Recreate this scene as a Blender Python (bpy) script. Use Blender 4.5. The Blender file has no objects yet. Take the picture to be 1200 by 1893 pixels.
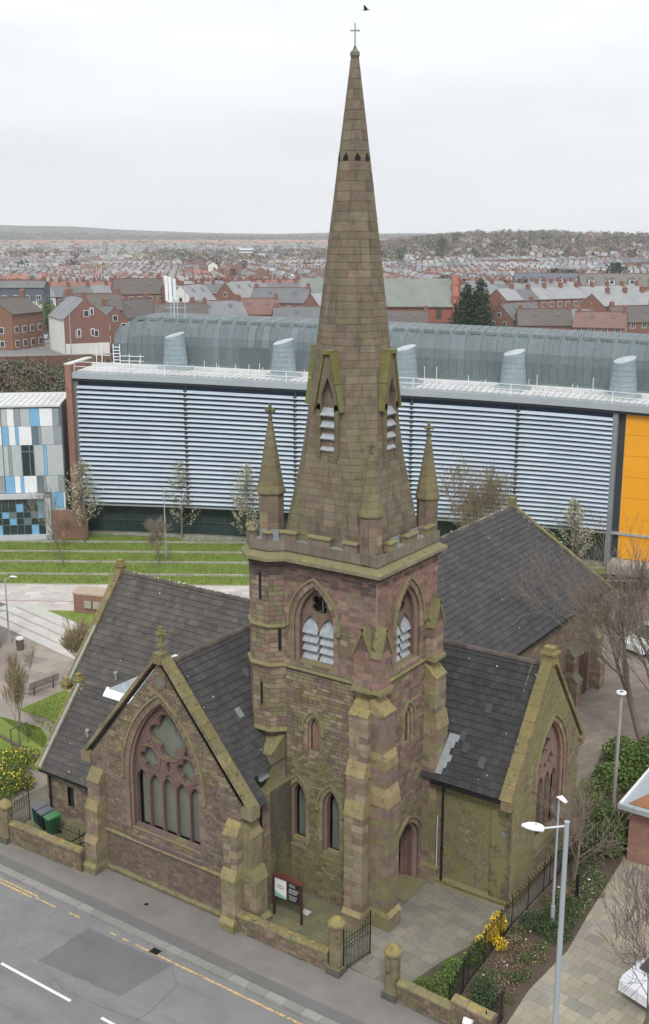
import bpy, bmesh, math, random
from mathutils import Vector, Matrix, geometry
R = math.radians
sc = bpy.context.scene
# ---------------------------------------------------------------- camera
cd = bpy.data.cameras.new('camera'); cam = bpy.data.objects.new('camera', cd)
sc.collection.objects.link(cam); sc.camera = cam
cd.sensor_fit = 'VERTICAL'; cd.sensor_height = 36.0; cd.lens = 2040.0/1893.0*36.0
cd.clip_start = 0.5; cd.clip_end = 40000
cam.location = (23.17, -37.61, 30.0)
cam.rotation_euler = (R(90-13.94), 0, R(34.5))
# ---------------------------------------------------------------- overcast daylight
SUN_EL, SUN_AZ = R(48), R(200)
w = bpy.data.worlds.new('World'); sc.world = w; w.use_nodes = True
nt = w.node_tree; nt.nodes.clear()
def wn(t, **k):
    n = nt.nodes.new(t)
    for a, b in k.items(): setattr(n, a, b)
    return n
wo = wn('ShaderNodeOutputWorld'); bg = wn('ShaderNodeBackground'); bgc = wn('ShaderNodeBackground')
sky = wn('ShaderNodeTexSky', sky_type='NISHITA', sun_disc=False)
sky.sun_elevation = SUN_EL; sky.sun_rotation = SUN_AZ
bg.inputs[1].default_value = 0.05
nt.links.new(sky.outputs[0], bg.inputs[0])
tc = wn('ShaderNodeTexCoord'); mp = wn('ShaderNodeMapping'); mp.inputs['Scale'].default_value = (1.5, 1.5, 9.0)
no = wn('ShaderNodeTexNoise'); no.inputs['Scale'].default_value = 1.6; no.inputs['Detail'].default_value = 6; no.inputs['Roughness'].default_value = .55
cr = wn('ShaderNodeValToRGB')
cr.color_ramp.elements[0].position = .36; cr.color_ramp.elements[0].color = (.79, .815, .85, 1)
cr.color_ramp.elements[1].position = .64; cr.color_ramp.elements[1].color = (.93, .945, .965, 1)
nt.links.new(tc.outputs['Generated'], mp.inputs[0]); nt.links.new(mp.outputs[0], no.inputs[0]); nt.links.new(no.outputs[0], cr.inputs[0])
nt.links.new(cr.outputs[0], bgc.inputs[0]); bgc.inputs[1].default_value = 0.96
mxs = wn('ShaderNodeMixShader'); mxs.inputs[0].default_value = .88
nt.links.new(bg.outputs[0], mxs.inputs[1]); nt.links.new(bgc.outputs[0], mxs.inputs[2]); nt.links.new(mxs.outputs[0], wo.inputs[0])
sd = bpy.data.lights.new('sun', 'SUN'); sd.energy = 1.5; sd.angle = R(12); sd.color = (1, .98, .95)
so = bpy.data.objects.new('sun', sd); sc.collection.objects.link(so)
so.rotation_euler = (R(90)-SUN_EL, 0, R(35)); so.location = (0, 0, 60)
sc.view_settings.view_transform = 'Standard'; sc.view_settings.look = 'None'
sc.view_settings.exposure = 0.5; sc.view_settings.gamma = 1.0
sc.render.engine = 'CYCLES'
sc.cycles.volume_bounces = 3; sc.cycles.max_bounces = 6
random.seed(7)
# ---------------------------------------------------------------- helpers
COL = sc.collection
WPOS = {}
rnd = random.random
def ru(a, b): return a+(b-a)*rnd()
def V(*a): return Vector(a if len(a) > 1 else a[0])
class MB:
    def __init__(s): s.v = []; s.f = []; s.c = []
    def add(s, vs, fs, c=(.5, .5, .5)):
        n = len(s.v); s.v.extend([tuple(q) for q in vs])
        for f in fs: s.f.append(tuple(n+i for i in f)); s.c.append(c)
    def hexa(s, q, c=(.5, .5, .5), skip=()):
        fs = [(0, 3, 2, 1), (4, 5, 6, 7), (0, 1, 5, 4), (1, 2, 6, 5), (2, 3, 7, 6), (3, 0, 4, 7)]
        s.add(q, [f for i, f in enumerate(fs) if i not in skip], c)
    def box(s, a, b, c=(.5, .5, .5), skip=()):
        x0, y0, z0 = a; x1, y1, z1 = b
        s.hexa([(x0, y0, z0), (x1, y0, z0), (x1, y1, z0), (x0, y1, z0), (x0, y0, z1), (x1, y0, z1), (x1, y1, z1), (x0, y1, z1)], c, skip)
    def obox(s, o, ax, ay, az, c=(.5, .5, .5), skip=()):
        o, ax, ay, az = map(Vector, (o, ax, ay, az))
        s.hexa([o, o+ax, o+ax+ay, o+ay, o+az, o+ax+az, o+ax+ay+az, o+ay+az], c, skip)
    def ring(s, rings, c=(.5, .5, .5), cap=True, closed=True):
        n = len(rings[0]); base = len(s.v)
        vs = [p for r in rings for p in r]; fs = []
        for i in range(len(rings)-1):
            for j in range(n if closed else n-1):
                a = i*n+j; b = i*n+(j+1) % n
                fs.append((a, b, b+n, a+n))
        if cap: fs.append(tuple(reversed(range(n)))); fs.append(tuple((len(rings)-1)*n+j for j in range(n)))
        s.add(vs, fs, c)
    def cyl(s, p0, p1, r0, r1=None, n=8, c=(.5, .5, .5), cap=True, rot=0.0):
        p0 = Vector(p0); p1 = Vector(p1); r1 = r0 if r1 is None else r1
        d = (p1-p0).normalized(); a = d.orthogonal().normalized(); b = d.cross(a)
        if abs(d.z) > .999: a = Vector((1, 0, 0)); b = Vector((0, d.z, 0))
        rr = []
        for p, r in ((p0, r0), (p1, r1)):
            rr.append([p+a*r*math.cos(rot+2*math.pi*k/n)+b*r*math.sin(rot+2*math.pi*k/n) for k in range(n)])
        s.ring(rr, c, cap)
    def tube(s, pts, r, n=5, c=(.5, .5, .5)):
        for i in range(len(pts)-1):
            r0 = r[i] if isinstance(r, (list, tuple)) else r; r1 = r[i+1] if isinstance(r, (list, tuple)) else r
            s.cyl(pts[i], pts[i+1], r0, r1, n, c, cap=(i == 0 or i == len(pts)-2))
    def prism(s, poly, axis, c=(.5, .5, .5)):
        n = len(poly); a = [Vector(p) for p in poly]; b = [p+Vector(axis) for p in a]
        s.add(a+b, [tuple(range(n)), tuple(reversed(range(n, 2*n)))]+[(i, i+n, (i+1) % n+n, (i+1) % n) for i in range(n)], c)
    def build(s, name, mat, parent=None, kind=None, label=None, org=(0, 0, 0), smooth=False):
        o0 = Vector(WPOS[parent.name]) if parent is not None else Vector(org)
        me = bpy.data.meshes.new(name)
        me.from_pydata([(x-o0.x, y-o0.y, z-o0.z) for x, y, z in s.v], [], s.f)
        at = me.attributes.new('col', 'FLOAT_COLOR', 'FACE')
        fl = []
        for c in s.c: fl += [c[0], c[1], c[2], 1.0]
        at.data.foreach_set('color', fl)
        if smooth: me.polygons.foreach_set('use_smooth', [True]*len(me.polygons))
        me.materials.append(mat); me.update()
        o = bpy.data.objects.new(name, me); COL.objects.link(o)
        if parent is not None: o.parent = parent; WPOS[o.name] = tuple(o0)
        else: o.location = o0; WPOS[o.name] = tuple(o0)
        if kind: o['kind'] = kind
        if label: o['label'] = label
        return o
def tag(o, label, cat, group=None, kind=None):
    o['label'] = label; o['category'] = cat
    if group: o['group'] = group
    if kind: o['kind'] = kind
    return o
def thing(name, label, cat, loc=(0, 0, 0), rz=0, group=None):
    o = bpy.data.objects.new(name, None); COL.objects.link(o); o.location = loc; o.rotation_euler = (0, 0, rz)
    o.empty_display_size = .3
    WPOS[o.name] = tuple(loc) if rz == 0 else tuple(loc)
    return tag(o, label, cat, group)
def proto(name, label, cat, group=None):      # thing modelled about the origin, moved afterwards
    return thing(name, label, cat, (0, 0, 0), 0, group)
def place(o, loc, rz=0, s=None):
    o.location = loc; o.rotation_euler = (0, 0, rz)
    if s: o.scale = (s, s, s)
    return o
def dup(src, loc, rz=0, label=None, s=None, group=None):
    r = src.copy(); COL.objects.link(r); place(r, loc, rz, s)
    if label: r['label'] = label
    if group: r['group'] = group
    for ch in list(src.children):
        c = ch.copy(); COL.objects.link(c); c.parent = r
        for g in list(ch.children):
            d = g.copy(); COL.objects.link(d); d.parent = c
    return r
def structure(name, mb, mat, **k): return mb.build(name, mat, None, kind='structure', **k)
def emit_pieces(items, name, mat, parent, nsep=300):
    """items: list of (verts8, col, skip). first nsep become parts, the rest one part kind=stuff"""
    for q, c, sk in items[:nsep]:
        m = MB(); m.hexa(q, c, sk); m.build(name, mat, parent)
    if len(items) > nsep:
        m = MB()
        for q, c, sk in items[nsep:]: m.hexa(q, c, sk)
        m.build(name, mat, parent, kind='stuff')
def vary(c, a=.15):
    k = 1+ru(-a, a); return tuple(max(0, x*k*(1+ru(-a, a)*.3)) for x in c)
# ---------------------------------------------------------------- materials
MATS = {}
class NT:
    def __init__(s, name):
        s.m = bpy.data.materials.new(name); s.m.use_nodes = True; s.t = s.m.node_tree; s.t.nodes.clear()
        s.o = s.n('ShaderNodeOutputMaterial'); s.b = s.n('ShaderNodeBsdfPrincipled'); s.l(s.b.outputs[0], s.o.inputs[0])
    def n(s, t, **k):
        q = s.t.nodes.new(t)
        for a, b in k.items(): setattr(q, a, b)
        return q
    def l(s, a, b): s.t.links.new(a, b)
    def inp(s, node, key, val):
        i = node.inputs[key]
        if hasattr(val, 'links') or isinstance(val, bpy.types.NodeSocket): s.l(val, i)
        else: i.default_value = val
    def noise(s, scale, detail=4, rough=.6, vec=None, out=0):
        q = s.n('ShaderNodeTexNoise'); q.inputs['Scale'].default_value = scale; q.inputs['Detail'].default_value = detail; q.inputs['Roughness'].default_value = rough
        if vec is not None: s.l(vec, q.inputs['Vector'])
        return q.outputs[out]
    def map(s, vec, sc_): q = s.n('ShaderNodeMapping'); s.l(vec, q.inputs[0]); q.inputs['Scale'].default_value = sc_; return q.outputs[0]
    def mr(s, v, a, b, c=0., d=1., smooth=False):
        q = s.n('ShaderNodeMapRange', interpolation_type='SMOOTHSTEP' if smooth else 'LINEAR'); s.l(v, q.inputs[0])
        for i, x in zip((1, 2, 3, 4), (a, b, c, d)): q.inputs[i].default_value = x
        return q.outputs[0]
    def math(s, op, a, b=None):
        q = s.n('ShaderNodeMath', operation=op); s.inp(q, 0, a)
        if b is not None: s.inp(q, 1, b)
        return q.outputs[0]
    def mix(s, fac, a, b, mode='MIX'):
        q = s.n('ShaderNodeMix', data_type='RGBA', blend_type=mode)
        for sock, val in ((q.inputs[0], fac), (q.inputs[6], a), (q.inputs[7], b)):
            if isinstance(val, bpy.types.NodeSocket): s.l(val, sock)
            else: sock.default_value = (*val, 1) if isinstance(val, tuple) and len(val) == 3 else val
        return q.outputs[2]
    def attr(s): q = s.n('ShaderNodeAttribute'); q.attribute_name = 'col'; return q.outputs['Color']
    def geo(s): return s.n('ShaderNodeNewGeometry')
    def bump(s, h, strength=.3, dist=.02):
        q = s.n('ShaderNodeBump'); q.inputs['Strength'].default_value = strength; q.inputs['Distance'].default_value = dist
        s.l(h, q.inputs['Height']); s.l(q.outputs[0], s.b.inputs['Normal'])
def simple(name, col=None, rough=.7, metal=0., var=.15, scale=3., bump=0., spec=None, coords='pos', moss=None, fine=None):
    if name in MATS: return MATS[name]
    m = NT(name); g = m.geo(); pos = g.outputs['Position']
    base = m.attr() if col is None else None
    k = m.mr(m.noise(scale, 5, .65, pos), .25, .75, 1-var, 1+var)
    kc = m.n('ShaderNodeCombineColor')
    for i in range(3): m.l(k, kc.inputs[i])
    c = m.mix(1.0, base if base is not None else col, kc.outputs[0], 'MULTIPLY')
    if fine:
        k2 = m.mr(m.noise(fine[0], 3, .7, pos), .3, .7, 1-fine[1], 1+fine[1])
        kc2 = m.n('ShaderNodeCombineColor')
        for i in range(3): m.l(k2, kc2.inputs[i])
        c = m.mix(1.0, c, kc2.outputs[0], 'MULTIPLY')
    if moss:
        f = m.mr(m.noise(moss[0], 6, .7, pos), moss[1], moss[1]+.16, 0, moss[2], True)
        c = m.mix(f, c, moss[3])
    m.l(c, m.b.inputs['Base Color']); m.b.inputs['Roughness'].default_value = rough; m.b.inputs['Metallic'].default_value = metal
    if bump: m.bump(m.noise(scale*6, 5, .7, pos), bump, .02)
    MATS[name] = m.m; return m.m
def stone(name, moss=.35, mosscol=(.19, .18, .08), lich=.1, lichcol=(.36, .26, .04), dark=.35, up=.7, hgrad=None, streak=.3):
    m = NT(name); g = m.geo(); pos = g.outputs['Position']
    c = m.attr()
    def gray(k):
        q = m.n('ShaderNodeCombineColor')
        for i in range(3): m.l(k, q.inputs[i])
        return q.outputs[0]
    c = m.mix(1., c, gray(m.mr(m.noise(2.2, 6, .7, pos), .25, .75, .8, 1.28)), 'MULTIPLY')
    c = m.mix(1., c, gray(m.mr(m.noise(19, 4, .7, pos), .25, .75, .78, 1.2)), 'MULTIPLY')
    sp = m.map(pos, (1.4, 1.4, .22))
    st = m.mr(m.noise(1.6, 5, .65, sp), .5, .72, 0, streak, True)
    c = m.mix(st, c, (.05, .045, .036))
    gs = m.mr(m.noise(.9, 6, .75, m.map(pos, (1.5, 1.5, .22))), .5, .64, 0, min(.8, moss*1.4), True)
    c = m.mix(gs, c, tuple(x*.85 for x in mosscol))
    so_ = m.mr(m.noise(.28, 5, .7, pos), .5, .68, 0, .35, True)
    c = m.mix(so_, c, (.085, .07, .055))
    nz = m.n('ShaderNodeSeparateXYZ'); m.l(g.outputs['Normal'], nz.inputs[0])
    upf = m.mr(nz.outputs[2], .1, .9, 0, .38*up)
    mo = m.math('ADD', m.noise(.55, 7, .68, pos), upf)
    if hgrad:
        pz = m.n('ShaderNodeSeparateXYZ'); m.l(pos, pz.inputs[0])
        mo = m.math('ADD', mo, m.mr(pz.outputs[2], hgrad[0], hgrad[1], hgrad[2], hgrad[3]))
    f = m.mr(m.math('ADD', mo, m.mr(m.noise(5.5, 6, .8, pos), .3, .7, -.07, .07)), .66-moss*.35, .78-moss*.35, 0, .8, True)
    c = m.mix(f, c, mosscol)
    l = m.mr(m.math('ADD', m.noise(2.9, 7, .75, pos), m.math('MULTIPLY', upf, .45)), .70-lich*.5, .76-lich*.5, 0, .8, True)
    c = m.mix(l, c, lichcol)
    d = m.mr(m.noise(3.7, 6, .75, m.map(pos, (1, 1, .8))), .54, .66, 0, dark, True)
    c = m.mix(d, c, (.05, .045, .032))
    m.l(c, m.b.inputs['Base Color']); m.b.inputs['Roughness'].default_value = .93
    m.bump(m.noise(16, 6, .75, pos), .7, .04)
    MATS[name] = m.m; return m.m
M_TOW = stone('tower_stone', moss=.24, hgrad=(2, 14, .12, -.12), lich=.03)
M_TOWR = stone('tower_stone_red', moss=.05, lich=.02, hgrad=(1, 12, .1, -.06), dark=.3)
M_WALL = stone('rubble_wall', moss=.08, lich=.03, hgrad=(0, 6, .06, -.05))
M_WING = stone('wing_stone', moss=.62, lich=.02, mosscol=(.22, .205, .085), dark=.25)
M_SPIRE = stone('spire_stone', moss=.36, mosscol=(.175, .17, .085), lich=.06, lichcol=(.33, .22, .035), streak=.6, dark=.3, up=1.0)
M_COPE = stone('coping_stone', moss=.45, mosscol=(.19, .165, .07), lich=.16, lichcol=(.36, .27, .07), dark=.9, up=.5)
M_GREEN = stone('mossy_stone', moss=.34, mosscol=(.20, .19, .09), lich=.06, lichcol=(.34, .27, .06), dark=.5, up=.6)
M_YEL = stone('lichened_stone', moss=.28, mosscol=(.25, .22, .10), lich=.22, lichcol=(.38, .28, .045), dark=.5, up=.4)
M_DRESS = stone('dressed_stone', moss=.03, lich=.02, dark=.2, streak=.2)
M_TILE = simple('roof_tile', None, .9, var=.3, scale=.8, bump=.3, fine=(14, .15), moss=(1.3, .6, .45, (.10, .10, .075)))
M_LEAD = simple('lead', (.33, .36, .38), .45, .3, var=.3, scale=4)
M_LOUV = simple('belfry_louvre', (.36, .39, .41), .5, .2, var=.28, scale=5)
M_DARK = simple('dark_void', (.012, .012, .012), 1., var=0)
M_IRON = simple('black_iron', (.012, .012, .013), .5, .3, var=.2)
M_PIPE = simple('black_pipe', (.012, .012, .014), .35, var=.1)
M_ATT = simple('painted', None, .6, var=.08, scale=2)
M_ATTR = simple('rough_painted', None, .92, var=.2, scale=.8, fine=(9, .12))
def glass(name, col, rough=.15, var=.4, scale=1.2):
    m = NT(name); g = m.geo(); pos = g.outputs['Position']
    a = tuple(x*(1-var) for x in col); b = tuple(min(1, x*(1+var)) for x in col)
    c = m.mix(m.noise(scale, 4, .6, pos), a, b); m.l(c, m.b.inputs['Base Color'])
    m.b.inputs['Roughness'].default_value = rough; MATS[name] = m.m; return m.m
M_GLASS = glass('dark_glass', (.035, .05, .055), .06)
M_COVER = glass('window_guard_sheet', (.17, .18, .145), .35, .3, .9)
M_CLEAR = glass('sky_reflecting_glass', (.13, .14, .12), .3, .6, .8)
# ---------------------------------------------------------------- gothic openings
class Fr:
    def __init__(s, O, U, N): s.O = Vector(O); s.U = Vector(U); s.N = Vector(N)
    def __call__(s, u, v, d=0.): return s.O+s.U*u+Vector((0, 0, v))-s.N*d
class Arch:
    def __init__(s, cu, w_, sill, zs, za, n=7):
        s.cu = cu; s.a = w_/2; s.sill = sill; s.zs = zs; s.za = za; s.n = n
        r = za-zs; s.R = (s.a*s.a+r*r)/(2*s.a)
    def half(s, v, o=0.):
        if v < s.sill-o*0: return None
        if v <= s.zs: return s.a+o
        q = (s.R+o)**2-(v-s.zs)**2
        if q <= 0: return None
        x = math.sqrt(q)-(s.R-s.a); return x if x > 0 else None
    def apex(s, o=0.): return s.zs+math.sqrt(max(1e-6, (s.R+o)**2-(s.R-s.a)**2))
    def arcpts(s, o=0., side=1):
        """from spring to apex on side +1/-1"""
        Ro = s.R+o; cx = s.a-s.R; th1 = math.acos(max(-1, min(1, (s.R-s.a)/Ro)))
        return [(s.cu+side*(cx+Ro*math.cos(th1*k/s.n)), s.zs+Ro*math.sin(th1*k/s.n)) for k in range(s.n+1)]
    def outline(s, o=0., so=0.):
        l = s.arcpts(o, -1); r = s.arcpts(o, 1)
        return [(s.cu-s.a-o, s.sill-so)]+l+list(reversed(r))[1:]+[(s.cu+s.a+o, s.sill-so)]
def poly_holes(mb, fr, outer, holes, d, col, flip=False):
    loops = [[Vector((p[0], p[1], 0)) for p in outer]]+[[Vector((p[0], p[1], 0)) for p in h] for h in holes]
    tris = geometry.tessellate_polygon(loops)
    flat = [p for l in loops for p in l]
    mb.add([fr(p.x, p.y, d) for p in flat], [tuple(t) for t in tris], col)
def reveal(mb, fr, o0, d0, o1, d1, col):
    n = len(o0); vs = [fr(p[0], p[1], d0) for p in o0]+[fr(p[0], p[1], d1) for p in o1]
    mb.add(vs, [(i, (i+1) % n, (i+1) % n+n, i+n) for i in range(n)], col)
def foil(cu, cv, r, lobes, rl, rot=math.pi/2, n=6):
    pts = []
    for k in range(lobes):
        a = rot+2*math.pi*k/lobes; cx, cy = cu+(r-rl)*math.cos(a), cv+(r-rl)*math.sin(a)
        for j in range(n+1):
            b = a-math.pi*.56+math.pi*1.12*j/n
            pts.append((cx+rl*math.cos(b), cy+rl*math.sin(b)))
    return pts
RED = (.26, .15, .12); PUR = (.19, .13, .12); BUF = (.29, .225, .155); GRN = (.23, .205, .11); BRN = (.215, .15, .115); MORT = (.46, .37, .28); MORTD = (.10, .082, .06); PINK = (.265, .175, .135)
def surround(parent, fr, ar, mat, matr, prefix='', ring=.26, dep=.045, quoin=(.22, .36), jamb=True, pal=(BRN, BUF, RED), hood=True, hoodmat=None, hood_o=None):
    """voussoirs, jamb stones and hood mould round an opening: sub-parts of parent"""
    for side in (-1, 1):
        i_ = ar.arcpts(0, side); o_ = ar.arcpts(ring, side)
        for k in range(len(i_)-1):
            m = MB(); g = .012
            a0, a1, b0, b1 = i_[k], i_[k+1], o_[k], o_[k+1]
            def lp(p, q, t): return (p[0]+(q[0]-p[0])*t, p[1]+(q[1]-p[1])*t)
            a0_, a1_ = lp(a0, a1, .04), lp(a0, a1, .96); b0_, b1_ = lp(b0, b1, .04), lp(b0, b1, .96)
            q = [a0_, b0_, b1_, a1_]
            m.hexa([fr(p[0], p[1], .02) for p in q]+[fr(p[0], p[1], -dep-ru(0, .012)) for p in q], vary(random.choice(pal)))
            m.build('voussoir', mat, parent)
        if jamb:
            v = ar.sill; k = 0
            while v < ar.zs-.05:
                h = min(ru(.26, .36), ar.zs-v); wq = quoin[k % 2]; k += 1
                u0 = ar.cu+side*ar.a; u1 = u0+side*wq
                m = MB(); m.obox(fr(min(u0, u1), v+.008, .02), fr.U*(abs(u1-u0)), (0, 0, h-.016), fr.N*(.02+dep+ru(0, .01)), vary(random.choice(pal)))
                m.build('jamb_stone', mat, parent); v += h
    if hood:
        ho = ring if hood_o is None else hood_o
        m = MB()
        for side in (-1, 1):
            i_ = ar.arcpts(ho, side); o_ = ar.arcpts(ho+.10, side)
            n = len(i_); d = -(dep+.09)
            vs = []
            for (a, b) in zip(i_, o_): vs += [fr(a[0], a[1], 0), fr(a[0], a[1], d), fr(b[0], b[1], d), fr(b[0], b[1], 0)]
            fs = []
            for k in range(n-1):
                for e in range(4): fs.append((k*4+e, k*4+(e+1) % 4, (k+1)*4+(e+1) % 4, (k+1)*4+e))
            fs += [(0, 3, 2, 1)]
            m.add(vs, fs, GRN)
            a = i_[0]; m.obox(fr(a[0]-.06 if side > 0 else a[0]-.12, a[1]-.12, 0), fr.U*.18, (0, 0, .14), fr.N*(.18), GRN)
        m.build('hood_mould', hoodmat or M_GREEN, parent)
def window_reveal(parent, fr, ar, orders, mat, cols=(RED, PINK, PUR), sillslope=.12):
    """stepped, moulded reveal. orders: list of (inset, depth)"""
    m = MB(); po = ar.outline(0, 0); pd = 0; k = 0
    for ins, dep in orders:
        no_ = ar.outline(-ins, -ins*.4)
        md = pd+(dep-pd)*.45
        reveal(m, fr, po, pd, po, md, vary(cols[k % 3], .1)); reveal(m, fr, po, md, no_, dep, vary(cols[(k+1) % 3], .1))
        po, pd = no_, dep; k += 1
    m.build('moulded_reveal', mat, parent)
    return po, pd
def courses_fill(fr, v0, v1, intervals, hs=(.15, .22), ls=(.28, .55), proud=.032, gap=.02, pal=(BRN,), colf=None, back=.01, wob=.012):
    out = []; v = v0
    while v < v1-.04:
        h = min(ru(*hs), v1-v)
        if v1-(v+h) < .07: h = v1-v
        for (ua, ub) in intervals(v+h*.5, v, v+h):
            if ub-ua < .05: continue
            u = ua; first = True
            while u < ub-.02:
                l = ru(*ls)*(.6 if first and rnd() < .5 else 1); first = False
                if ub-(u+l) < .14: l = ub-u
                pr = proud+ru(0, wob)
                c = colf(u+l/2, v+h/2) if colf else vary(random.choice(pal), .2)
                a, b = u+gap/2, u+l-gap/2; z0, z1 = v+gap/2, v+h-gap/2
                q = [fr(a, z0, back), fr(b, z0, back), fr(b, z1, back), fr(a, z1, back), fr(a, z0, -pr), fr(b, z0, -pr), fr(b, z1, -pr), fr(a, z1, -pr)]
                out.append((q, c, (0,)))
                u += l
        v += h
    return out
def sub_int(base, cuts):
    res = list(base)
    for c0, c1 in cuts:
        nr = []
        for a, b in res:
            if c1 <= a or c0 >= b: nr.append((a, b)); continue
            if c0 > a: nr.append((a, c0))
            if c1 < b: nr.append((c1, b))
        res = nr
    return res
# ================================================================ GROUND, ROAD, PAVEMENTS
CX, CY = 23.17, -37.61
FW2 = Vector((-math.sin(R(34.5)), math.cos(R(34.5)))); RT2 = Vector((math.cos(R(34.5)), math.sin(R(34.5))))
def polar(x, y): v = Vector((x-CX, y-CY)); return v.length, math.degrees(math.atan2(v.dot(RT2), v.dot(FW2)))
def sm(a, b, x): t = max(0., min(1., (x-a)/(b-a))); return t*t*(3-2*t)
def terrain(x, y):
    D, az = polar(x, y)
    h = 9.5*sm(168, 200, D)*(1-sm(310, 620, D))
    right = sm(-1, 9, az)
    h += right*(25*sm(700, 1700, D)+4*math.sin(x*.006+1)*sm(900, 1500, D))
    h += (1-right)*(16*sm(1500, 4200, D))
    h += (13+5*math.sin(az*.3)+2.5*math.sin(az*1.1+2)+1.2*math.sin(az*3.1)-.8*az)*sm(4300, 5400, D)
    h += (24-1.7*az+5*math.sin(az*.4+1)+2*math.sin(az*1.3))*sm(5600, 6400, D)
    return h
def place_xy(D, az): a = R(az); v = FW2*math.cos(a)*D+RT2*math.sin(a)*D; return CX+v.x, CY+v.y
M_PLAIN = simple('plain_stone', None, .9, var=.12, scale=2, fine=(25, .1))
m = MB(); rad = [0, 40, 80, 120, 150, 168, 176, 184, 192, 200, 240, 300, 360, 430, 520, 620, 760, 900, 1100, 1300, 1500, 1700, 2000, 2400, 3000, 3600, 4200, 4600, 5000, 5400, 5700, 6000, 6200, 6400, 6600]
NA = 144; vs = []
for r_ in rad:
    for k in range(NA):
        x, y = place_xy(r_, k*360/NA); vs.append((x, y, terrain(x, y)-.3))
fs = []
for i in range(len(rad)-1):
    for k in range(NA):
        a, b = i*NA+k, i*NA+(k+1) % NA
        fs.append((a, b, b+NA, a+NA) if i else (a, b+NA, a+NA))
m.add(vs, fs, (.07, .075, .05))
def ground_mat():
    n = NT('ground'); pos = n.geo().outputs['Position']
    a = n.mix(n.mr(n.noise(.02, 5, .6, pos), .4, .6), (.075, .07, .06), (.045, .06, .03))
    b = n.mix(n.mr(n.noise(.0022, 6, .65, pos), .42, .58), a, (.03, .036, .024))
    n.l(b, n.b.inputs['Base Color']); n.b.inputs['Roughness'].default_value = .95; return n.m
structure('ground', m, ground_mat(), smooth=True)
def asphalt(name, base, var=.12, crack=0.):
    n = NT(name); pos = n.geo().outputs['Position']
    def g(k):
        q = n.n('ShaderNodeCombineColor')
        for i in range(3): n.l(k, q.inputs[i])
        return q.outputs[0]
    c = n.mix(1., base, g(n.mr(n.noise(.7, 5, .6, pos), .25, .75, 1-var, 1+var)), 'MULTIPLY')
    c = n.mix(1., c, g(n.mr(n.noise(70, 2, .6, pos), .3, .7, .72, 1.28)), 'MULTIPLY')
    c = n.mix(n.mr(n.noise(.35, 5, .7, n.map(pos, (.25, 1.6, 1))), .5, .7, 0, .35, True), c, tuple(x*1.35 for x in base))
    c = n.mix(n.mr(n.noise(.5, 6, .75, n.map(pos, (.12, 1.0, 1))), .52, .66, 0, .35, True), c, tuple(x*.62 for x in base))
    c = n.mix(n.mr(n.noise(3.1, 6, .8, pos), .64, .72, 0, .45, True), c, tuple(x*.6 for x in base))
    if crack:
        v = n.n('ShaderNodeTexVoronoi', feature='DISTANCE_TO_EDGE'); v.inputs['Scale'].default_value = .16
        dn = n.n('ShaderNodeVectorMath', operation='ADD'); n.l(pos, dn.inputs[0]); s_ = n.n('ShaderNodeVectorMath', operation='SCALE'); n.l(n.noise(1.2, 4, .6, pos, out=1), s_.inputs[0]); s_.inputs['Scale'].default_value = 1.2; n.l(s_.outputs[0], dn.inputs[1]); n.l(dn.outputs[0], v.inputs['Vector'])
        c = n.mix(n.mr(v.outputs['Distance'], 0, .008, crack, 0), c, (.03, .03, .03))
    n.l(c, n.b.inputs['Base Color']); n.b.inputs['Roughness'].default_value = .88
    n.bump(n.noise(60, 3, .6, pos), .25, .01); return n.m
M_ROAD = asphalt('road_asphalt', (.2, .198, .197), crack=.12); M_PATCH = asphalt('road_patch', (.145, .146, .149)); M_PAVE = asphalt('pavement_asphalt', (.2, .187, .172), .16); M_PAVED = asphalt('pavement_strip', (.15, .145, .14), .1)
def sheet(name, pts, z, mat, col=(.2, .2, .2), kind='structure', thick=.0):
    m = MB(); n = len(pts)
    if thick: m.prism([(p[0], p[1], z) for p in pts], (0, 0, -thick), col)
    else: m.add([(p[0], p[1], z) for p in pts], [tuple(range(n))], col)
    return structure(name, m, mat)
def irregular(pts, amp=.06, step=.35, seed=1):
    rr = random.Random(seed); out = []
    for i in range(len(pts)):
        a, b = Vector(pts[i]), Vector(pts[(i+1) % len(pts)]); n = max(1, int((b-a).length/step))
        for k in range(n):
            p = a.lerp(b, k/n); out.append((p.x+rr.uniform(-amp, amp), p.y+rr.uniform(-amp, amp)))
    return out
road = sheet('road', [(-140, -26), (90, -26), (90, -6.95), (-140, -6.95)], -.12, M_ROAD)
sheet('road_patch', irregular([(-10.4, -10.5), (-5.8, -10.15), (-5.5, -7.5), (-10.3, -7.65)], .05), -.116, M_PATCH)
m = MB()
rr = random.Random(5)
for (pts) in ([(-10.4, -10.5), (-8, -11.2), (-5.6, -11.0), (-3.2, -10.6), (-1.5, -10.9)], [(-5.5, -7.5), (-4.4, -8.3), (-4.2, -10.2), (-4.5, -13)]):
    for a, b in zip(pts, pts[1:]):
        a, b = Vector(a), Vector(b); n = 8
        for k in range(n):
            p, q = a.lerp(b, k/n), a.lerp(b, (k+1)/n); w_ = .011; t = (q-p).normalized(); nn = Vector((-t.y, t.x))*w_
            m.add([(p.x+nn.x, p.y+nn.y, -.1135), (p.x-nn.x, p.y-nn.y, -.1135), (q.x-nn.x, q.y-nn.y, -.1135), (q.x+nn.x, q.y+nn.y, -.1135)], [(0, 1, 2, 3)], (.11, .11, .11))
m.build('road_joint', M_ATT, road)
def paint_mat(name, col):
    n = NT(name); pos = n.geo().outputs['Position']
    f = n.mr(n.noise(7, 6, .75, pos), .48, .6, 0, 1, True)
    n.l(n.mix(f, col, (.17, .16, .145)), n.b.inputs['Base Color']); n.b.inputs['Roughness'].default_value = .7; return n.m
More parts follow.
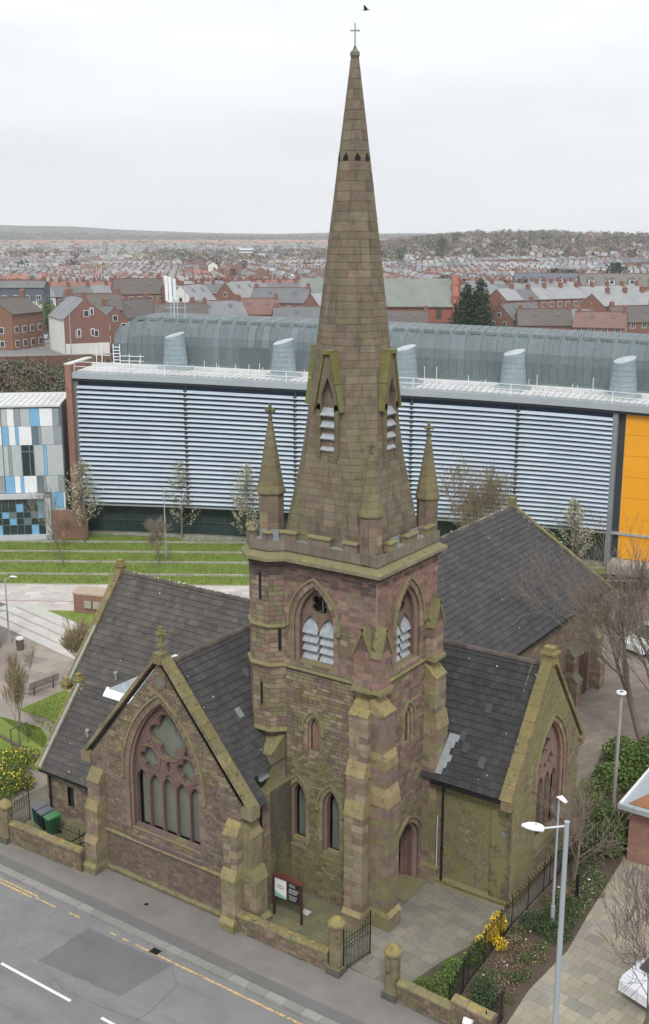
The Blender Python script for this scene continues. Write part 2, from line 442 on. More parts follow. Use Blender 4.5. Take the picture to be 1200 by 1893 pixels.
M_YLINE = paint_mat('worn_yellow_paint', (.62, .44, .17)); M_WLINE = simple('white_road_paint', (.72, .72, .70), .7, var=.1, scale=8)
def strip(name, x0, x1, y0, y1, mat, z=-.112): m = MB(); m.add([(x0, y0, z), (x1, y0, z), (x1, y1, z), (x0, y1, z)], [(0, 1, 2, 3)]); m.build(name, mat, road)
strip('yellow_line', -60, -14.1, -7.32, -7.22, M_YLINE); strip('yellow_line', -60, -14.3, -7.52, -7.42, M_YLINE)
strip('yellow_line', -14.1, -12.7, -7.42, -7.34, M_YLINE, -.1115); strip('yellow_line', -11.9, -11.2, -7.36, -7.28, M_YLINE)
strip('yellow_line', -9.3, -8.9, -7.36, -7.28, M_YLINE); strip('yellow_line', -8.5, -8.1, -7.36, -7.28, M_YLINE); strip('yellow_line', -7.7, 60, -7.37, -7.26, M_YLINE)
for k in range(-3, 6): strip('centre_dash', -11.55+6.0*k, -7.3+6.0*k, -11.58, -11.44, M_WLINE)
m = MB(); m.cyl((-20.2, -9.1, -.113), (-20.2, -9.1, -.109), .3, .3, 12, (.06, .06, .06)); m.build('manhole_cover', M_IRON, road)
pave = sheet('pavement', [(-140, -6.55), (90, -6.55), (90, -3.4), (-140, -3.4)], 0.0, M_PAVE)
sheet('pavement_strip', irregular([(-140, -6.55), (90, -6.55), (90, -5.95), (-140, -5.95)], .015, 2.), .004, M_PAVED)
rr = random.Random(3); x = -50.; first = True
base_k = MB(); base_k.box((-140, -6.93, -.3), (90, -6.56, -.03), (.1, .1, .1)); kb = base_k.build('kerb', M_DRESS, None, kind='structure')
while x < 32:
    l = rr.uniform(.85, 1.0); m = MB(); kk_ = rr.uniform(.82, 1.12); m.box((x+.008, -6.95+rr.uniform(-.006, .006), -.14), (x+l-.008, -6.55, .006), (.27*kk_, .262*kk_, .248*kk_)); m.build('kerb_stone', M_PLAIN, kb); x += l
m = MB(); m.cyl((-9.3, -4.95, .004), (-9.3, -4.95, .009), .1, .1, 10, (.03, .03, .03)); m.build('stopcock_cover', M_IRON, pave)
# church yard: forecourt slabs
M_SLAB = simple('stone_slab', None, .9, var=.16, scale=.9, fine=(12, .1), moss=(.8, .60, .55, (.13, .125, .05)))
M_SLABP = simple('plaza_slab', None, .9, var=.12, scale=.6, fine=(12, .08))
yard = sheet('church_yard', [(-22, -3.5), (5.5, -3.5), (5.5, 26), (-3, 26), (-3, 34), (-22, 34)], .006, M_SLAB, (.16, .15, .115))
def slabs(par, poly, ang, sx, sy, cols, mat, z=.03, name='slab', nsep=300, gap=.012, key=None, run=.5):
    U = Vector((math.cos(ang), math.sin(ang))); W = Vector((-U.y, U.x)); P = [Vector(p) for p in poly]
    us = [p.dot(U) for p in P]; ws = [p.dot(W) for p in P]; out = []
    def inside(q):
        c = False; j = len(P)-1
        for i in range(len(P)):
            if (P[i].y > q.y) != (P[j].y > q.y) and q.x < (P[j].x-P[i].x)*(q.y-P[i].y)/(P[j].y-P[i].y)+P[i].x: c = not c
            j = i
        return c
    r_ = 0; wv = min(ws)
    while wv < max(ws):
        uv = min(us)+(r_ % 2)*sx*run
        while uv < max(us):
            c0 = U*(uv+sx/2)+W*(wv+sy/2)
            if inside(c0):
                q = [U*a+W*b for a, b in ((uv+gap/2, wv+gap/2), (uv+sx-gap/2, wv+gap/2), (uv+sx-gap/2, wv+sy-gap/2), (uv+gap/2, wv+sy-gap/2))]; zz_ = z+ru(-.003, .003)
                out.append(([(p.x, p.y, z-.05) for p in q]+[(p.x, p.y, zz_) for p in q], vary(random.choice(cols), .1), (0,)))
            uv += sx
        wv += sy; r_ += 1
    if key: out.sort(key=lambda o: key(o[0][4]))
    emit_pieces(out, name, mat, par, nsep)
dcam = lambda p: (p[0]-CX)**2+(p[1]-CY)**2
slabs(yard, [(.3, -3.3), (5.3, -3.3), (5.3, 4.2), (.3, 4.2)], R(-8), .6, .6, ((.205, .19, .155), (.195, .18, .145), (.215, .2, .16)), M_SLAB, key=dcam, nsep=150)
slabs(yard, [(-20, -3.3), (.2, -3.3), (.2, 0), (-20, 0)], 0, .6, .6, ((.17, .165, .09), (.15, .15, .085)), M_SLAB, key=dcam, nsep=0, z=.022)
path = sheet('footpath', [(5.0, 4.0), (7.2, 5), (4.6, 12.8), (2.4, 21.0), (4.2, 26), (5, 45), (-6, 60), (-12, 56), (-2, 34.0), (-2.1, 12.1), (4.6, 12.1)], .012, M_SLAB, (.2, .175, .145))
slabs(path, [(4.9, 12.2), (2.6, 20.5), (4, 26), (4.6, 44), (-1.4, 46), (-1.8, 34), (-1.9, 12.3)], R(4), .6, .6, ((.235, .2, .165), (.215, .185, .155)), M_SLABP, key=dcam, nsep=0, z=.026, name='paving')
# gravel margin beside the wing wall
m = MB(); rr = random.Random(8)
m.box((.9, 4.02, .0), (4.85, 4.2, .05), (.3, .27, .2)); edging = m.build('edging', M_DRESS, yard)
m = MB()
for _ in range(1200):
    x, y, s = rr.uniform(.95, 4.8), rr.uniform(4.22, 4.4) if rnd() < .3 else rr.uniform(4.2, 4.42), rr.uniform(.015, .035)
    m.obox((x, y-.02, .03), (s*2, s*.3, 0), (-s*.3, s*1.6, 0), (0, 0, s), vary((.3, .28, .24), .3))
tag(m.build('gravel', M_ATTR, None, org=(3, 4.3, 0)), 'pale gravel strip along the foot of the right wing wall', 'gravel', kind='stuff')
# plaza on the right
plaza = sheet('plaza', [(6.0, 12), (60, 12), (60, -3.5), (6.0, -3.5)], .010, M_SLABP, (.3, .265, .2))
slabs(plaza, [(7.2, 11.8), (22, 11.8), (22, -3.4), (7.5, -3.4), (7.4, -.5), (7.7, 3), (7.5, 7)], R(-9), .62, .62, ((.34, .30, .23), (.325, .29, .22), (.35, .31, .235), (.31, .28, .22), (.335, .3, .23), (.28, .26, .22)), M_SLABP, key=dcam, nsep=300)
# planting bed
bedm = MB(); bedm.prism([(5.5, -3.3, .05), (8.0, -3.3, .05), (7.85, -.5, .05), (8.15, 2.8, .05), (7.9, 6, .05), (7.6, 11.2, .05), (5.9, 17.5, .05), (7.5, 24, .05), (4.0, 24.5, .05), (2.6, 21, .05), (4.8, 12.5, .05), (5.5, 7, .05)], (0, 0, -.2), (.09, .065, .045))
structure('planting_bed', bedm, M_ATTR)
bedm = MB(); bedm.prism([(3.5, -3.5, .05), (5.5, -3.5, .05), (5.5, 3.2, .05), (4.9, 2.0, .05), (4.0, -1.0, .05)], (0, 0, -.2), (.08, .07, .04)); structure('planting_bed', bedm, M_ATTR)
# ---- left public space
M_GRASS0 = simple('lawn_soil', (.16, .22, .035), .95, var=.3, scale=.7, fine=(10, .25))
M_PINKP = simple('pinkish_paving', None, .9, var=.14, scale=.35, fine=(6, .1))
E1 = Vector((.847, .532)); E2 = Vector((-.532, .847)); O2 = Vector((-54, 23.5))
def q2(a, b, z=0): v = O2+E1*a+E2*b; return (v.x, v.y, z) if z is not None else (v.x, v.y)
sq = sheet('square', [(-60, -3.4), (-22, -3.4), (-20.8, 10), (-20.8, 34), (-36, 34), (-75, 10)], -.004, M_PINKP, (.27, .235, .2))
slabs(sq, [(-48, 6), (-33, 7), (-24, 10), (-24, 20), (-38, 17.3), (-47, 18.5)], R(12), 1.2, 1.2, ((.29, .25, .21), (.27, .235, .205), (.31, .27, .23)), M_PINKP, z=.012, key=dcam, nsep=150, gap=.02)
pw = sheet('promenade', [q2(-60, -7, None), q2(110, -7, None), q2(110, 0, None), q2(-60, 0, None)], .008, M_PINKP, (.45, .42, .39))
slabs(pw, [q2(-8, -6.9, None), q2(45, -6.9, None), q2(45, -.1, None), q2(-8, -.1, None)], math.atan2(E1.y, E1.x), 1.3, .8, ((.50, .46, .43), (.47, .44, .41), (.53, .49, .46)), M_PINKP, z=.022, key=dcam, nsep=150, gap=.02)
m = MB(); m.obox(q2(-30, -4.6, .026), E1.to_3d()*90, E2.to_3d()*.12, (0, 0, .004), (.3, .1, .08)); m.build('red_line', M_ATT, pw)
lawnbase = sheet('lawn', [q2(-60, 0, None), q2(110, 0, None), q2(110, 18, None), q2(-60, 18, None)], .012, M_GRASS0, (.06, .1, .02))
for k, b in enumerate((0.0, 2.9, 6.9, 10.4, 14.0)):
    m = MB(); a = -25
    while a < 60:
        l = 1.55; m.obox(q2(a+.01, b+.35*math.sin(a*.05), .0), E1.to_3d()*(l-.02), E2.to_3d()*.18, (0, 0, .16 if k else .05), vary((.36, .33, .29), .15)); a += l
    m.build('edging', M_PLAIN, lawnbase)
terr = sheet('building_terrace', [q2(14, 15.2, None), q2(24, 15.2, None), q2(24, 18.6, None), q2(12, 18.6, None)], .03, M_PINKP, (.35, .34, .32))
l2 = sheet('lawn', [(-46.3, 19.8), (-43.6, 22.2), (-36, 26), (-34, 22), (-41.0, 19.8)], .022, M_GRASS0)
sheet('lawn', [(-31.3, 6.3), (-31.3, 10.3), (-26, 9.5), (-21.2, 8), (-21.2, 3), (-25, 5.4), (-28.6, 6.4)], .022, M_GRASS0)
sheet('lawn', [(-40, 3), (-31.4, 4.9), (-27.9, 5.3), (-23.5, 3.0), (-22.4, 1.4), (-25.6, .9), (-40, -.5)], .022, M_GRASS0)
sheet('lawn', [(-55, 12), (-44, 10.6), (-36.5, 8.4), (-35, 6.2), (-45, 5), (-60, 6)], .022, M_GRASS0)
m = MB(); m.obox((-31, 3.2, .02), (7.5, -1.2, 0), (.03, .2, 0), (0, 0, .08), (.1, .08, .06)); structure('lawn_edging', m, M_ATT)
# stone steps
st_ = thing('stone_steps', 'long pale stone steps down to the small square left of the church', 'steps', (-42, 18, 0))
U = Vector((.985, -.17, 0)).normalized(); W = Vector((.17, .985, 0))
for k in range(4):
    L = 15; n = 9
    for j in range(n):
        m = MB(); m.obox(Vector((-47.6, 16.6, 0))+W*(k*.95)+U*(j*L/n+.01), U*(L/n-.02), W*(.95 if k < 3 else 1.2), (0, 0, .12*(k+1)), vary((.5, .48, .45), .08)); m.build('tread', M_PLAIN, st_)
# low forms: car park and brick wall beyond the college
cp = sheet('car_park', [(place_xy(D, a)) for D, a in ((130, -24), (158, -24), (158, -8), (128, -8))], .02, M_ROAD)
dummy = None

m = MB(); m.box((-6.9, -7.35, -.119), (-6.45, -7.0, -.108), (.05, .05, .05))
for k in range(6): m.box((-6.86+k*.068, -7.32, -.108), (-6.82+k*.068, -7.03, -.103), (.09, .085, .08))
m.build('drain_grating', M_IRON, road)
# ================================================================ CHURCH
church = thing('church', 'brown sandstone church with tall spire on a battlemented corner tower and dark tiled roofs', 'church', (-4.5, 0, 0))
def part(name, mb, mat, parent=church, **k): return mb.build(name, mat, parent, **k)
F1 = Fr((0, 0, 0), (1, 0, 0), (0, -1, 0)); F2 = Fr((0, 0, 0), (0, 1, 0), (1, 0, 0))
TX, TY, TZ = -5.6, 5.2, 16.3
bel1 = Arch(-3.22, 2.15, 11.5, 13.35, 15.25); bel2 = Arch(2.62, 2.05, 11.55, 13.35, 15.25)
nic1 = Arch(-3.25, .66, 7.35, 8.45, 9.1, 5); nic2 = Arch(2.72, .66, 7.6, 8.7, 9.4, 5)
lan1 = Arch(-4.18, .95, 2.6, 4.75, 5.7, 6); lan2 = Arch(-2.3, .95, 2.5, 4.75, 5.75, 6)
door = Arch(2.95, 2.1, 0.0, 2.2, 3.5, 8)
# tower core with real openings
m = MB()
poly_holes(m, F1, [(TX, 0), (0, 0), (0, TZ), (TX, TZ)], [a.outline() for a in (bel1, nic1, lan1, lan2)], 0, MORTD)
poly_holes(m, F2, [(0, 0), (TY, 0), (TY, TZ), (0, TZ)], [a.outline() for a in (bel2, nic2)]+[[(p[0], max(p[1], .02)) for p in door.outline()]], 0, MORTD)
m.add([(TX, 0, 0), (TX, TY, 0), (TX, TY, TZ), (TX, 0, TZ), (0, TY, 0), (0, TY, TZ)], [(0, 1, 2, 3), (1, 4, 5, 2)], MORTD)
m.add([(TX, 0, 17.0), (0, 0, 17.0), (0, TY, 17.0), (TX, TY, 17.0)], [(0, 1, 2, 3)], (.2, .2, .2))
m.add([(TX, .01, 10.9), (0, .01, 10.9), (0, TY, 10.9), (TX, TY, 10.9)], [(0, 1, 2, 3)], (.02, .02, .02))
tower = part('tower', m, M_TOWR)
def towcol1(u, z):
    r = rnd()
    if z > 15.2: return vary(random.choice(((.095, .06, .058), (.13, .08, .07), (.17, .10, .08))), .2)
    if z > 13.5: return vary(random.choice((PUR, PINK, RED, BRN, BRN)), .2) if u > -2.6 else vary(random.choice((BUF, BRN, BUF, RED)), .2)
    if z > 11.3: return vary(random.choice((BRN, BUF, BRN, (.19, .14, .095))), .2)
    if z > 7: return vary(random.choice((BRN, BUF, GRN, (.17, .135, .08), PUR)), .2)
    return vary(random.choice((GRN, GRN, (.17, .145, .065), (.15, .125, .06), BRN)), .17)
def towcol2(u, z):
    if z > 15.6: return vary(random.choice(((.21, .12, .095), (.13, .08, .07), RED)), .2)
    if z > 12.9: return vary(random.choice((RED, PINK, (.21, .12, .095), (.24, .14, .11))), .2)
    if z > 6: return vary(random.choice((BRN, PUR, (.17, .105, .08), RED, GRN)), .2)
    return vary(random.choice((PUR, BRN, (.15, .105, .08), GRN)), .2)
def cut_for(arches, zm, pad):
    c = []
    for a in arches:
        if a.sill-.02 < zm:
            h = a.half(zm, pad if zm > a.zs else .02)
            if h: c.append((a.cu-h, a.cu+h))
    return c
HS = (.15, .2); LS = (.24, .46)
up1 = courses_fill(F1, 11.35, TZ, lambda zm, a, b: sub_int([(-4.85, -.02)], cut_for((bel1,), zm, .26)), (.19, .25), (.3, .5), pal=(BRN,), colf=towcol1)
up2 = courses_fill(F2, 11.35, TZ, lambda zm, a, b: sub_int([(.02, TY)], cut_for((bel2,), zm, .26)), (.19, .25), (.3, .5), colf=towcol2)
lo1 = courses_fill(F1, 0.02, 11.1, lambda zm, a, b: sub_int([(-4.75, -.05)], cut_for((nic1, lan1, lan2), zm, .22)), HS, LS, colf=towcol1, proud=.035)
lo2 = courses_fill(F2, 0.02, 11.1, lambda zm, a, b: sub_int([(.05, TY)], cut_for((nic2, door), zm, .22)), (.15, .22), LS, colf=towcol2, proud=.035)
emit_pieces(up1+up2, 'stone', M_TOWR, tower, 300)
mm = MB()
for q, c, sk in lo1: mm.hexa(q, c, sk)
part('walling', mm, M_TOW, kind='stuff')
mm = MB()
for q, c, sk in lo2: mm.hexa(q, c, sk)
part('walling', mm, M_TOWR, kind='stuff')
# mortar bed lighter on the belfry stage
for fr, u0, u1, ar in ((F1, -4.8, 0, bel1), (F2, 0, TY, bel2)):
    m = MB(); poly_holes(m, fr, [(u0, 11.35), (u1, 11.35), (u1, TZ), (u0, TZ)], [ar.outline(.03, -.03)], -.018, MORT); part('pointing', m, M_DRESS)
# ---- belfry openings
def foiled_tracery(parent, fr, ar, inner, depth, nlights, foils, mull=.09, th=.16, col=(.17, .11, .085), mat=M_DRESS, lighthead=None, frame=.07, bottom=None):
    o = inner
    us = [p[0] for p in o]; u0, u1 = min(us), max(us); vb = min(p[1] for p in o)
    wl = (u1-u0-frame*2-mull*(nlights-1))/nlights; holes = []; lights = []
    for k in range(nlights):
        c = u0+frame+wl/2+k*(wl+mull); hs = lighthead(k)
        a = Arch(c, wl, vb+.03, hs-wl*.9, hs, 5); holes.append(a.outline()); lights.append(a)
    holes += foils
    m = MB(); poly_holes(m, fr, o, holes, depth, col); poly_holes(m, fr, o, holes, depth+th, col)
    for h in holes: reveal(m, fr, h, depth, h, depth+th, tuple(x*.85 for x in col))
    m.build('tracery', mat, parent)
    return lights
def louvres(parent, fr, a, depth, n, z0, z1, cols):
    for k in range(n):
        zt = z1-(z1-z0)*k/n; zb = zt-(z1-z0)/n*.98; big = (k == 0)
        m = MB(); hw = a.a*.97
        zt2 = zt+(.55 if big else .12)
        pts = []
        if big:
            for t in (0, .25, .5, .75, 1):
                zz = zb+(zt2-zb)*t; ww = hw*(1, 1, .93, .72, .35)[int(t*4)]
                pts.append((ww, zz, depth-.20+.42*t))
        else: pts = [(hw, zb, depth-.20), (hw, zt2, depth+.18)]
        vs = []
        for ww, zz, d in pts: vs += [fr(a.cu-ww, zz, d), fr(a.cu+ww, zz, d)]
        nn = len(pts)
        vs2 = [p-Vector((0, 0, .03)) for p in vs]
        m.add(vs+vs2, [(2*i, 2*i+1, 2*i+3, 2*i+2) for i in range(nn-1)]+[(2*nn+2*i, 2*nn+2*i+1, 2*nn+2*i+3, 2*nn+2*i+2) for i in range(nn-1)]+[(0, 1, 2*nn+1, 2*nn)], random.choice(cols))
        for j in range(5):       # ribs of the sheet
            u = a.cu-hw+(j+.5)*2*hw/5
            m.obox(fr(u-.02, zb-.02, depth-.215), fr.U*.04, (0, 0, .045), -fr.N*.05, (.3, .32, .33))
        m.build('louvre', M_LOUV, parent)
for fr, ar, sc_ in ((F1, bel1, 1), (F2, bel2, 1)):
    win = MB(); po = ar.outline(-.42, -.15)
    win.add([fr(p[0], p[1], .75) for p in po], [tuple(range(len(po)))], (.01, .01, .01))
    win = win.build('belfry_window', M_DARK, church)
    po, pd = window_reveal(win, fr, ar, [(.14, .14), (.13, .28), (.12, .4)], M_DRESS, ((.20, .125, .10), (.24, .165, .125), (.15, .095, .08)))
    surround(win, fr, ar, M_TOWR, None, pal=(BRN, BUF, (.2, .14, .1), PINK), hood=True)
    fo = foil(ar.cu, 14.28, .47, 4, .24, rot=math.pi/4)
    ls_ = foiled_tracery(win, fr, ar, po, pd, 2, [fo], mull=.1, lighthead=lambda k: 13.72, col=(.19, .13, .095))
    for a in ls_: louvres(win, fr, a, pd+.1, 4, 11.68, 13.3, ((1.5, 1.5, 1.5), (1, 1, 1), (.75, .78, .8)))
    m = MB(); m.cyl(fr(ar.cu+.02, 13.9, pd+.25), fr(ar.cu+.02, 15.0, pd+.25), .03, n=6, c=(.3, .33, .33)); m.build('flag_pole', M_ATT, win)
    m = MB(); m.prism([fr(ar.cu-ar.a-.0, 11.36, -.05), fr(ar.cu-ar.a, 11.36, .42), fr(ar.cu-ar.a, 11.7, .42), fr(ar.cu-ar.a, 11.42, -.05)], fr.U*(2*ar.a), (.22, .17, .12)); m.build('sill', M_DRESS, win)
# niches
for fr, ar in ((F1, nic1), (F2, nic2)):
    w_ = MB(); po = ar.outline(-.1, -.04); w_.add([fr(p[0], p[1], .2) for p in po], [tuple(range(len(po)))], (.24, .14, .11))
    w_ = w_.build('blind_lancet', M_DRESS, church)
    window_reveal(w_, fr, ar, [(.08, .1), (.06, .2)], M_DRESS)
    surround(w_, fr, ar, M_TOW, None, ring=.2, pal=(GRN, BUF, BRN), quoin=(.16, .24))
for ar in (lan1, lan2):
    w_ = MB(); po = ar.outline(-.26, -.1); w_.add([F1(p[0], p[1], .42) for p in po], [tuple(range(len(po)))], (.2, .2, .2))
    w_ = w_.build('lancet_window', M_CLEAR, church)
    window_reveal(w_, F1, ar, [(.12, .16), (.14, .4)], M_DRESS, ((.15, .095, .08), (.2, .13, .1), (.13, .085, .08)))
    surround(w_, F1, ar, M_TOW, None, ring=.2, pal=(GRN, BUF, GRN), quoin=(.16, .22))
    m = MB(); m.prism([F1(ar.cu-ar.a-.05, ar.sill-.3, -.06), F1(ar.cu-ar.a-.05, ar.sill-.3, .3), F1(ar.cu-ar.a-.05, ar.sill+.12, .3), F1(ar.cu-ar.a-.05, ar.sill-.16, -.06)], F1.U*(2*ar.a+.1), GRN); m.build('sill', M_TOW, w_)
# west door
d_ = MB(); po = [(p[0], max(.02, p[1])) for p in door.outline(-.52, 0)]
d_.add([F2(p[0], p[1], .9) for p in po], [tuple(range(len(po)))], (.13, .075, .065)); d_ = d_.build('door', M_DRESS, church)
for k in range(6):
    m = MB(); m.box((-.895, door.cu-.5+k*.17, .03), (-.87, door.cu-.5+k*.17+.155, 2.75-abs(k-2.5)*.12), vary((.12, .06, .05), .1)); m.build('plank', M_DRESS, d_)
window_reveal(d_, F2, door, [(.13, .18), (.13, .4), (.13, .62), (.13, .9)], M_DRESS, ((.18, .105, .09), (.23, .14, .12), (.14, .09, .08)))
surround(d_, F2, door, M_TOWR, None, ring=.24, pal=(BRN, PUR, RED), quoin=(.1, .16))
m = MB(); m.box((-.6, 1.95, -.02), (.55, 3.95, .1), (.17, .16, .11)); m.build('door_step', M_GREEN, d_)
# ---- string courses and cornice
def course_path(pts, z0, z1, proj, mat, name='string_course', col=GRN, seg=None, slope=True, closed=False):
    """moulding that follows a plan polyline (outside to the right of travel); one stone per piece"""
    n = len(pts)
    def off(i, d):
        p = Vector(pts[i]).to_2d(); a = Vector(pts[i-1]).to_2d() if i > 0 or closed else None; b = Vector(pts[(i+1) % n]).to_2d() if i < n-1 or closed else None
        ns = []
        if a is not None: t = (p-a).normalized(); ns.append(Vector((t.y, -t.x)))
        if b is not None: t = (b-p).normalized(); ns.append(Vector((t.y, -t.x)))
        nn = sum(ns, Vector((0, 0))); nn.normalize(); k = 1/max(.3, nn.dot(ns[0])); return p+nn*d*k
    for i in range(n if closed else n-1):
        j = (i+1) % n
        a0, b0 = off(i, -.03), off(j, -.03); a1, b1 = off(i, proj), off(j, proj)
        L = (b1-a1).length; k = max(1, round(L/seg)) if seg else 1
        for s_ in range(k):
            t0, t1 = s_/k+(.004/L if s_ else 0), (s_+1)/k-(.004/L if s_ < k-1 else 0)
            A0, B0, A1, B1 = a0.lerp(b0, t0), a0.lerp(b0, t1), a1.lerp(b1, t0), a1.lerp(b1, t1)
            zt = z1-(z1-z0)*.55 if slope else z1
            m = MB(); m.hexa([(A0.x, A0.y, z0), (B0.x, B0.y, z0), (B1.x, B1.y, z0+.04), (A1.x, A1.y, z0+.04), (A0.x, A0.y, z1), (B0.x, B0.y, z1), (B1.x, B1.y, zt), (A1.x, A1.y, zt)], vary(col, .14))
            m.build(name, mat, church)
# turret
TC = (-5.8, .62); TR = 1.15/math.cos(math.pi/8)
def octo(c, r, z, rot=math.pi/8): return [(c[0]+r*math.cos(rot+k*math.pi/4), c[1]+r*math.sin(rot+k*math.pi/4), z) for k in range(8)]
m = MB(); m.ring([octo(TC, TR-.04, 8.0), octo(TC, TR-.04, 17.0)], MORTD, True)
m.ring([octo(TC, .75, 7.2), octo(TC, TR-.1, 8.0)], (.15, .1, .08), True)
turret = part('stair_turret', m, M_TOW)
tst = []
for k in (4, 5, 6):      # facets that face the street: -X, -X-Y, -Y, +X-Y
    pass
for k in range(8):
    a = octo(TC, TR, 0)[k]; b = octo(TC, TR, 0)[(k+1) % 8]; a, b = Vector(a), Vector(b); U = (b-a).normalized(); N = Vector((U.y, -U.x, 0))
    mid = (a+b)/2
    if mid.x > -4.9 and mid.y > .3: continue
    if mid.y > 1.2: continue
    fr = Fr(a, U, N); L = (b-a).length
    slit = {5: [(14.2, 15.6), (9.3, 10.4)], 6: [(12.0, 13.0)]}.get(k, [])
    def iv(zm, z0, z1):
        c = [(L/2-.07, L/2+.07)] if any(s0 < zm < s1 for s0, s1 in slit) else []
        return sub_int([(0.0, L)], c)
    def cf(u, z):
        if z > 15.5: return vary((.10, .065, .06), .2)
        return vary(random.choice((BUF, (.2, .15, .1), BRN, GRN, RED) if z > 11 else (BUF, GRN, BRN, (.19, .16, .09))), .15)
    tst += courses_fill(fr, 8.05, 16.3, iv, (.2, .26), (.28, .5), proud=0., colf=cf, back=.05, wob=.012)
    for s0, s1 in slit:
        m = MB(); m.obox(fr(L/2-.07, s0, -.0), U*.14, (0, 0, s1-s0), -N*.02, (.01, .01, .01)); m.build('slit_window', M_DARK, turret)
emit_pieces(tst, 'stone', M_TOW, turret, 300)
tp = octo(TC, TR, 0)
tpath = [tp[4], tp[5], tp[6], tp[7]]
tpath = [(p[0], p[1], 0) for p in tpath]
left_open = [tpath[0], tpath[1], tpath[2], tpath[3]]
# order so the outside is on the right hand side when travelling anticlockwise
ring_pts = [tp[3], tp[4], tp[5], tp[6], (-4.79, 0, 0)]
for z, pr in ((8.02, .14), (11.2, .13), (13.05, .1)):
    course_path(ring_pts, z, z+.2, pr, M_GREEN, col=(.24, .2, .1))
course_path([(-4.79, 0), (-1.05, 0)], 11.17, 11.35, .13, M_GREEN, seg=.9)
course_path([(-2.1, 0), (-1.05, 0)], 13.3, 13.42, .07, M_GREEN)
course_path([(0.0, .55), (0, 4.1)], 11.17, 11.35, .13, M_GREEN, seg=.9, col=(.25, .21, .08))
cor = [tp[2], tp[3], tp[4], tp[5], tp[6], (-4.79, 0, 0), (0, 0), (0, TY), (-4.6, TY)]
course_path(cor, 16.2, 16.62, .34, M_GREEN, 'cornice_stone', (.26, .22, .14), seg=.75)
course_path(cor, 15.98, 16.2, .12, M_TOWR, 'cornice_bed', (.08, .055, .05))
course_path(cor, 16.62, 17.12, .06, M_DRESS, 'parapet_stone', (.2, .165, .13), seg=.7, slope=False)
# merlons
def merlon(p, q, z0=17.12, z1=17.45, t=.26, col=(.2, .16, .12)):
    p, q = Vector((*p, 0)), Vector((*q, 0)); U = (q-p); N = Vector((U.y, -U.x, 0)).normalized()
    m = MB(); m.obox(p+N*.06+Vector((0, 0, z0)), U, -N*t, (0, 0, z1-z0), vary(col)); mo = m.build('merlon', M_DRESS, church)
    m = MB(); e = U.normalized()*.05
    a = p-e+N*.13; L = U+e*2; tt = t+.12
    pr = [a+Vector((0, 0, z1)), a-N*tt+Vector((0, 0, z1)), a-N*tt+Vector((0, 0, z1+.05)), a-N*tt*.5+Vector((0, 0, z1+.12)), a+Vector((0, 0, z1+.045))]
    m.prism(pr, L, (.26, .22, .12)); m.build('merlon_cap', M_GREEN, mo)
def crenel(p, q, z=17.12):
    p, q = Vector((*p, 0)), Vector((*q, 0)); U = q-p; N = Vector((U.y, -U.x, 0)).normalized()
    m = MB(); m.obox(p-N*.3+Vector((0, 0, z+.002)), U, N*.3, (0, 0, .03), (1, 1, 1)); m.obox(p-N*.3+Vector((0, 0, z)), U, -N*.03, (0, 0, .4), (1, 1, 1)); m.build('lead_flashing', M_LEAD, church)
def lp2(a, b, t): return (a[0]+(b[0]-a[0])*t, a[1]+(b[1]-a[1])*t)
A1, B1 = (-4.79, 0), (-1.0, 0)
for t0, t1 in ((0, .16), (.34, .63), (.82, 1.0)): merlon(lp2(A1, B1, t0), lp2(A1, B1, t1))
for t0, t1 in ((.16, .34), (.63, .82)): crenel(lp2(A1, B1, t0), lp2(A1, B1, t1))
A2, B2 = (0, .85), (0, 4.75)
for t0, t1 in ((0, .17), (.37, .60), (.80, 1)): merlon(lp2(A2, B2, t0), lp2(A2, B2, t1), col=(.22, .19, .1))
for t0, t1 in ((.17, .37), (.60, .80)): crenel(lp2(A2, B2, t0), lp2(A2, B2, t1))
A3, B3 = (0, TY), (-4.6, TY)
for t0, t1 in ((.1, .3), (.5, .7), (.9, 1)): merlon(lp2(A3, B3, t0), lp2(A3, B3, t1))
for k in (2, 3, 4, 5, 6):
    a, b = tp[k][:2], tp[(k+1) % 8][:2]
    if k == 6: b = (-4.79, 0)
    merlon(lp2(a, b, .0), lp2(a, b, .24)); merlon(lp2(a, b, .72), lp2(a, b, 1.))
    crenel(lp2(a, b, .24), lp2(a, b, .72))
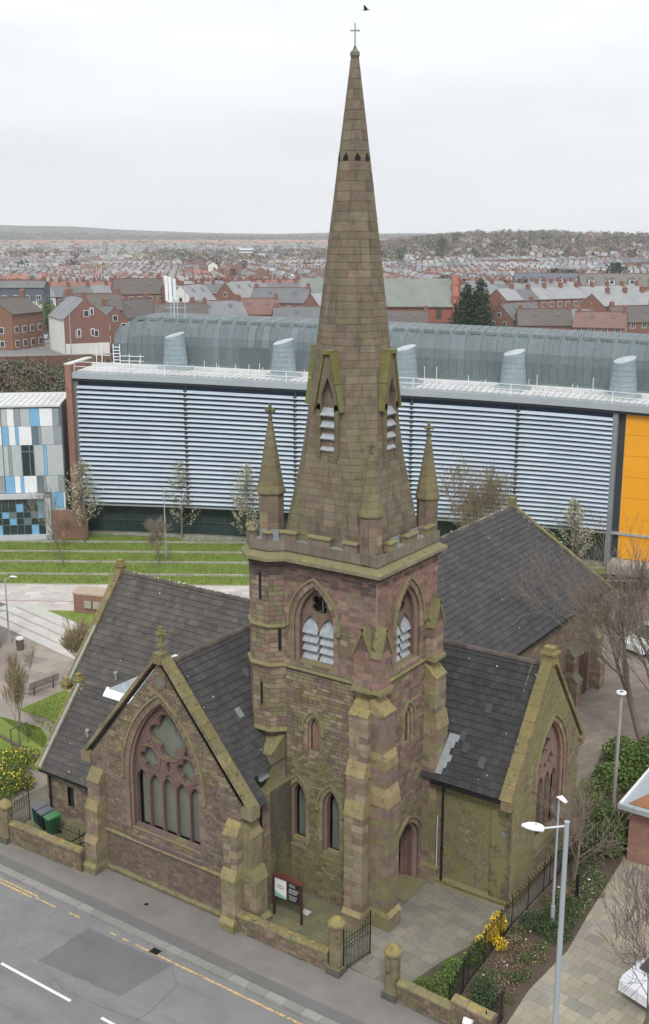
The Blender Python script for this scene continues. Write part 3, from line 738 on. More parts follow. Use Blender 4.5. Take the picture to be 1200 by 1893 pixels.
# ---- pinnacles
def finial(parent, x, y, z, s, mat=M_GREEN):
    m = MB(); c = (.15, .14, .07)
    m.cyl((x, y, z-.1*s), (x, y, z+.62*s), .085*s, .07*s, 8, c)
    m.cyl((x, y, z+.02*s), (x, y, z+.1*s), .15*s, .15*s, 8, c)
    for dx, dy in ((1, 0), (-1, 0), (0, 1), (0, -1)):
        m.obox((x+dx*.05*s-.06*s, y+dy*.05*s-.06*s, z+.33*s), (.12*s+abs(dx)*.0, 0, 0), (0, .12*s, 0), (0, 0, .13*s), c)
        m.cyl((x, y, z+.39*s), (x+dx*.25*s, y+dy*.25*s, z+.39*s), .06*s, .085*s, 6, c)
    m.cyl((x, y, z+.6*s), (x, y, z+.72*s), .1*s, .04*s, 8, c)
    m.build('finial', mat, parent)
def pinnacle(x, y, r, zb, zc, zt, s, capmat=M_GREEN):
    m = MB(); m.ring([octo((x, y), r, zb), octo((x, y), r, zc-.0)], (.2, .155, .115), True)
    pn = m.build('pinnacle', M_DRESS, church)
    for k in range(8):       # courses and blind arcading
        a, b = Vector(octo((x, y), r, 0)[k]), Vector(octo((x, y), r, 0)[(k+1) % 8]); U = (b-a); N = Vector((U.y, -U.x, 0)).normalized()
        L = U.length; U.normalize()
        z = zb
        h = (zc-zb)/5
        for j in range(5):
            m = MB()
            if j == 3 and k % 2 == 1:
                m.obox(a+Vector((0, 0, z+.008)), U*L*.28, N*.022, (0, 0, h*1.5), vary((.2, .15, .11))); m.obox(a+U*L*.72+Vector((0, 0, z+.008)), U*L*.28, N*.022, (0, 0, h*1.5), vary((.2, .15, .11)))
            elif j == 4 and k % 2 == 1:
                z += h; continue
            else: m.obox(a+Vector((0, 0, z+.008)), U*L, N*.022, (0, 0, h-.016), vary(random.choice(((.2, .15, .11), BUF, (.17, .12, .09)))))
            m.build('shaft_stone', M_DRESS, pn); z += h
    m = MB()
    R8 = r*1.22
    m.ring([octo((x, y), r*1.0, zc-.08), octo((x, y), R8, zc+.02), octo((x, y), R8, zc+.1), octo((x, y), r*1.05, zc+.38)], (.2, .17, .09), True)
    n = 7
    for j in range(n):
        t0, t1 = j/n, (j+1)/n; ra, rb = r*1.05+(.09*s-r*1.05)*t0, r*1.05+(.09*s-r*1.05)*t1
        za, zz = zc+.38+(zt-zc-.38)*t0+.006, zc+.38+(zt-zc-.38)*t1-.006
        m.ring([octo((x, y), ra, za), octo((x, y), rb, zz)], vary((.19, .16, .09), .12), True)
    m.build('spirelet', capmat, pn)
    finial(pn, x, y, zt, s)
pinnacle(-.55, .32, .46, 16.7, 18.75, 21.4, .85)
pinnacle(-.42, 4.9, .46, 16.7, 18.65, 21.5, .85)
pinnacle(-6.0, .62, .56, 16.9, 19.0, 22.3, .95)
pinnacle(-5.1, 4.9, .46, 16.7, 18.65, 21.5, .85)
# ---- spire
SC = (-2.9, 2.5)
PROF = [(16.75, 2.32, .90), (18.3, 2.2, .77), (19.5, 2.07, .68), (20.7, 1.95, .58), (22.2, 1.83, .49), (23.7, 1.69, .44), (25.5, 1.5, .414), (30, 1.0, .414), (33.1, .63, .414), (37.25, .13, .414)]
def prof(z):
    for (z0, w0, k0), (z1, w1, k1) in zip(PROF, PROF[1:]):
        if z <= z1: t = max(0, (z-z0)/(z1-z0)); return w0+(w1-w0)*t, k0+(k1-k0)*t
    return PROF[-1][1:]
def sec(z, o=0.):
    w_, k = prof(z); w_ += o; c = k*w_; x, y = SC
    return [Vector((x+w_, y-c, z)), Vector((x+w_, y+c, z)), Vector((x+c, y+w_, z)), Vector((x-c, y+w_, z)), Vector((x-w_, y+c, z)), Vector((x-w_, y-c, z)), Vector((x-c, y-w_, z)), Vector((x+c, y-w_, z))]
m = MB(); zz = [16.75+i*.5 for i in range(41)]+[37.2]
m.ring([sec(z, -.03) for z in zz], (.10, .08, .055), True)
spire = part('spire', m, M_SPIRE)
blocks = []; z = 16.78; row = 0
while z < 37.15:
    h = ru(.27, .34) if z < 30 else .4
    if z+h > 37.2: h = 37.2-z
    s0, s1 = sec(z+.007), sec(z+h-.007); e0, e1 = sec(z+.007, -.05), sec(z+h-.007, -.05)
    for k in range(8):
        a0, b0, a1, b1 = s0[k], s0[(k+1) % 8], s1[k], s1[(k+1) % 8]; L = (b0-a0).length
        n = max(1, round(L/.55)); cuts = [0.]+[(i+ru(-.2, .2))/n for i in range(1, n)]+[1.]
        for c0, c1 in zip(cuts, cuts[1:]):
            g = .008/max(L, .1); t0 = c0+(g if c0 > 0 else 0); t1 = c1-(g if c1 < 1 else 0)
            nn = (b0-a0).cross(a1-a0).normalized()*ru(0, .012)
            q = [e0[k].lerp(e0[(k+1) % 8], t0), e0[k].lerp(e0[(k+1) % 8], t1), e1[k].lerp(e1[(k+1) % 8], t1), e1[k].lerp(e1[(k+1) % 8], t0),
                 a0.lerp(b0, t0)+nn, a0.lerp(b0, t1)+nn, a1.lerp(b1, t1)+nn, a1.lerp(b1, t0)+nn]
            vis = 0 if k in (7, 0, 6, 5, 1) else 1
            blocks.append(((vis, abs(z-21)), q, vary(random.choice(((.205, .16, .115), (.195, .15, .108), (.215, .165, .12), (.185, .14, .10), (.2, .168, .115), (.165, .128, .09))), .12)))
    z += h
blocks.sort(key=lambda b: b[0])
emit_pieces([(q, c, (0,)) for _, q, c in blocks], 'stone', M_SPIRE, spire, 300)
# collar openings high on the spire, top cap and cross
for k in range(8):
    s = sec(33.1, .012); a, b = s[k], s[(k+1) % 8]; U = (b-a).normalized(); N = Vector((U.y, -U.x, 0)); mid = (a+b)/2
    m = MB(); pts = [(-.12, 0), (.12, 0), (.12, .1), (0, .3), (-.12, .1)]
    m.prism([mid+U*p[0]+N*(.03-.119*p[1])+Vector((0, 0, p[1])) for p in pts], -N*.03, (.01, .01, .01)); m.build('spire_light', M_DARK, spire)
m = MB(); m.ring([octo(SC, .2, 37.15), octo(SC, .2, 37.3), octo(SC, .1, 37.4), octo(SC, .04, 37.55)], (.2, .19, .16), True); m.build('cap_stone', M_DRESS, spire)
m = MB(); x, y = SC
m.cyl((x, y, 37.4), (x, y, 38.4), .035, .03, 8, (.35, .4, .43)); e = Vector((.824, .566, 0))
m.cyl(Vector((x, y, 38.12))-e*.16, Vector((x, y, 38.12))+e*.16, .035, .035, 8, (.35, .4, .43))
for s_ in (-1, 1): m.cyl(Vector((x, y, 38.12))+e*.15*s_, Vector((x, y, 38.12))+e*.19*s_, .05, .03, 8, (.35, .4, .43))
m.build('spire_cross', M_ATT, spire)
# lucarnes
for k, (nx, ny) in enumerate(((0, -1), (1, 0), (0, 1), (-1, 0))):
    N = Vector((nx, ny, 0)); U = Vector((-ny, nx, 0)); O = Vector((SC[0], SC[1], 0))+N*1.98
    fr = Fr(O, U, N)
    hw = .56
    m = MB()
    for s_ in (-1, 1): m.obox(fr(s_*hw-(.2 if s_ > 0 else 0), 20.9, 0), U*.2, -N*.5, (0, 0, 2.3), (.16, .13, .075))
    outer = [(-hw, 23.0), (-.34, 22.9), (-.3, 23.6), (0, 24.35), (.3, 23.6), (.34, 22.9), (hw, 23.0), (.12, 25.25), (-.12, 25.25)]
    m.prism([fr(p[0], p[1], 0) for p in outer], -N*.7, (.17, .125, .085))
    lu = m.build('lucarne', M_SPIRE, spire)
    for s_ in (-1, 1):
        m = MB()
        for t0, t1 in ((0, .46), (.47, .99)):
            a = Vector((s_*(hw+.1), 22.9)); b = Vector((s_*.12, 25.38)); p, q = a.lerp(b, t0), a.lerp(b, t1)
            dv = Vector((s_*.1*.95, .1*.2)); 
            m.hexa([fr(p.x, p.y, -.05), fr(p.x+dv.x, p.y+dv.y, -.05), fr(q.x+dv.x, q.y+dv.y, -.05), fr(q.x, q.y, -.05),
                    fr(p.x, p.y, .55), fr(p.x+dv.x, p.y+dv.y, .55), fr(q.x+dv.x, q.y+dv.y, .75), fr(q.x, q.y, .75)], (.17, .165, .05))
        m.build('hood_slab', M_GREEN, spire)
    m = MB(); m.obox(fr(-.2, 25.3, -.12), U*.4, -N*-.0+Vector((0, 0, .16)), -N*.75, (.17, .165, .05)); m.build('hood_ridge', M_GREEN, spire)
    m = MB(); m.obox(fr(-.36, 20.95, .35), U*.72, (0, 0, 3.2), -N*.1, (.01, .01, .01)); m.build('lucarne_opening', M_DARK, spire)
    for j in range(4):
        zt = 23.0-j*.5; m = MB()
        m.hexa([fr(-.35, zt-.28, -.02), fr(.35, zt-.28, -.02), fr(.35, zt+.1, .3), fr(-.35, zt+.1, .3), fr(-.35, zt-.25, -.02), fr(.35, zt-.25, -.02), fr(.35, zt+.13, .3), fr(-.35, zt+.13, .3)], (.6, .62, .62))
        for i in range(6): m.obox(fr(-.35+i*.13, zt-.31, -.035), U*.04, (0, 0, .06), -N*.06, (.35, .37, .38))
        m.build('louvre', M_LOUV, spire)
# ---- buttresses built of coursed blocks
def buttress(fr, u0, u1, stages, zbase=0., pal=(BUF, BRN), mat=M_TOW, capmat=M_YEL, capcol=(.27, .22, .11), core=MORTD, plinth=True, gablet=None):
    """stages from the top down: list of (ztop, zbot, projection); weatherings join them"""
    m = MB(); prof_ = []
    for zt, zb, pr in stages: prof_ += [(pr-.03, zt), (pr-.03, zb)]
    pts = [(-.05, stages[0][0]+.3)]+prof_+[(-.05, stages[-1][1])]
    m.prism([fr(u0+.02, z, -d) for d, z in pts], fr.U*(u1-u0-.04), core)
    bt = m.build('buttress', mat, church)
    for i, (zt, zb, pr) in enumerate(stages):
        z = zb; W = u1-u0
        while z < zt-.03:
            h = min(ru(.26, .36), zt-z)
            if zt-z-h < .1: h = zt-z
            k = ru(.35, .65)
            for (a, b) in ((0, k), (k, 1)):
                kd = ru(.4, .7) if pr > .5 else 1
                for (d0, d1) in (((0, kd*pr), (kd*pr, pr)) if kd < 1 else ((0, pr),)):
                    m = MB(); g = .006; o = ru(0, .01)
                    m.obox(fr(u0+a*W+(g if a else -o), z+g, -d0), fr.U*((b-a)*W-(g if a else -o)-(g if b < 1 else -o)), (0, 0, h-2*g), fr.N*(d1-d0-(g if d1 < pr else -o)), vary(random.choice(pal), .16))
                    blks.append((bt, m, mat))
            z += h
        nz = stages[i-1][1] if i else None
        pr_up = stages[i-1][2] if i else (gablet[1] if gablet else 0.)
        zup = stages[i-1][1] if i else zt+(gablet[0] if gablet else .55)
        if i or not gablet:
            n = 2 if zup-zt > .35 else 1
            for j in range(n):
                t0, t1 = j/n, (j+1)/n
                za, zb2 = zt+(zup-zt)*t0, zt+(zup-zt)*t1; da, db = pr+.05+(pr_up-pr)*t0+.02*j, pr+.05+(pr_up-pr)*t1+.0
                dz = .07 if j == 0 else -.004; e = .02-.004*j; zt_ = zb2+(.02 if j == n-1 else -.004)
                m = MB(); m.prism([fr(u0-e, za-dz, -da), fr(u0-e, za-dz, 0), fr(u0-e, zt_, 0), fr(u0-e, zt_, -max(db, .01)), fr(u0-e, za+.004, -da)], fr.U*(W+2*e), vary(capcol, .2))
                m.build('weathering_stone', capmat, bt)
    return bt
blks = []
PB = ((.28, .225, .16), BUF, (.23, .18, .125), (.2, .14, .105))
buttress(F1, -.88, .05, [(13.0, 11.35, .42)], pal=(BRN, RED, PUR, PINK), mat=M_TOWR, gablet=(0, 0))
buttress(F2, -.42, .5, [(13.0, 11.35, .42)], pal=(BRN, RED, PUR, PINK), mat=M_TOWR, gablet=(0, 0))
buttress(F1, -.90, .05, [(10.15, 8.0, .72), (7.4, 6.2, .9), (5.55, .9, 1.06), (.75, 0, 1.2)], pal=PB)
buttress(F2, -.45, .5, [(10.3, 8.5, .68), (7.85, 6.9, .84), (6.1, .9, .98), (.75, 0, 1.12)], pal=(BRN, PUR, (.2, .15, .09), GRN))
buttress(F2, 4.25, 5.2, [(13.0, 11.35, .42)], pal=(BRN, RED, BUF), mat=M_TOWR, gablet=(0, 0))
buttress(F2, 4.2, 5.2, [(10.4, 8.6, .62), (7.9, .9, .78), (.75, 0, .9)], pal=(BRN, GRN, BUF))
FD = Fr((0, 0, 0), (1, 0, 0), (0, -1, 0))
buttress(FD, -5.95, -4.9, [(7.2, 5.6, 1.05), (5.0, .9, 1.6), (.75, 0, 1.85)], pal=(BUF, GRN, GRN, BRN), capcol=(.2, .17, .09), capmat=M_GREEN)
# gablets that cap the belfry-stage buttresses
for fr, uc, hw in ((F1, -.42, .5), (F2, .04, .5), (F2, 4.72, .5)):
    m = MB(); m.prism([fr(uc-hw+.06, 12.95, -.42), fr(uc+hw-.06, 12.95, -.42), fr(uc, 13.85, -.42)], -fr.N*.42, (.13, .08, .075)); gb = m.build('gablet', M_TOWR, church)
    for s_ in (-1, 1):
        m = MB(); m.hexa([fr(uc+s_*(hw+.06), 12.8, -.5), fr(uc+s_*(hw-.06), 12.8, -.5), fr(uc-s_*.06, 13.95, -.5), fr(uc+s_*.02, 14.08, -.5),
                          fr(uc+s_*(hw+.06), 12.8, 0.), fr(uc+s_*(hw-.06), 12.8, 0.), fr(uc-s_*.06, 13.95, 0.), fr(uc+s_*.02, 14.08, 0.)], (.2, .18, .08)); m.build('coping_stone', M_GREEN, gb)
for fr, u0, u1 in ((F1, -.93, .1), (F2, -.5, .55), (F2, 4.2, 5.25)):
    m = MB(); m.obox(fr(u0, 11.17, 0), fr.U*(u1-u0), (0, 0, .18), fr.N*.56, (.25, .22, .1)); m.build('string_course', M_GREEN, church)
# ---------------------------------------------------------------- gabled walls
def slope_coping(fr, ua, za, ub, zb, mat=M_COPE, w_=.42, th=.16, dback=.5, name='coping_stone', n=9, col=(.24, .2, .12)):
    """stones laid up a gable from (ua,za) to (ub,zb)"""
    a = Vector((ua, za)); b = Vector((ub, zb)); t = (b-a).normalized(); nn = Vector((-t.y, t.x)) if (b.x > a.x) else Vector((t.y, -t.x))
    if nn.y < 0: nn = -nn
    for k in range(n):
        p = a.lerp(b, k/n)+t*.006; q = a.lerp(b, (k+1)/n)-t*.006; o = ru(0, .015)
        m = MB(); m.hexa([fr(p.x, p.y, -.1), fr(q.x, q.y, -.1), fr(q.x, q.y, dback), fr(p.x, p.y, dback),
                          fr(p.x+nn.x*(th+o), p.y+nn.y*(th+o), -.1), fr(q.x+nn.x*(th+o), q.y+nn.y*(th+o), -.1), fr(q.x+nn.x*(th+o), q.y+nn.y*(th+o), dback), fr(p.x+nn.x*(th+o), p.y+nn.y*(th+o), dback)], vary(col, .25))
        m.build(name, mat, church)
def gable_wall(fr, uc, hw, ze, za, openings, colf, mat, nm, z0=0., hs=(.12, .17), ls=(.22, .42), thick=.95, cutzs=()):
    m = MB(); outer = [(uc-hw, z0), (uc+hw, z0), (uc+hw, ze), (uc, za), (uc-hw, ze)]
    poly_holes(m, fr, outer, [a.outline() if isinstance(a, Arch) else a for a in openings], 0, MORTD)
    m.prism([fr(uc-hw, z0, thick), fr(uc+hw, z0, thick), fr(uc+hw, ze, thick), fr(uc, za, thick), fr(uc-hw, ze, thick)], -fr.N*.05, (.02, .02, .02))
    for s_ in (-1, 1): m.obox(fr(uc+s_*hw, z0, 0), -fr.N*thick, (0, 0, ze-z0), -fr.U*s_*.02, MORTD)
    wl = m.build(nm, mat, church)
    def iv(zm, a, b):
        h = hw if b < ze else hw*(za-b)/(za-ze)
        if h < .08: return []
        cuts = []
        for o in openings:
            if isinstance(o, Arch):
                if o.sill < zm:
                    q = o.half(zm, .24 if zm > o.zs else .02)
                    if q: cuts.append((o.cu-q, o.cu+q))
        return sub_int([(uc-h, uc+h)], cuts)
    return wl, courses_fill(fr, z0, za, iv, hs, ls, colf=colf, proud=.03, wob=.018)
# left gable (great window), faces the street
GL = Fr((0, -3.7, 0), (1, 0, 0), (0, -1, 0)); GC = -9.12
gw = Arch(GC+.02, 4.35, 2.75, 5.45, 9.65, 12)
def glcol(u, z):
    if z < 2.1: return vary(random.choice(((.155, .105, .085), (.175, .12, .095), (.14, .1, .085))), .2)
    if z < 6.5: return vary(random.choice((BRN, (.18, .135, .1), (.16, .12, .095), (.15, .11, .088), (.2, .15, .11))), .22)
    return vary(random.choice((BRN, (.19, .135, .095), (.17, .12, .09), GRN)), .2)
wl, st = gable_wall(GL, GC, 4.6, 6.0, 11.55, [gw], glcol, M_WALL, 'gable_wall', ls=(.2, .4))
st = [s for s in st if not (Vector(s[0][4])-Vector((GC, -3.7, 10.75))).length < .34]
emit_pieces(st, 'stone', M_WALL, wl, 300)
win = MB(); po = gw.outline(-.26, -.12); win.add([GL(p[0], p[1], .62) for p in po], [tuple(range(len(po)))], (.2, .2, .2))
win = win.build('great_window', M_COVER, church)
po, pd = window_reveal(win, GL, gw, [(.08, .11), (.08, .22), (.08, .34)], M_DRESS, ((.18, .115, .095), (.2, .13, .105), (.13, .09, .078)))
surround(win, GL, gw, M_WALL, None, ring=.3, pal=((.2, .125, .1), BRN, (.2, .15, .11)), quoin=(.3, .5), hoodmat=M_GREEN)
fo = [foil(GC+.02, 7.84, 1.1, 4, .47, rot=math.pi/2, n=8), foil(GC-1.14, 6.45, .6, 4, .28, rot=math.pi/2), foil(GC+1.18, 6.45, .6, 4, .28, rot=math.pi/2),
      [(GC+.02, 6.05), (GC+.17, 6.35), (GC+.02, 6.72), (GC-.13, 6.35)],
      
      [(GC-1.25, 7.25), (GC-1.0, 7.15), (GC-.98, 7.55)], [(GC+1.3, 7.25), (GC+1.05, 7.15), (GC+1.03, 7.55)],
      [(GC-.55, 8.55), (GC-.35, 8.62), (GC-.3, 8.9)], [(GC+.6, 8.55), (GC+.4, 8.62), (GC+.35, 8.9)]]
foiled_tracery(win, GL, gw, po, pd, 5, fo, mull=.085, th=.2, lighthead=lambda k: (5.78, 5.74, 5.95, 5.74, 5.78)[k], col=(.16, .10, .088), frame=.05)
# curved bars that stand proud of the plate
m = MB()
for (cu, cv, r) in ((GC+.02, 7.84, 1.15), (GC-1.14, 6.45, .66), (GC+1.18, 6.45, .66)):
    pts = [GL(cu+r*math.cos(2*math.pi*k/24), cv+r*math.sin(2*math.pi*k/24)*1.02, pd-.02) for k in range(25)]
    m.tube(pts, .045, 5, (.19, .115, .095))
for k in range(5):
    u0 = min(p[0] for p in po)+.05; wl_ = (max(p[0] for p in po)-u0-.05)/5; c = u0+wl_*(k+.5)
    a = Arch(c, wl_, 2.9, 5.15, 5.85, 5)
    m.tube([GL(p[0], p[1], pd-.02) for p in a.outline()[1:-1]], .035, 5, (.2, .12, .1))
m.build('tracery_moulding', M_DRESS, win)
m = MB(); m.prism([GL(GC-2.15, 2.2, -.08), GL(GC-2.15, 2.2, .36), GL(GC-2.15, 2.95, .36), GL(GC-2.15, 2.42, -.08)], GL.U*4.35, (.13, .09, .085)); m.build('sill', M_DRESS, win)
# roundel
rd = MB(); pts = [(GC+.27*math.cos(2*math.pi*k/16), 10.75+.27*math.sin(2*math.pi*k/16)) for k in range(16)]
rd.add([GL(p[0], p[1], -.05) for p in pts], [tuple(range(16))], (.3, .28, .26)); rd = rd.build('roundel', M_COVER, church)
for k in range(12):
    a0, a1 = 2*math.pi*k/12+.02, 2*math.pi*(k+1)/12-.02
    m = MB(); q = [(GC+r*math.cos(a), 10.75+r*math.sin(a)) for r, a in ((.27, a0), (.42, a0), (.42, a1), (.27, a1))]
    m.hexa([GL(p[0], p[1], .05) for p in q]+[GL(p[0], p[1], -.09) for p in q], vary((.2, .14, .1))); m.build('voussoir', M_WALL, rd)
course_path([(GC-4.5, -3.7), (GC+4.35, -3.7)], 2.08, 2.26, .14, M_GREEN, seg=.95, col=(.2, .17, .11))
course_path([(GC-4.5, -3.7), (GC+4.35, -3.7)], .0, .35, .16, M_GREEN, 'plinth_stone', seg=.8, col=(.15, .12, .07))
for s_ in (-1, 1):
    slope_coping(GL, GC+s_*5.05, 5.85, GC+s_*.12, 11.75, n=11)
    m = MB(); m.obox(GL(GC+s_*4.95-.3, 5.45, -.14), GL.U*.6, (0, 0, .5), -GL.N*.6, (.25, .2, .14)); m.build('kneeler', M_COPE, church)
fb = MB(); fb.obox(GL(GC-.22, 11.55, -.14), GL.U*.44, (0, 0, .5), -GL.N*.5, (.2, .17, .08)); fb = fb.build('apex_stone', M_GREEN, church)
x, y = GC, -3.5
m = MB(); m.cyl((x, y, 12.0), (x, y, 13.25), .11, .08, 8, (.2, .18, .07))
for zz_, l in ((12.35, .2), (12.9, .28)):
    m.cyl((x-l, y, zz_), (x+l, y, zz_), .07, .07, 6, (.2, .18, .07)); m.cyl((x, y-l, zz_), (x, y+l, zz_), .07, .07, 6, (.2, .18, .07))
for k in range(8): a = k*math.pi/4; m.cyl((x+.2*math.cos(a), y, 12.9+.2*math.sin(a)), (x+.2*math.cos(a+.785), y, 12.9+.2*math.sin(a+.785)), .045, .045, 5, (.2, .18, .07))
m.build('gable_cross', M_GREEN, fb)
# flank walls of the left gable block
FGR = Fr((GC+4.6, 0, 0), (0, 1, 0), (1, 0, 0))
st = courses_fill(FGR, 0, 5.7, lambda zm, a, b: [(-3.7, -1.7)], colf=lambda u, z: vary(random.choice((GRN, BRN, PUR)), .2))
mm = MB(); mm.box((GC+4.0, -3.65, 0), (GC+4.59, 0, 5.7), MORTD)
for q, c, sk in st: mm.hexa(q, c, sk)
part('side_wall', mm, M_TOW, kind='stuff')
mm = MB(); mm.box((GC-4.6, -3.65, 0), (GC-4.55, 4, 5.9), MORTD); part('side_wall', mm, M_WALL)
PE = ((.25, .205, .125), BUF, (.2, .165, .1), BRN)
buttress(GL, GC+3.85, GC+4.6, [(4.6, 2.95, .42), (2.55, .6, .62), (.45, 0, .78)], pal=PE)
buttress(Fr((GC+4.6, 0, 0), (0, 1, 0), (1, 0, 0)), -3.68, -2.85, [(4.5, 2.9, .45), (2.4, .6, .7), (.45, 0, .85)], pal=PE, capmat=M_GREEN)
buttress(GL, GC-4.62, GC-3.85, [(4.7, 3.7, .4), (3.3, 1.9, .6), (1.6, .5, .78), (.4, 0, .92)], pal=PE, capmat=M_GREEN)
# ---- left cross-gabled roof block and its lower aisle
def plain_wall(fr, u0, u1, z0, z1, colf, mat, openings=(), name='wall', hs=(.12, .17), ls=(.22, .42), th=.5):
    m = MB(); poly_holes(m, fr, [(u0, z0), (u1, z0), (u1, z1), (u0, z1)], [a.outline() for a in openings], 0, MORTD)
    m.obox(fr(u0, z0, th), fr.U*(u1-u0), (0, 0, z1-z0), -fr.N*.03, MORTD)
    for q, c, sk in courses_fill(fr, z0, z1, lambda zm, a, b: sub_int([(u0, u1)], [(o.cu-(o.half(zm, .02) or 0), o.cu+(o.half(zm, .02) or 0)) for o in openings if o.sill < zm and o.half(zm)]), hs, ls, colf=colf): m.hexa(q, c, sk)
    return m.build(name, mat, church, kind='stuff')
ac = lambda u, z: vary(random.choice((BRN, (.2, .145, .11), BUF, PUR)), .2)
AF = Fr((0, -1.5, 0), (1, 0, 0), (0, -1, 0)); AG = Fr((-19.7, 0, 0), (0, 1, 0), (-1, 0, 0))
aw = Arch(-17.9, .5, .75, 1.75, 1.8, 3)
plain_wall(AF, -19.7, -13.6, 0, 2.85, ac, M_WALL, [aw], 'aisle_wall')
w_ = MB(); w_.add([AF(p[0], p[1], .2) for p in aw.outline()], [tuple(range(len(aw.outline())))], (.2, .2, .2)); w_ = w_.build('aisle_window', M_GLASS, church)
for s_ in (-1, 1): m = MB(); m.obox(AF(-17.9+s_*.25-(.2 if s_ < 0 else 0), .7, 0), AF.U*.2, (0, 0, 1.3), AF.N*.04, (.22, .18, .13)); m.build('jamb_stone', M_DRESS, w_)
m = MB(); m.obox(AF(-18.4, 1.95, 0), AF.U*1., (0, 0, .3), AF.N*.05, (.22, .18, .13)); m.build('lintel', M_DRESS, w_)
m = MB(); m.prism([(-19.7, -1.5, 0), (-19.7, 9.9, 0), (-19.7, 9.9, 6), (-19.7, 5.8, 6.4), (-19.7, 1.2, 6.4), (-19.7, -1.5, 2.9)], (.3, 0, 0), ac(0, 0)); part('end_wall', m, M_WALL)
m = MB(); m.prism([(-20.8, 1.7, 0), (-20.8, 9.9, 0), (-20.8, 9.9, 6.3), (-20.8, 5.8, 11.2), (-20.8, 1.7, 6.3)], (.4, 0, 0), ac(0, 0)); part('end_gable_wall', m, M_WALL)
m = MB(); m.box((-20.6, 1.75, 0), (-13, 2.2, 6.2), BRN); m.box((-20.6, 9.4, 0), (-5, 9.85, 6.2), BRN); part('side_wall', m, M_WALL)
AGc = Fr((-20.95, 0, 0), (0, 1, 0), (-1, 0, 0))
slope_coping(AGc, 1.45, 6.1, 5.8, 11.6, w_=.5, n=10, col=(.22, .17, .09), dback=.35)
slope_coping(AGc, 10.15, 6.1, 5.8, 11.6, w_=.5, n=10, col=(.22, .17, .09), dback=.35)
slope_coping(Fr((-19.95, 0, 0), (0, 1, 0), (-1, 0, 0)), -1.9, 2.55, 1.35, 6.4, n=7, col=(.22, .17, .1), dback=.4)
for (x, y, z) in ((-20.9, 5.8, 11.75), (-20.9, 1.3, 6.05), (-19.95, 1.3, 6.5)):
    m = MB(); m.box((x-.22, y-.22, z-.25), (x+.28, y+.22, z+.2), (.25, .2, .07)); m.box((x-.28, y-.28, z+.0), (x+.34, y+.28, z+.1), (.25, .2, .07)); m.box((x-.14, y-.14, z+.2), (x+.2, y+.14, z+.38), (.25, .2, .07)); m.build('kneeler', M_YEL, church)
# ---- right wing, great window faces the footpath
WR = Fr((4.62, 0, 0), (0, 1, 0), (1, 0, 0)); WC = 8.2
ww = Arch(WC+.35, 3.3, 1.6, 5.0, 7.75, 10)
wcol = lambda u, z: vary(random.choice((GRN, (.2, .18, .085), BRN, (.22, .19, .11))), .18) if (u < 7.2 or z > 7) and z > 1.2 else vary(random.choice((BRN, PINK, (.19, .14, .09), PUR)), .2)
wl, st = gable_wall(WR, WC, 3.9, 5.7, 10.75, [ww], wcol, M_WING, 'gable_wall', ls=(.24, .44))
mm = MB()
for q, c, sk in st: mm.hexa(q, c, sk)
mm.build('stone', M_WING, wl, kind='stuff')
win = MB(); po = ww.outline(-.26, -.12); win.add([WR(p[0], p[1], .55) for p in po], [tuple(range(len(po)))], (.2, .2, .2)); win = win.build('great_window', M_COVER, church)
po, pd = window_reveal(win, WR, ww, [(.08, .1), (.08, .2), (.08, .3)], M_DRESS, ((.23, .14, .11), (.26, .17, .13), (.17, .11, .09)))
surround(win, WR, ww, M_WING, None, ring=.24, pal=(PINK, BUF, RED), quoin=(.2, .32))
fo = [foil(ww.cu, 6.35, .6, 4, .3, n=6), foil(ww.cu-.72, 5.4, .36, 4, .17), foil(ww.cu+.72, 5.4, .36, 4, .17), foil(ww.cu, 5.25, .22, 3, .1)]
foiled_tracery(win, WR, ww, po, pd, 4, fo, mull=.11, th=.18, lighthead=lambda k: (4.75, 4.85, 4.85, 4.75)[k], col=(.24, .155, .125))
m = MB(); m.prism([WR(WC-1.35, 1.1, -.07), WR(WC-1.35, 1.1, .3), WR(WC-1.35, 1.8, .3), WR(WC-1.35, 1.3, -.07)], WR.U*3.4, (.22, .17, .12)); m.build('sill', M_DRESS, win)
WF = Fr((0, 4.4, 0), (1, 0, 0), (0, -1, 0))
plain_wall(WF, .05, 4.62, 0, 5.6, lambda u, z: vary(random.choice((GRN, (.2, .175, .09), BRN, (.2, .17, .12)) if u > 1.6 else (BRN, PUR, (.19, .14, .1))), .16), M_WING, name='wing_wall')
for z in [i*.42 for i in range(13)]:
    m = MB(); wv = (.42, .6)[int(z/.42) % 2]; m.obox(WF(4.62-wv, z+.01, 0), WF.U*(wv+.05), (0, 0, .4), WF.N*.05, vary((.25, .2, .13))); m.build('quoin', M_DRESS, church)
    m = MB(); wv = (.6, .42)[int(z/.42) % 2]; m.obox(WR(4.4, z+.01, -.002), WR.U*wv, (0, 0, .4), WR.N*.05, vary((.24, .2, .1))); m.build('quoin', M_WING, church)
course_path([(.9, 4.4), (4.62, 4.4), (4.62, 12.1)], 0, .42, .2, M_GREEN, 'plinth_stone', seg=.9, col=(.17, .14, .06))
for s_ in (-1, 1):
    slope_coping(WR, WC+s_*4.25, 5.45, WC+s_*.12, 10.85, w_=.5, n=9, col=(.27, .2, .09), dback=.45, mat=M_COPE)
    m = MB(); m.obox(WR(WC+s_*4.1-.25, 5.05, -.14), WR.U*.5, (0, 0, .45), -WR.N*.5, (.22, .17, .1)); m.build('kneeler', M_COPE, church)
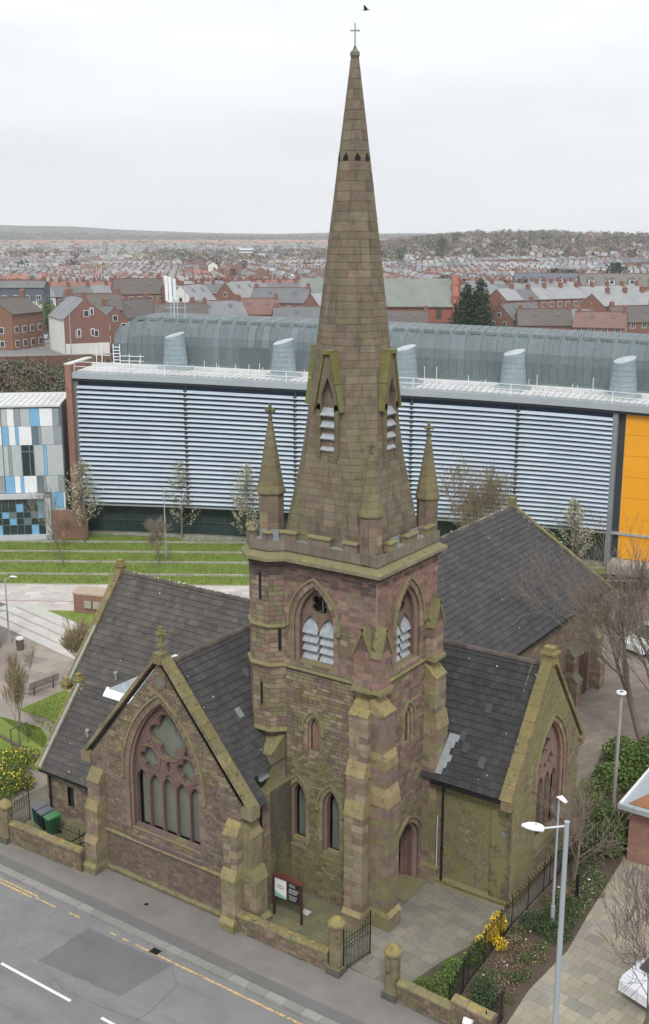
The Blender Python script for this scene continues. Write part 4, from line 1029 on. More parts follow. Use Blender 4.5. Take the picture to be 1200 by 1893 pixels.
m = MB(); m.box((4.2, WC-.25, 10.7), (4.75, WC+.25, 11.2), (.27, .21, .08)); m.box((4.12, WC-.33, 11.2), (4.83, WC+.33, 11.32), (.27, .21, .08)); m.box((4.2, WC-.22, 11.32), (4.7, WC+.22, 11.55), (.25, .2, .08)); m.build('apex_stone', M_YEL, church)
mm = MB(); mm.box((.1, 11.9, 0), (4.55, 12.1, 5.6), BRN); part('side_wall', mm, M_WING)
# ---- long right roof block walls
RW = Fr((-2.0, 0, 0), (0, 1, 0), (1, 0, 0))
plain_wall(RW, 12.1, 33.2, 0, 6.4, lambda u, z: vary(random.choice((BUF, (.22, .17, .11), PINK, BRN)), .16), M_WALL, name='long_wall', hs=(.2, .28), ls=(.35, .7))
m = MB(); m.prism([(-2.1, 33.2, 0), (-16.5, 33.2, 0), (-16.5, 33.2, 6.4), (-9.4, 33.2, 11.0), (-2.1, 33.2, 6.4)], (0, -.4, 0), BRN); part('end_gable_wall', m, M_WALL)
for yb in (26.8, 31.0):
    buttress(RW, yb, yb+.9, [(3.6, 2.2, .5), (1.9, 0, .8)], pal=(PINK, BUF, BRN), mat=M_WALL, capcol=(.22, .18, .12), capmat=M_DRESS)
dr = MB(); dr.box((-1.96, 28.0, 0), (-1.85, 30.3, 2.9), (.07, .03, .028)); dr = dr.build('side_door', M_ATT, church)
for k in range(5): m = MB(); m.box((-1.85, 28.05+k*.45, .05), (-1.82, 28.05+k*.45+.42, 2.8), vary((.07, .032, .028), .1)); m.build('plank', M_ATT, dr)
# emit all the buttress blocks, 300 as stones, rest joined
for i, (bt, m, mat) in enumerate(blks): m.build('stone', mat, bt)
# ---------------------------------------------------------------- tiled roofs
def roof(name, P0, along, down, L, S, tile=(.33, .345), mat=M_TILE, pal=((.0531, .0519, .0507), (.0472, .0472, .0472), (.0625, .0590, .0566)), nsep=0, clip=None, ridge=True, th=.035, eave=True):
    """P0 = ridge end; along = unit vector on the ridge; down = unit vector down the slope"""
    P0, A, D = Vector(P0), Vector(along), Vector(down); N = A.cross(D); N = -N if N.z < 0 else N; N.normalize()
    m = MB(); m.obox(P0, A*L, D*S, -N*.1, (.045, .04, .036)); rf = m.build(name, mat, church)
    nr = max(1, round(S/tile[1])); nc = max(1, round(L/tile[0])); ls_, lc = S/nr, L/nc; out = []
    for r_ in range(nr):
        off = (.5 if r_ % 2 else 0)
        for c in range(-1, nc+1):
            a0 = max(0, (c+off)*lc); a1 = min(L, (c+1+off)*lc)
            if a1-a0 < .05: continue
            if clip and clip((a0+a1)/2, (r_+.5)*ls_): continue
            q0 = P0+A*(a0+.004)+D*(r_*ls_-.03); q1 = P0+A*(a1-.004)+D*(r_*ls_-.03); j = ru(0, .006)
            q2, q3 = q1+D*(ls_+.04), q0+D*(ls_+.04)
            out.append(([q0+N*.0, q1+N*.0, q2+N*.02, q3+N*.02, q0+N*.014, q1+N*.014, q2+N*(th+.02+j), q3+N*(th+.02+j)], vary(random.choice(pal), .10), (0,)))
    emit_pieces(out, 'tile', mat, rf, nsep)
    if ridge:
        n = round(L/.45)
        for k in range(n):
            m = MB(); a = P0+A*(k*L/n+.006); b = P0+A*((k+1)*L/n-.006); up = Vector((0, 0, 1)); h = A.cross(up).normalized()
            prf = [(-.17, -.07), (-.12, .05), (0, .1), (.12, .05), (.17, -.07)]
            r1 = [a+h*p+up*q for p, q in prf]; r2 = [b+h*p+up*q for p, q in prf]
            m.ring([r1, r2], vary((.1, .085, .07), .25), True, True); m.build('ridge_tile', mat, rf)
    return rf
def gutter(P, Q, drop=.05):
    P, Q = Vector(P), Vector(Q); U = Q-P; m = MB(); m.obox(P, U, (0, 0, .13), U.cross(Vector((0, 0, 1))).normalized()*.14, (.02, .02, .02)); m.build('gutter', M_PIPE, church)
def dv(x, y, z): v = Vector((x, y, z)); return v.normalized(), v.length
# nave, east slope of the street gable
d, S = dv(5.05, 0, -5.72); roof('roof', (GC, -3.55, 11.42), (0, 1, 0), d, 1.15, S, nsep=0)
d2, S2 = dv(4.22, 0, -4.78); roof('roof', (GC, -2.4, 11.42), (0, 1, 0), d2, 12.2, S2, nsep=300)
d, S = dv(-5.0, 0, -5.67); roof('roof', (GC, -3.55, 11.42), (0, 1, 0), d, 11, S, ridge=False)
# left transept
d, S = dv(0, -4.45, -5.35); roof('roof', (-20.85, 5.8, 11.45), (1, 0, 0), d, 11.7, S, nsep=300, pal=((.0850, .0767, .0708), (.0755, .0696, .0649), (.0968, .0861, .0767)))
d, S = dv(0, 4.45, -5.35); roof('roof', (-20.85, 5.8, 11.45), (1, 0, 0), d, 11.7, S, ridge=False)
d, S = dv(0, -3.3, -3.9); roof('roof', (-19.8, 1.35, 6.5), (1, 0, 0), d, 6.1, S, nsep=200, pal=((.0779, .0708, .0661), (.0708, .0649, .0614)))
# right wing
d, S = dv(0, -4.15, -5.2); roof('roof', (-9.0, WC, 10.65), (1, 0, 0), d, 13.25, S, nsep=300, pal=((.0401, .0401, .0413), (.0354, .0354, .0366), (.0472, .0460, .0460)), clip=lambda a, b: a < 7.5)
d, S = dv(0, 4.1, -5.15); roof('roof', (-9.0, WC, 10.65), (1, 0, 0), d, 13.25, S, ridge=False, clip=lambda a, b: a < 8)
# long block
d, S = dv(7.6, 0, -4.85); roof('roof', (-9.4, 8, 11.3), (0, 1, 0), d, 25.4, S, nsep=300, tile=(.36, .4), pal=((.0543, .0519, .0531), (.0484, .0472, .0484), (.0637, .0590, .0590)), clip=lambda a, b: a < 2)
d, S = dv(-7.6, 0, -4.85); roof('roof', (-9.4, 8, 11.3), (0, 1, 0), d, 25.4, S, ridge=False, clip=lambda a, b: True)
for k in range(14):
    a = Vector((-9.5, 33.42, 11.42)).lerp(Vector((-1.6, 33.42, 6.42)), k/14); b = Vector((-9.5, 33.42, 11.42)).lerp(Vector((-1.6, 33.42, 6.42)), (k+1)/14-.003)
    m = MB(); m.obox(a, b-a, (0, .35, 0), (0, 0, .16), vary((.15, .14, .09))); m.build('coping_stone', M_COPE, church)
m = MB(); m.box((-9.65, 33.3, 11.2), (-9.15, 33.85, 11.95), (.17, .16, .08)); m.build('apex_stone', M_GREEN, church)
gutter((GC+5.02, -2.45, 5.62), (GC+5.02, -3.6, 5.62)); gutter((-13.7, -1.98, 2.45), (-19.8, -1.98, 2.45)); gutter((.6, 4.02, 5.3), (4.4, 4.02, 5.3)); gutter((-1.75, 33.4, 6.3), (-1.75, 12.4, 6.3))
# lead flashings and verge strips
m = MB(); a = Vector((-20.78, 5.75, 11.56)); b = Vector((-20.78, 1.3, 6.2)); m.obox(a, b-a, (.14, 0, 0), (0, -.05, .045), (1, 1, 1)); m.build('verge_flashing', M_LEAD, church)
m = MB(); a = Vector((-19.76, 1.3, 6.6)); b = Vector((-19.76, -1.95, 2.72)); m.obox(a, b-a, (.14, 0, 0), (0, -.05, .045), (1, 1, 1)); m.build('verge_flashing', M_LEAD, church)
m = MB()
for k in range(15):
    t = (k+.5)/15; p = Vector((4.3, WC-.1, 10.62)).lerp(Vector((4.3, WC-4.15, 5.5)), t); m.box((p.x-.1, p.y-.05, p.z+.07), (p.x+.0, p.y+.03, p.z+.12), (.8, .8, .8))
m.build('verge_clips', M_LEAD, church)
m = MB(); m.hexa([(-5.76, -1.75, 6.4), (-5.0, -1.75, 6.1), (-5.0, -.7, 6.1), (-5.76, -.7, 6.4), (-5.8, -1.75, 7.5), (-5.72, -1.75, 7.5), (-5.72, -.7, 7.5), (-5.8, -.7, 7.5)], (1, 1, 1)); m.build('lead_flashing', M_LEAD, church)
for k in range(6):
    z = 5.62+k*.26; y0 = 4.05+(z-5.5)*.8
    m = MB(); m.obox((.72+k*.02, y0, z+.12), (.34+(k % 3)*.1, 0, 0), (0, .21, .262), (0, -.03, .03), vary((.8, .85, .88), .3)); m.build('lead_flashing', M_LEAD, church)
# grey lean-to rooflight in the valley
m = MB(); m.hexa([(-17.5, 1.2, 6.5), (-14.4, 1.2, 6.5), (-13.5, 3.2, 8.5), (-13.8, 3.2, 8.5), (-17.5, 1.2, 6.62), (-14.4, 1.2, 6.62), (-13.5, 3.2, 8.62), (-13.8, 3.2, 8.62)], (.75, .8, .8)); m.build('valley_sheet', M_LEAD, church)
for k in range(12): m = MB(); m.hexa([(-17.7+k*.21, .92, 6.22), (-17.52+k*.21, .92, 6.22), (-17.52+k*.21, 1.25, 6.6), (-17.7+k*.21, 1.25, 6.6), (-17.7+k*.21, .92, 6.27), (-17.52+k*.21, .92, 6.27), (-17.52+k*.21, 1.25, 6.66), (-17.7+k*.21, 1.25, 6.66)], (.88, .92, .94)); m.build('flashing_tab', M_ATT, church)
m = MB(); m.box((-14.2, 2.6, 8.3), (-13.8, 2.9, 8.75), (.85, .86, .86)); m.build('junction_box', M_ATT, church)
# vents, loose patches and flecks on the tiles
for (x, y, z) in ((-17.6, 1.85, 6.95), (-17.6, -.4, 4.45)):
    m = MB(); m.cyl((x, y, z-.1), (x, y, z+.3), .07, .07, 8, (.3, .3, .3)); m.cyl((x, y, z+.3), (x, y, z+.38), .12, .1, 8, (.35, .35, .35)); m.build('vent_pipe', M_ATT, church)
def on_slope(P0, A, D, a, s): return Vector(P0)+Vector(A)*a+Vector(D)*s
fl = MB(); random.seed(11)
for (P0, A, D, L, S, n) in (((-20.85, 5.8, 11.45), (1, 0, 0), dv(0, -4.45, -5.35)[0], 11, 6.5, 16), ((-19.8, 1.35, 6.5), (1, 0, 0), dv(0, -3.3, -3.9)[0], 6, 4.9, 9), ((-9.4, 12, 11.3), (0, 1, 0), dv(7.6, 0, -4.85)[0], 21, 8.6, 13), ((GC, -3.5, 11.42), (0, 1, 0), dv(4.3, 0, -4.87)[0], 8, 6, 6), ((0, WC, 10.65), (1, 0, 0), dv(0, -4.15, -5.2)[0], 4, 6.3, 7)):
    N = Vector(A).cross(Vector(D)); N = -N if N.z < 0 else N
    for _ in range(n):
        p = on_slope(P0, A, D, ru(.2, L), ru(.2, S))+N*.06; s = ru(.02, .045)
        fl.cyl(p, p+N*.03, s, s*.6, 6, random.choice(((.7, .7, .66), (.5, .5, .3), (.8, .8, .8))))
for (P0, A, n) in (((-20.85, 5.8, 11.52), Vector((1, 0, 0)), 60), ((-9.4, 22, 11.36), Vector((0, 1, 0)), 34)):
    for _ in range(n):
        p = Vector(P0)+A*ru(.3, 11)+Vector((ru(-.12, .12), ru(-.12, .12), .02)); s = ru(.02, .05); fl.cyl(p, p+Vector((0, 0, .04)), s, s*.6, 6, random.choice(((.75, .75, .7), (.6, .6, .5), (.4, .42, .2))))
part('bird_droppings', fl, M_ATT, kind='stuff')
for (x, y, c) in ((-7.6, 2.6, .075), (-6.6, 3.4, .07), (-6.9, -1.2, .2), (-5.6, .2, .08), (-7.9, .6, .09)):
    z = 11.42-(x-GC)*1.1327+.085; m = MB(); m.obox((x, y, z), (.33, 0, -.374), (0, .34, 0), (.02, 0, .02), (c, c*1.05, c*1.08)); m.build('slipped_tile', M_TILE, church)
for (x, y, c) in ((2.1, 6.6, .06), (1.3, 5.6, .055), (1.6, 5.3, .06), (2.6, 5.0, .075), (3.6, 7.2, .045)):
    z = 10.65-(WC-y)*1.253+.085; m = MB(); m.obox((x, y, z), (.34, 0, 0), (0, -.3, -.376), (0, -.02, .02), (c, c*1.1, c*1.12)); m.build('replaced_tile', M_TILE, church)
# drain pipes
def pipe(x, y, z0, z1, side=(0, 0)):
    m = MB(); m.cyl((x, y, z0), (x, y, z1), .055, .055, 8, (.02, .02, .02))
    for k in range(4): z = z0+.3+(z1-z0-.5)*k/3; m.cyl((x, y, z), (x, y, z+.09), .08, .08, 8, (.02, .02, .02))
    m.cyl((x, y, z1), (x+side[0], y+side[1], z1+.3), .06, .1, 8, (.02, .02, .02)); m.build('downpipe', M_PIPE, church)
pipe(GC+4.72, -2.5, .02, 5.4, (.2, .1)); pipe(1.15, 4.25, .02, 5.1, (0, -.1)); pipe(-19.35, -1.65, .02, 2.3, (0, -.1))
m = MB(); m.cyl((.85, 4.3, .1), (.85, 4.3, 3.5), .02, .02, 6, (.6, .65, .7)); m.build('conduit', M_ATT, church)
m = MB(); m.cyl((4.25, 4.32, .3), (4.25, 4.32, 3.6), .015, .015, 6, (.3, .3, .3)); m.box((4.15, 4.25, 3.5), (4.35, 4.35, 3.75), (.2, .2, .2)); m.build('alarm_box', M_ATT, church)
# ================================================================ COLLEGE BUILDING WITH LOUVRED FACADE
M_STEEL = simple('pale_steel', (.42, .47, .50), .4, .25, var=.08, scale=.4)
M_LVB = simple('louvre_blade', None, .42, .1, var=.06, scale=.5)
M_BRICKR = simple('red_brick', None, .9, var=.22, scale=1.6, fine=(9, .18))
M_DECK = simple('roof_deck', None, .6, var=.12, scale=.8, fine=(4, .08))
M_ORANGE = simple('orange_panel', (.82, .36, .015), .5, var=.07, scale=.25)
M_GLZ = glass('curtain_glass', (.03, .05, .05), .08, .7, .35)
M_BLINDG = glass('louvre_shaded_glass', (.03, .055, .10), .2, .6, .5)
M_BARREL = simple('green_grey_cladding', None, .6, .0, var=.16, scale=.35, fine=(2.5, .1))
def brick_mat(name, c1, c2, mort, scale=1.0, bw=.225, bh=.075):
    n = NT(name); tcn = n.n('ShaderNodeTexCoord')
    sep = n.n('ShaderNodeSeparateXYZ'); n.l(n.geo().outputs['Position'], sep.inputs[0])
    cmb = n.n('ShaderNodeCombineXYZ'); n.l(n.math('ADD', n.math('MULTIPLY', sep.outputs[0], .8), n.math('MULTIPLY', sep.outputs[1], .62)), cmb.inputs[0]); n.l(sep.outputs[2], cmb.inputs[1])
    b = n.n('ShaderNodeTexBrick'); n.l(cmb.outputs[0], b.inputs['Vector']); b.inputs['Color1'].default_value = (*c1, 1); b.inputs['Color2'].default_value = (*c2, 1); b.inputs['Mortar'].default_value = (*mort, 1)
    b.inputs['Scale'].default_value = scale; b.inputs['Brick Width'].default_value = bw; b.inputs['Row Height'].default_value = bh; b.inputs['Mortar Size'].default_value = .01
    k = n.mr(n.noise(1.2, 5, .7, n.geo().outputs['Position']), .3, .7, .8, 1.2); q = n.n('ShaderNodeCombineColor')
    for i in range(3): n.l(k, q.inputs[i])
    n.l(n.mix(1., b.outputs[0], q.outputs[0], 'MULTIPLY'), n.b.inputs['Base Color']); n.b.inputs['Roughness'].default_value = .9; return n.m
M_BRICK = brick_mat('brickwork', (.30, .12, .08), (.24, .10, .07), (.30, .24, .2))
college = thing('college_building', 'long curved modern building clad in horizontal white louvres with grey cowls on its roof', 'building', (-40, 50, 0))
FP = [(-63.5, 38.6), (-60.7, 40.0), (-50, 45.4), (-38.7, 50.3), (-31.0, 53.6), (-21.4, 57.1), (-11.2, 59.8), (8, 62.4)]
XS = [p[0] for p in FP]
def ftop(x): return 17.0+(15.45-17.0)*max(0, min(1.45, (x+60.7)/51.0))
def cat(ps, t):
    n = len(ps)-1; t = max(0, min(n-1e-6, t*n)); i = int(t); f = t-i
    P = [Vector(ps[max(0, min(n, j))]) for j in (i-1, i, i+1, i+2)]
    return .5*((2*P[1])+(P[2]-P[0])*f+(2*P[0]-5*P[1]+4*P[2]-P[3])*f*f+(3*P[1]-P[0]-3*P[2]+P[3])*f**3)
NF = 60
raw = [cat(FP[1:], k/400) for k in range(401)]; acc = [0.]
for a, b in zip(raw, raw[1:]): acc.append(acc[-1]+(b-a).length)
FL = acc[-1]
FLB = min(range(len(raw)), key=lambda i: abs(raw[i].x+11.2)); FLB = acc[FLB]
def fpos(s):
    s = max(0, min(FL, s)); lo = 0
    import bisect
    i = min(len(acc)-2, max(0, bisect.bisect_right(acc, s)-1)); t = (s-acc[i])/(acc[i+1]-acc[i]); return raw[i].lerp(raw[i+1], t)
def fnor(s): a, b = fpos(max(0, s-.6)), fpos(min(FL, s+.6)); t = (b-a).normalized(); return Vector((t.y, -t.x))
def band(mb, s0, s1, z0, z1, d0, d1, col, n=4, ztilt=0., top=True, zf=None):
    """curved box following the facade; d is distance out from the glass line; z may be relative to the roof"""
    for k in range(n):
        a, b = s0+(s1-s0)*k/n, s0+(s1-s0)*(k+1)/n; pa, pb, na, nb = fpos(a), fpos(b), fnor(a), fnor(b)
        za, zb = (zf(pa.x), zf(pb.x)) if zf else (0, 0)
        A0, A1, B0, B1 = pa+na*d0, pa+na*d1, pb+nb*d0, pb+nb*d1
        mb.hexa([(A1.x, A1.y, za+z0), (B1.x, B1.y, zb+z0), (B0.x, B0.y, zb+z0+ztilt), (A0.x, A0.y, za+z0+ztilt), (A1.x, A1.y, za+z1), (B1.x, B1.y, zb+z1), (B0.x, B0.y, zb+z1+ztilt), (A0.x, A0.y, za+z1+ztilt)], col)
def cp_(mb, name, mat, parent=college, **k): return mb.build(name, mat, parent, **k)
m = MB(); band(m, 0, FL, 3.6, -1.2, -.05, 0, (.04, .055, .07), 40, zf=None) if False else None
for k in range(40):
    a, b = FL*k/40, FL*(k+1)/40; pa, pb = fpos(a), fpos(b); m.add([(pa.x, pa.y, 3.3), (pb.x, pb.y, 3.3), (pb.x, pb.y, ftop(pb.x)-.5), (pa.x, pa.y, ftop(pa.x)-.5)], [(0, 1, 2, 3)])
cp_(m, 'upper_glazing', M_BLINDG)
m = MB()
for k in range(40):
    a, b = FL*k/40, FL*(k+1)/40; pa, pb = fpos(a)-fnor(a)*.5, fpos(b)-fnor(b)*.5; m.add([(pa.x, pa.y, 0), (pb.x, pb.y, 0), (pb.x, pb.y, 3.4), (pa.x, pa.y, 3.4)], [(0, 1, 2, 3)])
gf = cp_(m, 'ground_floor_glazing', M_GLZ)
for k in range(34):
    s = k*FL/34; p, n_ = fpos(s), fnor(s); m = MB(); m.cyl((p.x-n_.x*.42, p.y-n_.y*.42, 0), (p.x-n_.x*.42, p.y-n_.y*.42, 3.4), .05, .05, 4, (.05, .06, .06)); m.build('mullion', M_ATT, gf)
m = MB(); band(m, 0, FL, 1.5, 1.6, -.48, -.38, (.05, .06, .06), 30); m.build('transom', M_ATT, gf)
m = MB(); band(m, 0, FL, 0, .25, -.5, .1, (.3, .3, .29), 30); m.build('plinth', M_DRESS, gf)
m = MB(); band(m, 0, FL, 3.25, 3.45, -.5, .5, (.3, .33, .35), 30); cp_(m, 'soffit', M_STEEL)
# louvre blades: 5 bays x 24 rows
bays = [0.25, FLB*.215, FLB*.425, FLB*.64, FLB*.83, FLB-.3]; rows = 25
def zrow(x, r_): return ftop(x)-1.55-(ftop(x)-1.55-3.75)*(r_/(rows-1))
for bi in range(5):
    for r_ in range(rows):
        m = MB(); s0, s1 = bays[bi]+.03, bays[bi+1]-.03; n = 3
        for k in range(n):
            a, b = s0+(s1-s0)*k/n, s0+(s1-s0)*(k+1)/n; pa, pb, na, nb = fpos(a), fpos(b), fnor(a), fnor(b); za, zb = zrow(pa.x, r_), zrow(pb.x, r_)
            A0, A1, B0, B1 = pa+na*.36, pa+na*.74, pb+nb*.36, pb+nb*.74
            m.hexa([(A1.x, A1.y, za-.09), (B1.x, B1.y, zb-.09), (B0.x, B0.y, zb+.10), (A0.x, A0.y, za+.10), (A1.x, A1.y, za-.04), (B1.x, B1.y, zb-.04), (B0.x, B0.y, zb+.16), (A0.x, A0.y, za+.16)], vary((.62, .70, .78), .05))
        cp_(m, 'louvre_blade', M_LVB)
for bi in range(1, 5):
    p, n_ = fpos(bays[bi]), fnor(bays[bi]); m = MB()
    for r_ in range(rows):
        z = zrow(p.x, r_); q = p+n_*.55; m.cyl((q.x, q.y, z-.12), (q.x, q.y, z+.16), .1, .22, 8, (.10, .12, .13))
    q = p+n_*.3; m.cyl((q.x, q.y, 3.4), (q.x, q.y, ftop(p.x)-.6), .07, .07, 6, (.12, .14, .15)); cp_(m, 'bracket_post', M_ATT)
for s in (.12, FLB-.1):
    p, n_ = fpos(s), fnor(s); q = p+n_*.4; m = MB(); m.box((q.x-.22, q.y-.22, .2), (q.x+.22, q.y+.22, ftop(p.x)-.6), (.22, .25, .27)); cp_(m, 'corner_column', M_ATT)
zf = lambda x: ftop(x)
m = MB(); band(m, 0, FL, -.62, -.02, -.2, 1.0, (.42, .47, .5), 40, zf=zf); cp_(m, 'fascia', M_STEEL)
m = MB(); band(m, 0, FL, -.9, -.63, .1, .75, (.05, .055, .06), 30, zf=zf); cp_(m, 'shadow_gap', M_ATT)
# roof deck: ribbed trays
DK = 5.2
m = MB(); band(m, 0, FL+0, -.3, 0, -DK, -.2, (.5, .5, .49), 40, zf=zf); deck = cp_(m, 'roof_deck', M_DECK)
s = .3; k = 0
while s < FL-.6:
    w_ = .62; m = MB(); band(m, s, s+w_-.12, 0.0, .09, -DK+.6, .35, vary((.6, .6, .59), .06), 1, zf=zf); m.build('roof_tray', M_DECK, deck); s += w_
m = MB(); band(m, 0, FL, 0, .3, -DK-.3, -DK+.2, (.62, .63, .62), 40, zf=zf); m.build('upstand', M_DECK, deck)
# guard rail
s = .2
while s < FL:
    p, n_ = fpos(s), fnor(s); q = p+n_*.75; z = ftop(p.x); m = MB(); m.cyl((q.x, q.y, z-.05), (q.x, q.y, z+1.05), .035, .035, 5, (.8, .82, .83)); cp_(m, 'rail_post', M_ATT); s += 3.1
for h in (.55, 1.03):
    m = MB(); band(m, .2, FL-.1, h-.025, h+.025, .72, .78, (.8, .82, .83), 40, zf=zf); cp_(m, 'guard_rail', M_ATT)
rr = random.Random(4)
for k in range(44):
    s = rr.uniform(1, FL-1); d = -DK+rr.uniform(.1, 1.2); p, n_ = fpos(s), fnor(s); q = p+n_*d; z = ftop(p.x); m = MB(); h = rr.uniform(.6, 1.6); m.cyl((q.x, q.y, z), (q.x, q.y, z+h), .035, .035, 5, (.75, .77, .78)); cp_(m, 'roof_post', M_ATT)
# roof cowls
for (x, y) in ((-53.9, 47.5), (-42.7, 51.0), (-31.2, 55.3), (-21.87, 59.9), (-11.9, 62.4)):
    z = ftop(x)-.1; m = MB(); H_ = 3.7; r0, r1 = 1.35, .98; c = (.25, .31, .335); nn = 20
    cw = MB(); cw.box((x-1.35, y-1.3, z), (x+1.35, y+1.3, z+.55), (.34, .4, .4)); cw = cw.build('roof_cowl', M_BARREL, college)
    for j in range(7):
        z0, z1 = .3+(H_-.3)*j/7, .3+(H_-.3)*(j+1)/7-.02; ra, rb = r0+(r1-r0)*z0/H_, r0+(r1-r0)*z1/H_
        m = MB(); mk = lambda r, zz_, sl: [(x+r*math.cos(2*math.pi*k/nn), y+r*math.sin(2*math.pi*k/nn), z+zz_+sl*(math.sin(2*math.pi*k/nn+.6))*.28) for k in range(nn)]
        m.ring([mk(ra, z0, 0), mk(rb, z1, 1 if j == 6 else 0)], vary(c, .05), True); m.build('cowl_band', M_BARREL, cw)
    m = MB(); m.ring([mk(r1+.03, H_-.06, 1), mk(r1+.03, H_+.02, 1)], (.40, .45, .47), True); m.build('cowl_lid', M_BARREL, cw)
# barrel-roofed storey set back behind the deck
def bar_pt(s, d, z): p, n_ = fpos(s), fnor(s); q = p+n_*d; return (q.x, q.y, ftop(p.x)+z)
prof_b = [(-DK-.35, 0), (-DK-.3, 2.4), (-DK-.45, 3.3), (-DK-.9, 4.1), (-DK-1.7, 4.65), (-DK-2.8, 4.95), (-DK-9, 5.1)]
nb = 96; s0 = 2.4
for k in range(nb):
    a, b = s0+(FL-s0)*k/nb, s0+(FL-s0)*(k+1)/nb-.05; c = vary((.125, .155, .165) if rnd() < .85 else (.15, .185, .195), .07)
    m = MB(); vs = []
    sh = [0]*7
    if k < 4: sh = [0]*7
    ins = max(0, 1-k/4)**2*1.1
    for d, z in prof_b: vs += [bar_pt(a, d, z-ins*(z > 2.4)), bar_pt(b, d, z-ins*(z > 2.4))]
    m.add(vs, [(2*i, 2*i+1, 2*i+3, 2*i+2) for i in range(6)], c); cp_(m, 'cladding_tray', M_BARREL)
    if k % 2 == 0:
        m = MB()
        for i in range(1, 6):
            p, q = Vector(bar_pt(a, prof_b[i][0]+.06, prof_b[i][1]-ins*(prof_b[i][1] > 2.4)+.04)), Vector(bar_pt(a, prof_b[i+1][0]+.06 if i < 5 else prof_b[5][0]-.8, (prof_b[i+1][1] if i < 5 else 5.0)-ins+.04)); m.cyl(p, q, .045, .045, 4, (.19, .25, .25))
        cp_(m, 'standing_seam', M_BARREL)
m = MB(); pe = [bar_pt(s0, d, z-1.1*(z > 2.4)) for d, z in prof_b]+[bar_pt(s0, -DK-9, 0)]; m.add(pe, [tuple(range(len(pe)))], (.14, .19, .19)); 
m.add([bar_pt(FL, d, z) for d, z in prof_b]+[bar_pt(FL, -DK-9, 0)], [tuple(range(8))], (.14, .19, .19)); cp_(m, 'end_cladding', M_BARREL)
for k in range(46):
    a = s0+2+(FL-s0-2)*k/46; m = MB(); m.obox(bar_pt(a, -DK-1.9, 4.75), Vector(bar_pt(a+1.0, -DK-1.9, 4.75))-Vector(bar_pt(a, -DK-1.9, 4.75)), (-.25, .4, 0), (0, 0, .3), (.16, .2, .2)); cp_(m, 'ridge_vent', M_BARREL)
m = MB(); band(m, 3.6, FL, 0, .5, -DK-.7, -DK-.25, (.15, .19, .19), 30, zf=zf); cp_(m, 'barrel_base', M_BARREL)
for (sa, sb) in ((15.5, 18.5), (FL-5.5, FL-2.5)):
    m = MB(); band(m, sa, sb, .2, 2.5, -DK-.3, -DK-.22, (.09, .12, .12), 2, zf=zf); cp_(m, 'plant_door', M_BARREL)
# main volume behind
m = MB(); vs = [bar_pt(FL*k/12, -.6, -.4) for k in range(13)]; bk = [bar_pt(FL*k/12, -DK-9.5, -.4) for k in range(13)]
for k in range(12):
    m.add([vs[k], vs[k+1], bk[k+1], bk[k]], [(0, 1, 2, 3)], (.3, .3, .3)); a, b = bk[k], bk[k+1]; m.add([(a[0], a[1], 0), (b[0], b[1], 0), b, a], [(0, 1, 2, 3)], (.3, .3, .3))
a, b = vs[0], bk[0]; m.add([(a[0], a[1], 0), (b[0], b[1], 0), b, a], [(0, 1, 2, 3)], (.25, .13, .1)); cp_(m, 'rear_volume', M_ATTR)
# brick fin at the left end
p, n_ = fpos(0), fnor(0); t = Vector((-n_.y, n_.x)); A = p-t*.1 if False else p
tt = (fpos(1)-fpos(0)).normalized()
a0 = p-tt*.62+n_*1.25; fin = MB(); fin.obox((a0.x, a0.y, 0), (tt*.6).to_3d(), (-n_*6.5).to_3d(), (0, 0, 17.75), (.3, .13, .09)); fin = cp_(fin, 'brick_fin', M_BRICK)
m = MB(); m.obox((a0.x-.05, a0.y-.05, 17.75), (tt*.72).to_3d(), (-n_*6.6).to_3d(), (0, 0, .12), (.6, .6, .58)); m.build('coping', M_DECK, fin)
# roof access ladder and rails behind the fin
for (s, d) in ((.6, -5.0), (1.2, -5.0), (2.4, -5.2), (3.1, -5.2)):
    q = bar_pt(s, d, 0); m = MB(); m.cyl(q, (q[0], q[1], q[2]+2.3), .05, .05, 5, (.75, .78, .8)); cp_(m, 'access_rail', M_ATT)
for j in range(6):
    m = MB(); a, b = Vector(bar_pt(2.4, -5.2+.0, .3+j*.33)), Vector(bar_pt(3.1, -5.2, .3+j*.33)); m.obox(a, b-a, (-.1, .2, 0), (0, 0, .06), (.78, .8, .82)); cp_(m, 'ladder_step', M_ATT)
for (s1, s2, h) in ((.2, 2.0, 1.1), (3.1, 5.6, 1.1), (3.1, 5.6, .6)):
    m = MB(); a, b = Vector(bar_pt(s1, -5.2, h)), Vector(bar_pt(s2, -5.4, h)); m.cyl(a, b, .04, .04, 5, (.78, .8, .82)); cp_(m, 'access_rail', M_ATT)
# orange panelled stretch at the right end
m = MB(); band(m, FLB+.15, FLB+.75, .2, 14.9, -.4, .1, (.04, .05, .055), 1); ow = cp_(m, 'recess', M_ATT)
m = MB(); band(m, FLB+.75, FL, .9, 14.7, -.2, .3, (.25, .25, .25), 8); ow = cp_(m, 'panel_backing', M_ATTR)
nc = int((FL-FLB-.8)/3.2)
for c in range(nc):
    for r_ in range(7):
        sa = FLB+.8+c*3.2; m = MB(); band(m, sa+.012, sa+3.188, .95+r_*1.95+.012, .95+(r_+1)*1.95-.012, .3, .36, (.8, .36, .02), 1); m.build('orange_panel', M_ORANGE, ow)
m = MB(); band(m, FLB+.3, FL, 0, .9, .0, 2.6, (.38, .36, .33), 8); cp_(m, 'terrace_wall', M_PLAIN)
